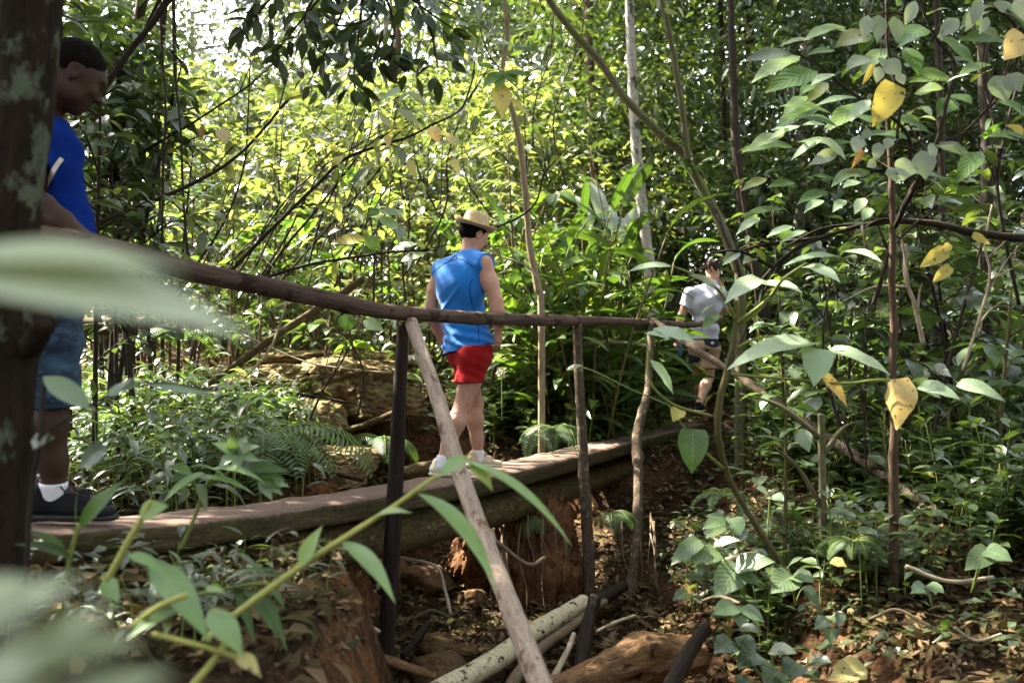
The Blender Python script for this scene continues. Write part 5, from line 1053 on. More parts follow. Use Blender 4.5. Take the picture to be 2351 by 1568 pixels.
sun2 = mk_sapling(2, 3.4, 11, 6, .17, .08, 'leaf_yel', 'bark_dark', 'tall thin stemmed sunlit sapling', 'sunlit saplings behind the bridge')
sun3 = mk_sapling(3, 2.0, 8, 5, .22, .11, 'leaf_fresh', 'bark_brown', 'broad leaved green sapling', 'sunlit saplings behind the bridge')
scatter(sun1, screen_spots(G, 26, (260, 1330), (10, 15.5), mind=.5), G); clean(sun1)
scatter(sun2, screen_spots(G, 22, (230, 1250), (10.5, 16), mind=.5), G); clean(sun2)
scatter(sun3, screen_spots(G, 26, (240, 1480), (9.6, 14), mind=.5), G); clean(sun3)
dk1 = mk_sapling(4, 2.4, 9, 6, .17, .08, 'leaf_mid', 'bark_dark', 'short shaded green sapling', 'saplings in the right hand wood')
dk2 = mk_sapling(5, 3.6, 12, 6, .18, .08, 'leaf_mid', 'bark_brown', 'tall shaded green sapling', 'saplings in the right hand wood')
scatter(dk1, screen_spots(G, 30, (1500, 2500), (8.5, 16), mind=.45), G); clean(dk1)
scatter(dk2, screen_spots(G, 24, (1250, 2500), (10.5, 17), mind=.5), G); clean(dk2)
rb = mk_sapling(6, 1.9, 10, 6, .21, .125, 'leaf_mid', 'bark_dark', 'big leaved shaded shrub', 'big leaved shrubs on the right', 'leafy_shrub')
rc_ = mk_sapling(7, 1.3, 8, 5, .18, .11, 'leaf_sage', 'stem_olive', 'pale big leaved low shrub', 'big leaved shrubs on the right', 'leafy_shrub')
scatter(rb, screen_spots(G, 20, (1760, 2460), (6.2, 10), mind=.5), G); clean(rb)
scatter(rc_, screen_spots(G, 16, (1740, 2460), (5.6, 9.5), mind=.45), G); clean(rc_)
# knee high herbs
def mk_herb(seed, label, group, n, h, nl, L, W, lm, kind='ovate', pair=True, droop=.3, name='understory_herb', spread=.14, up=.5):
    g = np.random.default_rng(seed)
    def b(s_, l_):
        for k in range(n): herb(g, s_, l_, (g.normal(0, spread), g.normal(0, spread), -.02), h * g.uniform(.7, 1.2), nl, L, W, kind=kind, droop=droop, pair=pair, up=up)
    return plant_proto(name, label, 'plant', group, b, M[lm], M['stem_green'])
h1 = mk_herb(11, 'knee high broad leaved herb', 'broad leaved herbs of the right undergrowth', 5, .62, 5, .135, .068, 'leaf_mid')
h2 = mk_herb(12, 'low bushy fresh green herb', 'broad leaved herbs of the right undergrowth', 8, .42, 4, .12, .064, 'leaf_mid')
h3 = mk_herb(13, 'waist high long leaved herb', 'broad leaved herbs of the right undergrowth', 4, .95, 6, .17, .075, 'leaf_mid')
scatter(h1, screen_spots(G, 80, (1080, 2500), (6.5, 13.5), lambda x, y: x > .2 or y > 9.6, .24), G, smin=.8, smax=1.3)
scatter(h1, screen_spots(G, 34, (1620, 2450), (5.4, 8), lambda x, y: x > 1.3, .25), G, smin=.7, smax=1.1); clean(h1)
scatter(h2, screen_spots(G, 70, (1080, 2500), (6.0, 12), lambda x, y: x > .3 or y > 9.5, .22), G, smin=.7, smax=1.2)
scatter(h2, screen_spots(G, 40, (1640, 2450), (5.0, 7.2), lambda x, y: x > 1.4, .2), G, smin=.6, smax=1.0); clean(h2)
scatter(h3, screen_spots(G, 44, (1150, 2500), (8, 14.5), lambda x, y: x > .3 or y > 9.8, .3), G); clean(h3)
l1 = mk_herb(14, 'dark lance leaved herb', 'lance leaved herbs of the left bank', 7, .38, 5, .17, .034, 'leaf_deep', 'lance', False, .6, 'bank_herb', .16, .6)
l2 = mk_herb(15, 'bright narrow leaved herb', 'lance leaved herbs of the left bank', 6, .45, 5, .19, .036, 'leaf_grass', 'lance', False, .7, 'bank_herb', .14, .7)
l3 = mk_herb(16, 'small seedling clump', 'lance leaved herbs of the left bank', 5, .25, 3, .09, .05, 'leaf_mid', 'ovate', True, .3, 'bank_herb', .16)
scatter(l1, screen_spots(G, 46, (180, 640), (4.9, 8.6), lambda x, y: x < -1.5, .2), G)
near = lambda x, y: x < -.62 and abs(x - (-1.61 + .457 * (y - 3.7))) > .4
scatter(l1, [(x, y, gz(x, y)) for x, y in [(-.95, 2.9), (-1.25, 2.7), (-.8, 3.35)]], G, smin=.5, smax=.75); clean(l1)
scatter(l2, screen_spots(G, 20, (190, 660), (4.8, 8.2), lambda x, y: x < -1.4, .25), G, smin=.7, smax=1.1); clean(l2)
scatter(l3, screen_spots(G, 26, (180, 660), (4.5, 8.5), lambda x, y: x < -1.35, .2), G); clean(l3)
b1 = mk_sapling(17, 1.2, 8, 6, .15, .06, 'leaf_mid', 'bark_brown', 'small leafy bank bush', 'bushes at the back of the left bank', 'bank_bush')
scatter(b1, screen_spots(G, 26, (180, 1000), (8.8, 11), lambda x, y: y > 9 or x < -2.6, .35), G); clean(b1)
db = mk_sapling(18, 2.3, 12, 8, .15, .06, 'leaf_deep', 'bark_dark', 'dark shaded leafy bush', 'dark bushes behind the man at left', 'dark_bush')
scatter(db, [(px_ / F * d_, d_, gz(px_ / F * d_, d_)) for px_, d_ in [(-960, 5.6), (-905, 6.0), (-930, 6.6), (-860, 6.6), (-820, 7.4), (-880, 7.6), (-940, 7.8), (-800, 8.6), (-850, 8.8), (-1010, 6.2), (-1060, 5.4), (-770, 7.9)]], G, smin=.95, smax=1.35); clean(db)
# ginger-like plants with long strap leaves behind the railing
gi = []
for k in range(3):
    gg = np.random.default_rng(30 + k)
    gi.append(plant_proto('ginger_plant', 'lush strap leaved ginger plant', 'plant', 'ginger plants behind the bridge', lambda s_, l_: ginger(gg, s_, l_, V(0, 0, -.03), 7, 1.25 + .2 * k, .62, .10), M['leaf_strap'], M['stem_olive']))
for k, lst in enumerate([[(1270, 9.9), (1400, 10.4), (1470, 11.8)], [(1330, 10.6), (1470, 10.9), (1230, 10.3), (1720, 13.6)], [(1380, 9.7), (1310, 11.4), (1190, 11.3)]]):
    scatter(gi[k], [((px - 1175.5) / F * d, d, gz((px - 1175.5) / F * d, d)) for px, d in lst], G, smin=1.05, smax=1.3); clean(gi[k])
# broad grey banana-like leaves standing behind the gingers
gg = np.random.default_rng(37); c = P(1400, 620, 12.4); t = thing('broad_leaf_plant', 'tall plant with upright pale grey broad leaves behind the ginger plants', 'plant', base_of(c)); s_ = MB(); b_ = base_of(c)
for k, (x0, y0, x1, y1, wpx) in enumerate([(1360, 520, 1330, 440, 20), (1388, 520, 1365, 400, 26), (1405, 530, 1385, 455, 30), (1440, 560, 1425, 490, 34), (1420, 560, 1470, 470, 22)]):
    a, e = P(x0, y0, 12.4), P(x1, y1, 12.5); tube(s_, [b_ + gg.normal(0, .04, 3), (b_ + a) / 2 + V(.05, 0, .1), a], [.018, .014, .008], 14, 6); m = MB()
    leaves(m, a[None], e - a, V(.3, -1, .3), np.linalg.norm(e - a) * 1.1, wpx * 12.4 / F * 1.5, 'strap', 10, 5, .3, .3, r=.3, g=gg); m.obj('leaf', M['leaf_quilt'], t)
s_.obj('stem', M['stem_green'], t)
# ferns
def mk_fern(name, label, base, n, L, seed, az0=0, spread=6.28, elev=.9, group=None, droop=1.0):
    g = np.random.default_rng(seed); t = thing(name, label, 'fern', base, group); s_, l_ = MB(), MB(); fern(g, s_, l_, base, n, L, az0, spread, elev, droop=droop); s_.obj('stem', M['stem_green'], t); l_.obj('fronds', M['leaf_fern'], t); return t
for k, (px, y, d, n, L, az, sp, el, lab) in enumerate([(1275, 985, 8.6, 4, .55, 3.6, 1.9, .5, 'pale fern with drooping fronds beside the plank, right of the red shorts man'), (610, 1010, 6.0, 7, .75, 4.6, 2.6, .55, 'large dark fern hanging over the plank edge left of the dark post'),
    (1960, 1245, 4.9, 9, .20, 0, 6.28, .55, 'small dark fern rosette on the right bank below the brace pole'), (1400, 1180, 7.6, 4, .30, 4.2, 2.4, .5, 'little bright fern under the plank beside the straight bark post'), (1215, 1185, 7.4, 4, .28, 4.0, 2, .3, 'little fern hanging under the plank above the clay pillar'),
    (410, 790, 8.2, 6, .6, 0, 6.28, .8, 'dark fern on the left bank below the blurred leaf'), (1660, 1140, 6.6, 6, .26, 0, 6.28, .6, 'shaded fern on the right bank left of the moss covered stem'), (880, 1010, 8.8, 5, .5, 3.2, 3, .5, 'dim fern in the hollow behind the dark post')]):
    mk_fern('fern', lab, P(px, y, d), n, L, 600 + k, az, sp, el)
# thin dark branches, vines and stems crossing the left and middle
def branch(pxs, d, r0, r1, label, mat='bark_dark', leavesn=0, lm='leaf_yel', L=.16, W=.075, seed=0, d1=None, name='slanting_branch', cat='branch', group='thin branches across the thicket', n=40, twigs=0):
    g = np.random.default_rng(seed); k = len(pxs); ds = np.linspace(d, d if d1 is None else d1, k); pts = [P(x, y, e) for (x, y), e in zip(pxs, ds)]
    t = thing(name, label, cat, pts[0], group); m = MB(); c, tn = tube(m, pts, np.linspace(r0, r1, k), n, 7, .12, seed); l_ = MB()
    for q in range(twigs):
        i = int(g.integers(n // 5, n - 2)); d_ = unit(tn[i] + g.normal(0, .6, 3) * V(1, .6, 1)); ln = g.uniform(.25, .7); e = c[i] + d_ * ln + V(0, 0, -.04); tc, tt = tube(m, [c[i], c[i] + d_ * ln * .5 + V(0, 0, .03), e], [r1 * .8 + .001, r1 * .6, .0015], 9, 5)
        for w_ in range(int(leavesn / max(twigs, 1))): 
            p = tc[min(8, 2 + w_ * 2)]; leaves(l_, p[None], tt[4] * .5 + g.normal(0, .6, 3) + V(0, 0, -.25), V(0, 0, 1) + g.normal(0, .3, 3), L * g.uniform(.7, 1.2), W * g.uniform(.8, 1.1), 'ovate', 5, 3, .3, .2, g=g)
    m.obj('stem', M[mat], t)
    if l_.n: l_.obj('foliage', M[lm], t)
    return t
B_ = [([(236, 205), (300, 115), (350, 55), (395, -10), (430, -70)], 5.2, .018, .013, 0, 0, 'thick dark branch rising from behind the head of the man at left'),
 ([(205, 520), (330, 470), (415, 435), (500, 390), (560, 345), (612, 288), (680, 210)], 6.2, .016, .006, 14, 5, 'dark knotted branch arching up from the left man towards upper right'),
 ([(205, 420), (290, 375), (360, 330), (430, 290), (500, 245), (580, 190), (655, 118)], 6.8, .012, .005, 14, 5, 'thin branch parallel above the dark knotted branch at left'),
 ([(505, 650), (580, 570), (650, 500), (720, 432), (784, 370), (860, 338), (930, 318), (990, 288), (1054, 255), (1078, 205), (1090, 160)], 7.6, .017, .006, 26, 8, 'long dark branch sweeping from the handrail up to the top centre'),
 ([(600, 645), (660, 560), (720, 490), (790, 400), (850, 330), (905, 300)], 8.0, .013, .006, 16, 5, 'straight dark branch fanning up behind the handrail'),
 ([(640, 650), (720, 560), (800, 470), (880, 380), (950, 290)], 8.6, .011, .005, 16, 5, 'thin straight branch right of the fanning dark one'),
 ([(540, 640), (640, 480), (720, 400), (800, 345), (880, 300)], 8.8, .010, .005, 14, 5, 'thin bent branch left of the fanning dark one'),
 ([(560, 655), (700, 610), (820, 590), (920, 577), (1010, 575)], 7.2, .013, .006, 12, 4, 'low nearly level branch running behind the shoulder of the blue shirt man'),
 ([(450, 610), (520, 500), (560, 380), (570, 250), (575, 120)], 7.4, .009, .005, 8, 4, 'upright thin vine left of the thicket'),
 ([(372, 560), (374, 400), (380, 250), (372, 120), (368, -20)], 5.8, .008, .006, 0, 0, 'thin straight vine hanging right of the man at left, left of two'),
 ([(432, 600), (420, 440), (415, 300), (400, 150), (396, -20)], 6.2, .008, .006, 0, 0, 'thin hanging vine right of the man at left, right of two'),
 ([(930, 690), (925, 600), (940, 520), (920, 420), (928, 330)], 9.5, .012, .006, 16, 6, 'dark upright stem left of the straw hat'),
 ([(1000, 480), (970, 420), (950, 350), (955, 280)], 9.8, .009, .004, 14, 5, 'short dark stem above and left of the straw hat'),
 ([(1130, 500), (1080, 430), (1060, 350), (1075, 260)], 10.2, .008, .004, 14, 5, 'thin dark stem rising right above the straw hat'),
 ([(1130, 525), (1190, 500), (1230, 465), (1250, 400), (1275, 370)], 8.4, .011, .006, 6, 3, 'bare curving branch to the right of the straw hat'),
 ([(1125, 575), (1150, 590), (1190, 602), (1215, 615), (1235, 640)], 8.2, .009, .008, 0, 0, 'short pale twig curving right of the straw hat'),
 ([(1300, 430), (1270, 300), (1290, 200), (1330, 100), (1345, -10)], 11.0, .010, .006, 16, 6, 'thin dark stem in the shadow right of the slender tan tree'),
 ([(1260, 420), (1225, 330), (1230, 230), (1260, 130), (1275, -10)], 11.3, .010, .006, 16, 6, 'thin dark wavy stem beside the slender tan tree'),
 ([(2350, 548), (2240, 535), (2150, 515), (2060, 508), (1985, 517), (1940, 528)], 5.0, .022, .011, 0, 0, 'thick dark nearly level branch crossing the right side'),
 ([(1940, 528), (1850, 560), (1790, 600), (1745, 650)], 5.2, .010, .012, 8, 4, 'thin dark branch dropping left from the level branch on the right'),
 ([(2005, 700), (2030, 620), (2055, 520), (2095, 430), (2150, 360)], 5.0, .013, .007, 0, 0, 'dark slanting stem crossing the thin sapling on the right'),
 ([(2210, 850), (2240, 760), (2272, 640), (2262, 560), (2278, 470)], 6.0, .010, .006, 8, 4, 'pale crooked vine hanging near the right edge'),
 ([(2120, 790), (2100, 700), (2080, 640), (2078, 560)], 6.2, .016, .012, 0, 0, 'pale blotched stem right of the thin dark sapling'),
 ([(1960, 1060), (1905, 900), (1890, 760), (1910, 640)], 6.4, .010, .006, 8, 4, 'thin upright dark stem left of the thin sapling'),
 ([(1990, 1100), (1985, 960), (1990, 820), (1985, 700)], 6.6, .008, .005, 8, 4, 'thin straight green stem close left of the thin sapling'),
 ([(1890, 1240), (1888, 1120), (1886, 1000), (1885, 950)], 5.2, .022, .018, 0, 0, 'short mossy upright stem on the right bank beneath the brace pole'),
 ([(2215, 60), (2280, 20), (2340, 80), (2320, 180), (2260, 260), (2180, 330)], 4.6, .010, .005, 0, 0, 'dark twisting twig in the upper right corner'),
 ([(2340, 700), (2310, 560), (2290, 420), (2310, 300), (2340, 180)], 6.0, .012, .008, 12, 5, 'dark upright stem at the right border'),
 ([(560, 870), (620, 800), (650, 720), (668, 650)], 7.6, .010, .007, 0, 0, 'thin vertical stick in front of the pale rock ledge'),
 ([(690, 1010), (740, 900), (790, 820), (850, 700)], 7.3, .010, .005, 0, 0, 'dark stick standing before the yellow sandstone block'),
 ([(820, 960), (835, 860), (800, 780), (765, 760)], 7.2, .008, .005, 0, 0, 'dark bent twig close left of the dark post'),
 ([(660, 900), (780, 920), (900, 950)], 7.5, .008, .006, 0, 0, 'long thin twig lying across the rocks'),
 ([(560, 770), (700, 830), (830, 850), (900, 855)], 8.0, .007, .005, 0, 0, 'thin pale stem trailing over the upper rocks')]
for k, (px, d, r0, r1, nl, tw, lab) in enumerate(B_):
    mt = 'twig_pale' if 'pale' in lab else ('bark_moss' if 'mossy' in lab else 'bark_dark')
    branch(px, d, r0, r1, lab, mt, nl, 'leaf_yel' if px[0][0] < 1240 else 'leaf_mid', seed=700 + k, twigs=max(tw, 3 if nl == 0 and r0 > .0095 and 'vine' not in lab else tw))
gg = np.random.default_rng(990); xs0 = np.sort(gg.uniform(430, 960, 18))
for k, x0 in enumerate(xs0):
    dx = gg.uniform(40, 330) * (1 if gg.random() < .85 else -.6); y0 = gg.uniform(600, 690); y1 = gg.uniform(150, 420); d = gg.uniform(7.6, 11.5); q = [(x0 + dx * f + gg.normal(0, 14), y0 + (y1 - y0) * f ** .9) for f in np.linspace(0, 1, 5)]
    branch(q, d, gg.uniform(.008, .013), .004, 'thin tangled dark stem behind the handrail, ' + ['leftmost', 'second from left', 'third from left', 'fourth from left', 'fifth from left', 'sixth from left', 'seventh from left', 'eighth from left', 'ninth from left', 'ninth from right', 'eighth from right', 'seventh from right', 'sixth from right', 'fifth from right', 'fourth from right', 'third from right', 'second from right', 'rightmost'][k] + ' by its foot', 'bark_dark', 12, 'leaf_yel', seed=1200 + k, twigs=5)
# ------------------------------------------------------------ leaf litter and low ground cover (nobody could count them)
g = np.random.default_rng(900)
def on_ground(n, dr, pxr, power=1.4):
    d = (g.uniform(dr[0] ** power, dr[1] ** power, n)) ** (1 / power); px = g.uniform(*pxr, n); x = (px - 1175.5) / F * d; return x, d
def normals_at(x, y, e=.04):
    zx = (ground_z(x + e, y) - ground_z(x - e, y)) / (2 * e); zy = (ground_z(x, y + e) - ground_z(x, y - e)) / (2 * e); return unit(np.stack([-zx, -zy, np.ones_like(zx)], -1))
x, y = on_ground(46000, (2.6, 13), (-120, 2500)); nr = normals_at(x, y); k = (nr[:, 2] > g.uniform(.35, .8, len(x))); x, y, nr = x[k], y[k], nr[k]; z = ground_z(x, y)
n = len(x); az = g.uniform(0, 6.28, n); t_ = np.stack([np.cos(az), np.sin(az), g.normal(.05, .3, n)], -1)
m = MB(); leaves(m, np.stack([x, y, z + g.uniform(.002, .03, n)], -1), t_, nr + g.normal(0, .4, (n, 3)), g.uniform(.045, .12, n), g.uniform(.022, .05, n), 'ovate', 3, 3, g.uniform(-.5, .9, n), .45, g=g)
tag(m.obj('leaf_litter', M['litter']), 'fallen brown leaves covering the forest floor', 'leaf litter', kind='stuff')
def cover(name, mat, label, n, dr, pxr, ok, L, W, h, seed, per=6, power=1.4):
    global g
    g = np.random.default_rng(seed); x, y = on_ground(n, dr, pxr, power); kk = np.array([ok(a, b) and not (2.8 < b < 12 and abs(a - (-1.61 + .457 * (b - 3.7))) < .26) for a, b in zip(x, y)]); x, y = x[kk], y[kk]; z = ground_z(x, y); n = len(x)
    m = MB(); X = np.repeat(x, per); Y = np.repeat(y, per); Z = np.repeat(z, per); N = len(X); az = g.uniform(0, 6.28, N); hh = np.repeat(h * g.uniform(.3, 1.3, n), per) * g.uniform(.3, 1, N)
    p = np.stack([X + np.cos(az) * .02 + g.normal(0, .02, N), Y + np.sin(az) * .02 + g.normal(0, .02, N), Z + hh], -1)
    leaves(m, p, np.stack([np.cos(az), np.sin(az), g.uniform(-.2, .6, N)], -1), V(0, 0, 1) + g.normal(0, .25, (N, 3)), L * g.uniform(.5, 1.3, N), W * g.uniform(.6, 1.2, N), 'ovate', 3, 3, .3, .2, g=g)
    for q in range(n):
        pass
    tag(m.obj(name, M[mat]), label, 'ground cover', kind='stuff')
ingully = lambda a, b: b < 9.3 and abs(a - np.interp(b, AXIS[:, 1], AXIS[:, 0])) < 1.15
cover('ground_cover', 'leaf_deep', 'low small leaved ground cover on the right bank', 1500, (4.2, 15), (1150, 2450), lambda a, b: not ingully(a, b) and noise3(np.array([[a * 1.2, b * 1.2, 0]]), 77, 2)[0] > (-.05 if b < 6.5 else -.6) and not (10.5 < b < 14 and abs(a - (1.75 + .22 * (b - 10.5))) < .4), .085, .045, .16, 901)
cover('ground_cover', 'leaf_deep', 'low small leaved ground cover on the left bank', 700, (2.8, 11), (-50, 1000), lambda a, b: not ingully(a, b) and noise3(np.array([[a * 1.5, b * 1.5, 0]]), 78, 2)[0] > 0, .075, .034, .14, 902)
cover('seedlings', 'leaf_dark', 'tiny dark seedlings dotted over the gully floor and walls', 160, (4.5, 9), (600, 1700), lambda a, b: True, .045, .026, .05, 903, 4)
# ------------------------------------------------------------ near plants built leaf by leaf
def fleaf(parent, mat, b, t, d0, d1, wpx, up=(0, -.8, .6), kind='ovate', droop=.3, fold=.2, r=None, wavy=0.0, rows=12, cols=5, name='leaf', seed=None):
    g = np.random.default_rng(int(b[0] * 7 + b[1] * 13 + t[0]) if seed is None else seed)
    A, E = P(b[0], b[1], d0), P(t[0], t[1], d1); C = E - A; Lc = np.linalg.norm(C); C = C / Lc; N = unit(np.asarray(up, float) - C * (np.asarray(up, float) @ C)); a = max(abs(droop), 1e-3)
    T = math.cos(a) * C + math.sin(a) * N; Ln = Lc * a / math.sin(a); m = MB()
    leaves(m, A[None], T, N, Ln, wpx * (d0 + d1) / 2 / F, kind, rows, cols, a, fold, g.random() if r is None else r, wavy, g=g)
    return m.obj(name, M[mat] if isinstance(mat, str) else mat, parent)
# --- grass-like stem with long leaves in front of the bridge
t = thing('bamboo_grass', 'yellow green grass stem with long arching leaves leaning in front of the plank and walker', 'plant', P(500, 1440, 2.25))
m = MB(); tube(m, [P(470, 1470, 2.2), P(530, 1418, 2.25), P(690, 1300, 2.3), P(800, 1228, 2.35), P(900, 1165, 2.4), P(985, 1105, 2.42), P(1080, 1043, 2.45)], [.009, .0085, .008, .007, .0062, .0055, .003], 60, 10, .03, 3); m.split('stem', M['stem_yel'], t)
for b, e, d0, d1, w, up, dr, r in [((958, 1132), (1141, 1360), 2.42, 2.25, 70, (.6, -.4, .8), .42, .45), ((1062, 1056), (1314, 1256), 2.45, 2.35, 46, (.5, -.35, .9), .38, .55), ((784, 1240), (908, 1386), 2.35, 2.2, 58, (.5, -.5, .75), .3, .6), ((690, 1302), (741, 1205), 2.3, 2.3, 44, (-.5, -.8, .2), .15, .85),
    ((860, 1186), (946, 1178), 2.38, 2.3, 32, (0, -.5, .9), .3, .7), ((1075, 1050), (1000, 1098), 2.45, 2.4, 40, (0, -.7, .7), .25, .65), ((1080, 1062), (1132, 1128), 2.45, 2.4, 34, (.4, -.8, .3), .3, .97)]:
    fleaf(t, 'leaf_grass', b, e, d0, d1, w, up, 'lance', dr, .22, r)
# --- broad lance leaves low at left
t = thing('broad_grass', 'clump of broad green leaves with brown scorched tips at the lower left', 'plant', P(420, 1530, 1.9))
m = MB(); tube(m, [P(420, 1600, 1.9), P(520, 1470, 1.95), P(490, 1400, 1.95)], [.008, .007, .005], 20, 8); tube(m, [P(245, 1335, 2.1), P(290, 1250, 2.1), P(328, 1185, 2.1), P(345, 1150, 2.1)], [.008, .007, .006, .004], 20, 8); tube(m, [P(300, 1440, 1.9), P(360, 1395, 1.9), P(430, 1365, 1.9)], .006, 12, 7); tube(m, [P(350, 1455, 1.9), P(450, 1480, 1.9), P(560, 1515, 1.95)], .006, 12, 7); m.split('stem', M['stem_yel'], t)
for b, e, d0, d1, w, up, dr, r, mt in [((345, 1290), (482, 1475), 2.0, 1.9, 78, (.5, -.7, .5), .3, .25, 'leaf_grass'), ((295, 1272), (385, 1320), 2.0, 1.95, 34, (0, -.5, .9), .3, .1, 'leaf_grass'), ((480, 1400), (560, 1510), 1.95, 1.9, 66, (.5, -.7, .4), .25, .4, 'leaf_grass'), ((405, 1400), (290, 1470), 1.95, 1.85, 50, (-.2, -.6, .8), .3, .15, 'leaf_grass'), ((320, 1180), (388, 1160), 2.1, 2.1, 46, (0, -.9, .5), .2, .6, 'leaf_grass'), ((240, 1330), (275, 1385), 2.1, 2.05, 44, (.3, -.9, .2), .2, .2, 'leaf_grass'), ((545, 1500), (600, 1555), 1.95, 1.9, 40, (.3, -.7, .6), .2, .95, 'leaf_yellow'), ((470, 1350), (520, 1360), 2, 2, 22, (0, -.5, .8), .2, .9, 'leaf_grass')]:
    fleaf(t, mt, b, e, d0, d1, w, up, 'lance', dr, .2, r)
t = thing('broad_grass', 'single bright green blade leaf standing before the dark shoe at left', 'plant', P(165, 1290, 2.5)); m = MB(); tube(m, [P(150, 1330, 2.5), P(165, 1260, 2.5), P(182, 1205, 2.5)], .006, 12, 7); m.split('stem', M['stem_green'], t)
fleaf(t, 'leaf_fresh', (180, 1212), (290, 1098), 2.5, 2.5, 52, (-.6, -.8, .3), 'lance', .12, .2, .6); fleaf(t, 'leaf_fresh', (176, 1215), (182, 1108), 2.5, 2.5, 20, (-.9, -.3, .3), 'lance', .12, .2, .4); fleaf(t, 'leaf_fresh', (150, 1265), (60, 1215), 2.5, 2.45, 30, (.2, -.5, .9), 'lance', .2, .2, .2); fleaf(t, 'leaf_dark', (165, 1280), (30, 1250), 2.5, 2.4, 40, (.1, -.6, .9), 'lance', .3, .2, .8)
# --- narrow arching leaves beside the orange slope
t = thing('arching_grass', 'spray of narrow drooping green leaves over the orange soil slope', 'plant', P(520, 1370, 2.7)); m = MB(); tube(m, [P(450, 1365, 2.7), P(520, 1352, 2.7), P(600, 1340, 2.7), P(640, 1345, 2.7)], .005, 16, 7); m.split('stem', M['stem_green'], t)
for b, e, w, dr, r in [((500, 1355), (655, 1315), 24, .55, .3), ((530, 1352), (668, 1330), 26, .5, .2), ((560, 1350), (640, 1470), 30, .4, .1), ((590, 1345), (660, 1500), 24, .4, .15), ((540, 1355), (585, 1480), 26, .35, .1), ((610, 1342), (655, 1400), 22, .4, .3), ((500, 1360), (480, 1330), 20, .3, .5)]:
    fleaf(t, 'leaf_fresh', b, e, 2.7, 2.6, w, (.2, -.5, .9), 'lance', dr, .2, r)
# --- lobed grey-green leaves in front of the plank at left
t = thing('lobed_leaf_plant', 'plant with lobed grey green leaves and arching bright ones hanging before the plank', 'plant', P(470, 1240, 3.0)); m = MB(); tube(m, [P(415, 1260, 3.0), P(450, 1180, 3.0), P(470, 1120, 3.0), P(505, 1085, 3.0)], .006, 20, 7); tube(m, [P(470, 1120, 3.0), P(530, 1080, 3.0), P(550, 1045, 3.0)], .004, 12, 7); m.split('stem', M['stem_green'], t)
for k, (cx, cy, L, az) in enumerate([(540, 1040, 62, [-150, -105, -60, -20, 25, 80, 130]), (560, 1070, 110, [10, 25, 40]), (600, 1100, 70, [20, 45, 70]), (440, 1085, 60, [150, 200, 120])]):
    for a in az:
        e = (cx + L * math.cos(rad(a)), cy + L * .75 * math.sin(rad(a))); fleaf(t, 'leaf_pale' if k in (0, 2) else 'leaf_fresh', (cx, cy), e, 3.0, 2.95, 20 + L * .12, (0, -.8, .6), 'lance', .2, .15, .1 + .1 * (a % 3))
for b, e, w, mt in [((470, 1085), (370, 1160), 26, 'leaf_grass'), ((480, 1080), (610, 1110), 26, 'leaf_grass'), ((450, 1100), (590, 1140), 22, 'leaf_grass'), ((455, 1110), (475, 1180), 24, 'leaf_yel')]: fleaf(t, mt, b, e, 3.0, 2.9, w, (.1, -.4, .9), 'lance', .45, .2)
# --- dim blurred plants before the left man's legs
t = thing('dim_leaf_plant', 'dim blurred bluish leaves hanging before the legs of the man at left', 'plant', P(180, 1150, 2.3)); m = MB(); tube(m, [P(60, 1330, 2.3), P(70, 1150, 2.3), P(95, 990, 2.3), P(100, 870, 2.3)], .006, 20, 6); tube(m, [P(95, 1000, 2.3), P(210, 930, 2.3), P(330, 880, 2.3), P(500, 895, 2.3)], .004, 20, 6); m.split('stem', M['bark_dark'], t)
for b, e, w, mt, r in [((98, 865), (222, 945), 52, 'leaf_pale', .1), ((70, 1015), (128, 1005), 40, 'leaf_mid', .4), ((75, 1030), (118, 985), 36, 'leaf_mid', .5), ((245, 1025), (180, 1075), 56, 'leaf_mid', .2), ((240, 910), (330, 875), 30, 'leaf_pale', .0), ((330, 880), (500, 912), 26, 'leaf_pale', .15), ((250, 920), (320, 860), 24, 'leaf_mid', .4)]: fleaf(t, mt, b, e, 2.3, 2.3, w, (0, -.8, .6), 'ovate', .2, .15, r, .02)
# --- very near out-of-focus leaves
t = thing('blurred_near_leaf', 'huge pale blurred leaf reaching in from the left edge across the handrail', 'leaf', P(-40, 640, .50)); fleaf(t, 'leaf_blur', (-130, 625), (585, 775), .50, .50, 255, (.1, -.5, .87), 'lance', .16, .18, .75, rows=14, cols=7); fleaf(t, 'leaf_blur', (-160, 600), (440, 625), .52, .50, 170, (.1, -.4, .9), 'lance', .14, .2, .5, rows=14, cols=7); m = MB(); tube(m, [P(-300, 700, .52), P(-200, 640, .51), P(-125, 620, .50)], .0025, 10, 6); m.split('stem', M['stem_green'], t)
t = thing('blurred_near_leaf', 'cluster of pale blurred leaves filling the bottom left corner', 'leaf', P(100, 1620, .42))
for b, e, w, r in [((-120, 1640), (270, 1390), 120, .7), ((-100, 1480), (190, 1330), 100, .9), ((40, 1700), (400, 1540), 120, .2), ((-60, 1560), (330, 1470), 120, .1), ((-120, 1420), (80, 1330), 90, .5), ((-100, 1660), (150, 1580), 110, .3)]: fleaf(t, 'leaf_blur', b, e, .42, .42, w * 1.25, (.1, -.45, .9), 'ovate', .2, .15, r, rows=12, cols=5)
m = MB(); tube(m, [P(-160, 1760, .43), P(-60, 1640, .42), P(60, 1500, .42), P(150, 1400, .42)], .0025, 14, 6); m.split('stem', M['stem_green'], t)
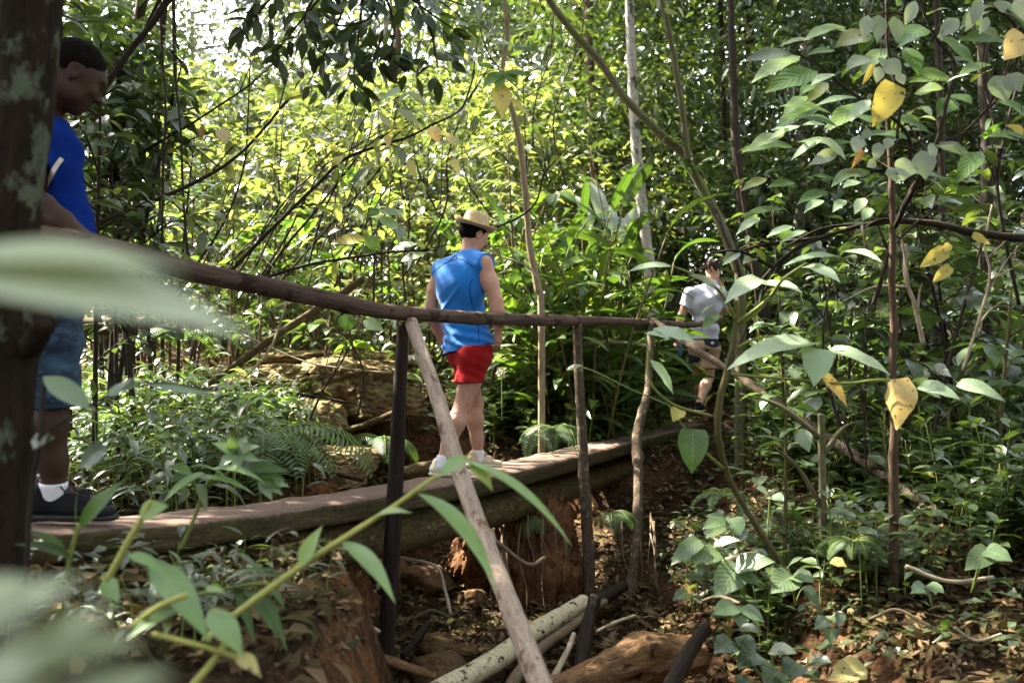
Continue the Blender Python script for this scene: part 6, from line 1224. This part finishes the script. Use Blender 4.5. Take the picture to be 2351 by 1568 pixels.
# --- left trunk with lichen
t = thing('lichen_tree', 'dark lichen blotched trunk at the left edge in front of the man', 'tree', P(-10, 1300, 2.62))
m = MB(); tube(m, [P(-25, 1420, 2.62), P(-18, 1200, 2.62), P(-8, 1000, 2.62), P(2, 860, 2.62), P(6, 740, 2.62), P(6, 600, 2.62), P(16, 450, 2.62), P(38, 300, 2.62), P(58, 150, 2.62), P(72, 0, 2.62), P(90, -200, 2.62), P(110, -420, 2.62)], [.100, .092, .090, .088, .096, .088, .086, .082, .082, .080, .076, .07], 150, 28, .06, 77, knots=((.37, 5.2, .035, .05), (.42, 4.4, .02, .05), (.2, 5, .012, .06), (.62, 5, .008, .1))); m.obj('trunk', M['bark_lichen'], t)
g = np.random.default_rng(777); m = MB()
for k in range(46): clump(m, g, V(g.uniform(-3.1, -.75), g.uniform(1.2, 5.0), g.uniform(4.3, 6.0)), V(.55, .55, .35), 60, .15, .08, True)
m.obj('crown', M['leaf_mid'], t)  # low unseen crown shaped to block the sky over the left man
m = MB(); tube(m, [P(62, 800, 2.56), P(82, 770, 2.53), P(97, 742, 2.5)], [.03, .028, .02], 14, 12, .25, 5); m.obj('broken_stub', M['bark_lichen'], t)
# --- right shrub with big pale leaves
t = thing('broad_leaf_shrub', 'broad leaved shrub with big pale leaves and yellow withered ones, right of the bridge end', 'shrub', P(1785, 1275, 4.3))
m = MB(); D1 = 4.2
tube(m, [P(1790, 1290, 4.4), P(1745, 1220, 4.35), P(1690, 1130, 4.3), P(1662, 1060, 4.25), P(1648, 990, 4.2), P(1652, 920, 4.2), P(1668, 860, 4.2), P(1682, 800, 4.2), P(1690, 740, 4.2), P(1690, 690, 4.2)], [.014, .014, .0135, .0135, .014, .015, .015, .014, .012, .010], 70, 10, .06, 5, knots=((.5, 4.5, .006, .02), (.62, 4.6, .006, .02), (.75, 4.6, .006, .02)))
tube(m, [P(1690, 745, D1), P(1760, 690, D1 - .1), P(1800, 640, D1 - .2), P(1850, 605, D1 - .2)], [.010, .008, .006, .004], 24, 8); tube(m, [P(1688, 750, D1), P(1740, 715, D1), P(1790, 650, D1)], [.009, .007, .004], 20, 8)
tube(m, [P(1690, 735, D1), P(1660, 680, D1 - .05), P(1630, 650, D1 - .1), P(1580, 625, D1 - .1), P(1545, 612, D1 - .1)], [.008, .007, .006, .005, .003], 24, 8); tube(m, [P(1685, 730, D1), P(1668, 690, D1), P(1645, 665, D1)], [.007, .005, .003], 14, 7)
tube(m, [P(1672, 858, D1), P(1780, 868, D1 - .1), P(1930, 880, D1 - .15), P(2020, 872, D1 - .1), P(2110, 877, D1 - .1)], [.006, .006, .005, .005, .003], 40, 8)
tube(m, [P(1635, 955, 4.2), P(1560, 935, 4.15), P(1520, 910, 4.1), P(1490, 870, 4.1), P(1488, 800, 4.1), P(1480, 770, 4.1)], [.006, .006, .005, .005, .004, .003], 40, 8); tube(m, [P(1660, 1075, 4.25), P(1610, 1030, 4.2), P(1570, 980, 4.15), P(1535, 930, 4.1)], [.009, .007, .005, .004], 20, 8); tube(m, [P(1690, 800, D1), P(1730, 780, D1), P(1780, 770, D1)], [.006, .005, .003], 12, 7)
tube(m, [P(1535, 930, 4.1), P(1440, 890, 4.0), P(1370, 855, 4.0), P(1320, 838, 4.0)], [.003, .003, .0025, .002], 20, 6)
m.split('stem', M['stem_green'], t)[0].data.materials[0] = M['stem_olive']
for b, e, d0, d1, w, mt, r, kd, up in [((1745, 640), (1664, 698), D1, D1 - .2, 52, 'leaf_pale', .8, 'heart', (0, -.6, .8)), ((1738, 655), (1842, 672), D1, D1 - .25, 50, 'leaf_pale', .95, 'heart', (0, -.55, .85)), ((1850, 612), (1930, 650), D1 - .1, D1 - .3, 46, 'leaf_pale', .9, 'heart', (0, -.6, .8)), ((1935, 578), (2025, 602), D1, D1 - .2, 40, 'leaf_pale', .85, 'heart', (0, -.5, .85)), ((1935, 592), (1797, 612), D1, D1 - .2, 34, 'leaf_pale', .7, 'ovate', (0, -.4, .9)),
    ((1860, 785), (1668, 850), D1 - .1, D1 - .4, 66, 'leaf_pale', 1, 'heart', (0, -.5, .85)), ((1875, 800), (1868, 888), D1 - .15, D1 - .3, 76, 'leaf_pale', .5, 'heart', (0, -.85, .5)), ((1905, 802), (2045, 862), D1 - .1, D1 - .25, 56, 'leaf_pale', .75, 'heart', (.1, -.5, .85)), ((2112, 885), (2205, 918), D1 - .1, D1 - .2, 52, 'leaf_pale', .6, 'heart', (0, -.6, .8)), ((2200, 880), (2308, 922), D1 - .1, D1 - .2, 52, 'leaf_pale', .55, 'heart', (0, -.6, .8)),
    ((2095, 872), (2160, 915), D1 - .05, D1, 40, 'leaf_fresh', .9, 'ovate', (.1, -.7, .5)), ((1592, 985), (1588, 1088), 4.15, 4.1, 70, 'leaf_fresh', .5, 'heart', (-.1, -.9, .3)), ((1492, 826), (1545, 905), 4.1, 4.1, 40, 'leaf_pale', .6, 'ovate', (.7, -.6, .3)), ((1560, 940), (1545, 968), 4.1, 4.05, 36, 'leaf_yellow', .2, 'heart', (0, -.9, .4)), ((1480, 765), (1540, 780), 4.1, 4.0, 30, 'leaf_pale', .4, 'ovate', (0, -.5, .9)), ((1500, 755), (1600, 790), 4.1, 4.0, 44, 'leaf_pale', .3, 'ovate', (0, -.6, .8)),
    ((1545, 612), (1440, 625), 4.1, 4.0, 30, 'leaf_pale', .7, 'ovate', (0, -.5, .85)), ((1640, 660), (1580, 632), 4.1, 4.0, 30, 'leaf_yel', .8, 'heart', (0, -.8, .6)), ((1650, 720), (1610, 760), 4.15, 4.1, 28, 'leaf_fresh', .3, 'ovate', (-.3, -.8, .4)), ((1612, 718), (1640, 700), 4.15, 4.1, 16, 'leaf_fresh', .4, 'ovate', (0, -.6, .7)), ((1300, 850), (1340, 838), 4.0, 4.0, 14, 'leaf_yel', .5, 'ovate', (0, -.7, .7))]:
    fleaf(t, mt, b, e, d0, d1, w, up, kd, .28, .16, r, .035)
for b, e, w, lab, r in [((1888, 862), (1945, 935), 26, 'yellow withered leaf curling beneath the big pale leaves', .5), ((2050, 872), (2058, 988), 82, 'large crumpled yellow leaf with brown tip', .08)]: tag(fleaf(t, 'leaf_dead', b, e, D1 - .15, D1 - .1, w, (.2, -.9, .2), 'heart', .35, .5, r, .09), lab)
# --- heart shaped low plants on the right bank
def hearts(label, lst, d, mat='leaf_fresh', root=None):
    xs_ = np.array([b for b, e, w in lst], float).mean(0); rt_ = P(*(root or (xs_[0], xs_[1] + 60)), d); t = thing('heart_leaf_plant', label, 'plant', rt_, 'heart leaved plants on the right bank'); m = MB()
    for b, e, w in lst:
        a = P(*b, d); tube(m, [rt_, (rt_ + a) / 2 + V(0, 0, .02), a], [.004, .003, .002], 10, 5)
    m.split('stem', M['stem_green'], t)
    for b, e, w in lst: fleaf(t, mat, b, e, d, d - .08, w, (.05, -.6, .8), 'heart', .22, .14, None, .03)
hearts('large heart shaped leaf cluster on the right bank edge beside the rotten log', [((1700, 1300), (1640, 1372), 76), ((1690, 1300), (1780, 1290), 60), ((1650, 1268), (1582, 1290), 58), ((1690, 1312), (1745, 1345), 40), ((1605, 1240), (1540, 1298), 46), ((1640, 1250), (1700, 1240), 34)], 4.6, 'leaf_sage', (1710, 1370))
hearts('heart shaped leaves standing at the upper edge of the bank in a group of four', [((1665, 1190), (1612, 1215), 40), ((1668, 1192), (1620, 1185), 26), ((1675, 1190), (1700, 1230), 58), ((1660, 1210), (1620, 1235), 30)], 4.7, 'leaf_sage', (1700, 1270))
hearts('pair of big heart leaves right of the largest heart leaf cluster', [((1820, 1320), (1770, 1362), 70), ((1822, 1318), (1870, 1338), 52), ((1810, 1300), (1845, 1280), 30), ((1850, 1345), (1880, 1400), 30)], 4.5, 'leaf_sage', (1825, 1390))
hearts('three drooping heart leaves below the largest heart leaf cluster', [((1690, 1390), (1635, 1412), 50), ((1698, 1392), (1700, 1442), 56), ((1705, 1395), (1755, 1430), 40)], 4.35, 'leaf_sage', (1720, 1440))
hearts('low cluster of dark round leaves at the bottom of the right bank', [((1680, 1470), (1640, 1500), 56), ((1700, 1460), (1735, 1510), 44), ((1740, 1500), (1690, 1530), 56), ((1770, 1490), (1830, 1500), 44), ((1790, 1540), (1755, 1575), 70), ((1830, 1520), (1800, 1560), 60), ((1860, 1520), (1910, 1520), 46), ((1700, 1440), (1750, 1450), 30), ((1720, 1560), (1690, 1590), 50), ((1850, 1545), (1885, 1560), 44)], 4.1, 'leaf_mid', (1780, 1600))
hearts('two large glossy heart leaves at the far right over dark litter', [((2275, 1265), (2215, 1310), 58), ((2262, 1262), (2325, 1290), 60)], 4.5, 'leaf_sage', (2230, 1360))
hearts('small pair of heart leaves left of the glossy pair on dark litter', [((2125, 1345), (2092, 1362), 38), ((2128, 1343), (2168, 1362), 40)], 4.4, 'leaf_sage', (2140, 1390))
hearts('torn insect eaten leaf pair on a green stalk on the right bank', [((1767, 1140), (1735, 1120), 40), ((1770, 1140), (1800, 1150), 40)], 4.9, 'leaf_pale', (1762, 1240))
hearts('small heart leaves beside the yellow leaf on the right bank soil', [((1900, 1420), (1870, 1445), 34), ((1910, 1440), (1905, 1480), 36), ((1930, 1405), (1925, 1440), 26), ((1880, 1490), (1925, 1465), 26)], 4.2, 'leaf_mid', (1910, 1470))
hearts('small heart leaved seedling left of the largest heart leaf cluster', [((1580, 1360), (1545, 1378), 34), ((1585, 1352), (1600, 1340), 24), ((1590, 1365), (1610, 1385), 20)], 4.8, 'leaf_mid', (1590, 1400))
hearts('glossy seedling with two shining leaves at the lower right', [((2165, 1440), (2180, 1420), 18), ((2170, 1450), (2190, 1480), 26), ((2160, 1450), (2130, 1445), 20)], 4.3, 'leaf_fresh', (2160, 1490))
# yellow fallen leaves on the ground
for b, e, d, w, lab in [((1990, 1535), (1900, 1562), 4.15, 66, 'big curled yellow fallen leaf at the bottom right'), ((2060, 1500), (2098, 1512), 4.3, 26, 'small yellow fallen leaf right of the big yellow one'), ((1905, 1290), (1945, 1302), 4.7, 34, 'yellow dead leaf among bluish seedlings on the right bank'), ((835, 1448), (810, 1440), 5.6, 22, 'pale yellow fallen leaf among the gully stones'), ((1040, 1420), (1025, 1432), 6.1, 12, 'tiny yellow leaf on litter behind the brace stick')]:
    A = P(*b, d); t = thing('fallen_leaf', lab, 'fallen leaf', A); fleaf(t, 'leaf_yellow', b, e, d, d - .05, w, (.1, -.6, .8), 'ovate', .3, .4, None, .06, name='blade')
# --- upper right tree with quilted and green leaves
t = thing('quilted_leaf_tree', 'small tree with hanging silvery quilted leaves and green leaves filling the upper right', 'tree', P(2060, 520, 4.6)); D2 = 4.5
m = MB(); tube(m, [P(1812, 116, D2), P(1880, 150, D2), P(1937, 200, D2), P(2000, 242, D2), P(2057, 278, D2), P(2090, 330, D2 + .1), P(2080, 420, 4.7)], [.003, .005, .006, .007, .008, .009, .010], 40, 7, .05); tube(m, [P(2105, -60, D2), P(2115, 10, D2), P(2147, 85, D2), P(2192, 150, D2), P(2172, 240, D2), P(2150, 330, D2), P(2100, 430, D2 + .1), P(2056, 520, 4.8)], [.006, .007, .008, .009, .010, .011, .012, .013], 50, 8, .05); tube(m, [P(2035, 0, D2), P(2040, 120, D2), P(2065, 220, D2), P(2060, 320, D2)], [.006, .007, .007, .008], 30, 7, .05); tube(m, [P(2340, 60, D2), P(2300, 190, D2), P(2240, 280, D2), P(2150, 350, D2)], [.006, .006, .007, .008], 30, 7, .05); tube(m, [P(1900, 300, D2), P(1980, 320, D2), P(2060, 335, D2), P(2100, 345, D2)], [.003, .004, .005, .006], 20, 6); tube(m, [P(1980, 40, D2), P(2060, 30, D2), P(2140, 70, D2)], [.003, .004, .005], 16, 6)
tube(m, [P(2160, 330, D2), P(2230, 290, D2), P(2290, 210, D2), P(2345, 60, D2)], [.006, .005, .004, .003], 24, 6)
for (x, y, h_) in [(1985, 0, 60), (1992, -5, 55), (2022, 90, 40), (2030, 85, 42), (2255, 105, 65), (2262, 110, 60), (1980, 275, 50), (2100, 290, 60), (2112, 288, 55), (2118, 310, 70)]: tube(m, [P(x, y + h_, D2), P(x + 2, y, D2)], [.0018, .0015], 4, 5)
m.split('branch', M['bark_dark'], t)
gr = [((1817, 125), (1707, 143), 36), ((1837, 130), (1725, 192), 42), ((1877, 165), (1755, 215), 50), ((1867, 92), (1790, 107), 18), ((1917, 117), (1852, 128), 18), ((1867, 195), (1835, 222), 20), ((1997, 80), (1917, 110), 44), ((2132, 60), (2062, 110), 46), ((2177, 175), (2087, 190), 42), ((2247, 150), (2167, 140), 32), ((2307, 95), (2197, 95), 38), ((2177, 220), (2232, 240), 44), ((2147, 332), (2227, 356), 30), ((2262, 320), (2307, 278), 40), ((1990, 75), (1975, 125), 30), ((2000, 130), (1940, 165), 34), ((2100, 215), (2170, 205), 40), ((2065, 230), (2000, 180), 36), ((1900, 190), (1850, 240), 26), ((2110, 170), (2060, 130), 40), ((2080, 110), (2110, 175), 36), ((2230, 190), (2280, 160), 40), ((2300, 120), (2350, 140), 44), ((1930, 420), (1860, 405), 22), ((1990, 400), (1930, 405), 26), ((1900, 440), (1830, 470), 30), ((2190, 230), (2150, 270), 36), ((2120, 40), (2180, 20), 34), ((2060, 15), (2040, -30), 30), ((1960, 330), (1900, 335), 22), ((1760, 410), (1700, 440), 20), ((1800, 480), (1700, 500), 22), ((1825, 420), (1760, 432), 20), ((2240, 60), (2290, 95), 36), ((2330, 10), (2350, 60), 40)]
for k, (b, e, w) in enumerate(gr): fleaf(t, 'leaf_yel' if k % 3 == 0 else 'leaf_fresh', b, e, D2 + .1 * (k % 4), D2 - .1 + .1 * (k % 4), w * 1.35, (.05, -.55, .85) if k % 2 else (0, -.75, .6), 'ovate', .25, .15, None, .03)
g = np.random.default_rng(321)
for k in range(26):
    bx, by = g.uniform(1760, 2330), g.uniform(10, 400); a_ = g.choice([0, math.pi]) + g.normal(0, .45); ln = g.uniform(70, 125); dd = D2 + g.uniform(.15, .6)
    fleaf(t, 'leaf_fresh', (bx, by), (bx + ln * math.cos(a_), by + abs(ln * math.sin(a_)) * .8 + 8), dd, dd - .1, ln * .5, (.05, -.5, .85), 'ovate', .3, .15, None, .04)
for k, (b, e, w) in enumerate([((1917, 172), (1858, 200), 28), ((1967, 225), (1870, 245), 26), ((1997, 230), (1952, 280), 34), ((1837, 290), (1762, 325), 22), ((1902, 292), (1842, 288), 28), ((1882, 315), (1942, 368), 34), ((1887, 320), (1815, 370), 24), ((1940, 460), (1912, 488), 26), ((1985, 455), (1962, 492), 28), ((1890, 460), (1845, 490), 26), ((1975, 418), (1935, 432), 28), ((2000, 478), (1980, 508), 28), ((1820, 300), (1770, 300), 16), ((2165, 195), (2230, 170), 24), ((1820, 520), (1760, 545), 24), ((1745, 500), (1690, 540), 26), ((1850, 530), (1790, 560), 20)]): fleaf(t, 'leaf_pale', b, e, D2 - .05 * (k % 3), D2 - .15, w, (0, -.6, .8), 'ovate', .25, .15, None, .04)
for k, (b, e, w) in enumerate([((1992, 36), (1982, 90), 28), ((2017, 34), (2014, 99), 34), ((2052, 38), (2060, 102), 32), ((2030, 140), (2070, 174), 38), ((2020, 153), (2012, 192), 24), ((2022, 132), (2027, 154), 18), ((1972, 312), (1964, 354), 30), ((2020, 328), (2007, 370), 26), ((2077, 362), (2072, 417), 46), ((2117, 345), (2125, 414), 46), ((2040, 385), (2057, 418), 26), ((2137, 328), (2142, 372), 22), ((2102, 3), (2077, 62), 26), ((2202, 45), (2152, 87), 30), ((2282, 175), (2310, 237), 62), ((2312, 172), (2345, 212), 44), ((2297, 2), (2302, 30), 36), ((2240, 20), (2215, 75), 24), ((2250, 0), (2232, 60), 26), ((2268, 40), (2248, 80), 20), ((2000, 300), (1975, 318), 20), ((2045, 318), (2030, 345), 22), ((2335, 0), (2350, 50), 40), ((2180, 40), (2160, 95), 22), ((1925, 345), (1857, 380), 28), ((2060, 170), (2076, 196), 22), ((2010, 372), (1990, 384), 20)]): fleaf(t, 'leaf_quilt', b, e, D2 - .12, D2 - .14, w * 1.15, (.15 * (k % 3 - 1), -1, .15), 'ovate', .2, .16, .2 if k in (2, 9, 14, 15) else None, .01)
for b, e, w, r, mt, lab in [((2055, 193), (2003, 293), 66, .3, 'leaf_yellow', 'big bright yellow leaf with brown spots'), ((2350, 80), (2305, 140), 64, .05, 'leaf_dead', 'dry pale curled leaf'), ((2350, 305), (2308, 288), 24, .2, 'leaf_yellow', None), ((1982, 345), (1955, 387), 16, 1.0, 'leaf_dead', 'small orange brown dead leaf'), ((2005, 150), (1980, 196), 16, .1, 'leaf_yellow', None), ((2172, 575), (2112, 614), 38, .1, 'leaf_yellow', None), ((2182, 612), (2140, 650), 28, .4, 'leaf_yellow', None), ((2232, 540), (2274, 562), 24, .2, 'leaf_yellow', None), ((1905, 330), (1942, 368), 14, .6, 'leaf_yellow', None), ((2180, 560), (2160, 590), 20, .6, 'leaf_yellow', None)]:
    o = fleaf(t, mt, b, e, D2 - .1, D2 - .1, w, (.1, -.9, .4), 'heart', .2, .15, r, .04)
    if lab: o['label'] = lab
# --- dark glossy branch hanging in at the top centre
g = np.random.default_rng(888); t = thing('dark_leaf_branch', 'dark glossy leaved branch hanging into the top centre against the bright sky', 'branch', P(820, -150, 4.8)); m, l_ = MB(), MB()
for pxs in [[(820, -150), (760, -40), (690, 50), (640, 110), (618, 130)], [(820, -150), (800, -20), (760, 90), (720, 170), (705, 195)], [(820, -150), (830, 0), (820, 110), (812, 190), (835, 215)], [(820, -150), (880, -20), (905, 60), (900, 130), (930, 165)], [(820, -150), (930, -40), (985, 60), (1000, 130), (1005, 155)], [(820, -150), (700, -60), (620, 0), (585, 40), (560, 60)], [(820, -150), (880, -60), (960, 10), (1030, 60), (1060, 80)], [(820, -150), (740, -30), (700, 40), (720, 100), (760, 140)], [(830, 0), (870, 50), (870, 110), (865, 150)], [(830, -100), (860, -20), (850, 40), (780, 60), (740, 30)]]:
    dd = 4.8 + g.normal(0, .25); pts = [P(x, y, dd + g.normal(0, .03)) for x, y in pxs]; c, tn = tube(m, pts, np.linspace(.009, .003, len(pts)), 30, 6, .1, 3)
    for i in range(4, 30):
        for e in (1, -1):
            if g.random() < .30: continue
            sd = unit(np.cross(tn[i], V(0, 1, 0)) * e + g.normal(0, .45, 3)); p = c[i] + sd * .02 + g.normal(0, .025, 3); leaves(l_, p[None], sd + tn[i] * .6 + V(0, 0, -.5), V(0, -.5, .8) + g.normal(0, .5, 3), g.uniform(.085, .125), g.uniform(.04, .055), 'ovate', 5, 3, .2, .2, g=g)
m.split('twig', M['bark_dark'], t); l_.obj('foliage', M['leaf_dark'], t)
# --- hand placed leaves on the saplings of the middle ground
t = thing('yellow_leaf_spray', 'spray of green and yellow leaves hanging on the slender tan tree', 'leaf spray', P(1165, 180, 8.2)); m = MB(); tube(m, [P(1152, 175, 8.5), P(1140, 150, 8.3), P(1120, 120, 8.1), P(1100, 60, 8.0)], .006, 14, 6); tube(m, [P(1152, 178, 8.5), P(1175, 190, 8.3), P(1200, 215, 8.2)], .005, 10, 6); m.split('stem', M['bark_brown'], t)
for b, e, w, mt in [((1150, 190), (1153, 273), 46, 'leaf_yellow'), ((1170, 225), (1210, 265), 18, 'leaf_yellow'), ((1150, 165), (1108, 205), 30, 'leaf_fresh'), ((1150, 170), (1140, 205), 30, 'leaf_fresh'), ((1155, 165), (1190, 195), 30, 'leaf_fresh'), ((1140, 160), (1095, 150), 26, 'leaf_fresh'), ((1160, 165), (1222, 178), 24, 'leaf_fresh'), ((1180, 110), (1240, 120), 26, 'leaf_fresh'), ((1130, 100), (1180, 105), 18, 'leaf_pale'), ((1110, 110), (1050, 105), 26, 'leaf_yel'), ((1105, 70), (1060, 55), 26, 'leaf_yel'), ((1110, 85), (1165, 70), 26, 'leaf_yel'), ((1100, 60), (1090, 20), 26, 'leaf_yel')]: fleaf(t, mt, b, e, 8.2, 8.1, w, (.05, -.7, .6), 'ovate', .2, .15)
t = thing('yellow_leaf_spray', 'scattered yellowing leaves on the long sweeping branch left of the slender tree', 'leaf spray', P(984, 290, 7.6)); m = MB(); tube(m, [P(984, 290, 7.6), P(1000, 280, 7.5), P(1015, 300, 7.5)], .004, 8, 5); tube(m, [P(905, 328, 7.6), P(905, 280, 7.5), P(912, 240, 7.5)], .004, 8, 5); tube(m, [P(900, 330, 7.6), P(880, 320, 7.5), P(870, 300, 7.5)], .004, 8, 5); m.split('stem', M['bark_dark'], t)
for b, e, w, mt in [((990, 290), (1008, 330), 34, 'leaf_dead'), ((1022, 305), (1050, 340), 22, 'leaf_yellow'), ((912, 250), (965, 290), 24, 'leaf_yel'), ((890, 310), (892, 340), 16, 'leaf_dead'), ((975, 240), (930, 210), 26, 'leaf_yel'), ((930, 200), (870, 235), 22, 'leaf_pale'), ((1000, 330), (1065, 330), 18, 'leaf_yel'), ((870, 260), (900, 300), 18, 'leaf_yel'), ((785, 360), (760, 385), 22, 'leaf_yellow'), ((1035, 365), (1055, 400), 22, 'leaf_yellow'), ((940, 365), (950, 410), 22, 'leaf_yellow'), ((845, 385), (810, 425), 26, 'leaf_yel')]: fleaf(t, mt, b, e, 7.5, 7.45, w, (.05, -.7, .6), 'ovate', .2, .15)
t = thing('yellow_leaf_spray', 'single pale yellow leaf and brown dry one hanging from the left branches', 'leaf spray', P(507, 300, 6.4)); m = MB(); tube(m, [P(500, 245, 6.8), P(503, 275, 6.5), P(508, 297, 6.4)], .0025, 8, 5); m.split('stem', M['bark_dark'], t); fleaf(t, 'leaf_dead', (508, 297), (521, 333), 6.4, 6.35, 32, (.1, -.9, .3), 'heart', .15, .12, .02); fleaf(t, 'leaf_dead', (462, 290), (464, 320), 6.4, 6.4, 14, (.3, -.9, .2), 'ovate', .3, .5, .95)
t = thing('spotted_leaf_sapling', 'sapling with large spotted leaves left of the blue shirt man', 'sapling', P(860, 650, 8.2)); m = MB(); tube(m, [P(860, 760, 8.2), P(858, 650, 8.2), P(862, 560, 8.2), P(870, 500, 8.2)], [.01, .009, .007, .004], 20, 7); m.split('stem', M['bark_dark'], t)
for b, e, w, mt in [((840, 548), (760, 560), 36, 'leaf_yellow'), ((850, 540), (860, 580), 34, 'leaf_fresh'), ((870, 480), (845, 500), 26, 'leaf_fresh'), ((870, 485), (930, 495), 26, 'leaf_pale'), ((870, 500), (920, 530), 30, 'leaf_pale'), ((862, 560), (830, 600), 30, 'leaf_fresh'), ((920, 600), (985, 580), 28, 'leaf_fresh'), ((900, 575), (960, 560), 28, 'leaf_pale'), ((800, 720), (795, 765), 44, 'leaf_fresh'), ((835, 735), (880, 760), 40, 'leaf_pale'), ((860, 720), (905, 735), 30, 'leaf_pale')]: fleaf(t, mt, b, e, 8.1, 8.05, w, (.05, -.7, .6), 'ovate', .2, .15, None if mt != 'leaf_yellow' else .0)
t = thing('white_flower_cluster', 'small cream flower head among the plants right of the red shorts', 'flower', P(1152, 855, 8.6)); g = np.random.default_rng(5); m = MB(); clump(m, g, P(1152, 855, 8.6), V(.05, .05, .045), 120, .02, .014); m.obj('petals', plain_mat('cream_petal', (.62, .6, .42), .7), t); m = MB(); tube(m, [P(1152, 960, 8.6), P(1152, 860, 8.6)], .004, 6, 5); m.split('stem', M['stem_green'], t)

# ------------------------------------------------------------ labels of the repeats: which one is it, told by its neighbours
ORD = ['', 'second ', 'third ', 'fourth ', 'fifth ', 'sixth ', 'seventh ', 'eighth ', 'ninth ', 'tenth ', 'eleventh ', 'twelfth ', 'thirteenth ', 'fourteenth ', 'fifteenth ', 'sixteenth ', 'seventeenth ', 'eighteenth ', 'nineteenth ', 'twentieth ']
BINS = [(-60, 300, 'beside the man at left'), (300, 560, 'on the left bank'), (560, 880, 'left of the dark post'), (880, 1000, 'behind the dark post'), (1000, 1180, 'behind the straw hat man'), (1180, 1330, 'left of the straight post'), (1330, 1490, 'left of the crooked post'), (1490, 1720, 'near the man in white'), (1720, 2040, 'left of the thin sapling'), (2040, 2420, 'right of the thin sapling')]
todo = COPIES + [o for o in D.objects if o.name.startswith(('hanging_root', 'gully_stone'))]
sets = {}
for o in todo:
    x, y, z = o.location; px = 1175.5 + x / max(y, .1) * F if y > 1 else -999
    bn = next((b for a, c, b in BINS if a <= px < c), None); sets.setdefault((o['label'], bn), []).append(o)
for (lab, bn), os_ in sets.items():
    os_.sort(key=lambda o: o.location[1])
    for i, o in enumerate(os_):
        if bn is None: o['label'] = lab + ' standing outside the picture edge'
        elif len(os_) == 1: o['label'] = lab + ' standing alone ' + bn if 'root' not in lab and 'stone' not in lab else lab + ' ' + bn + ', only one there'
        elif i == len(os_) - 1: o['label'] = lab + ', farthest of those ' + bn
        else: o['label'] = lab + ', ' + ORD[min(i, 19)] + 'nearest of those ' + bn
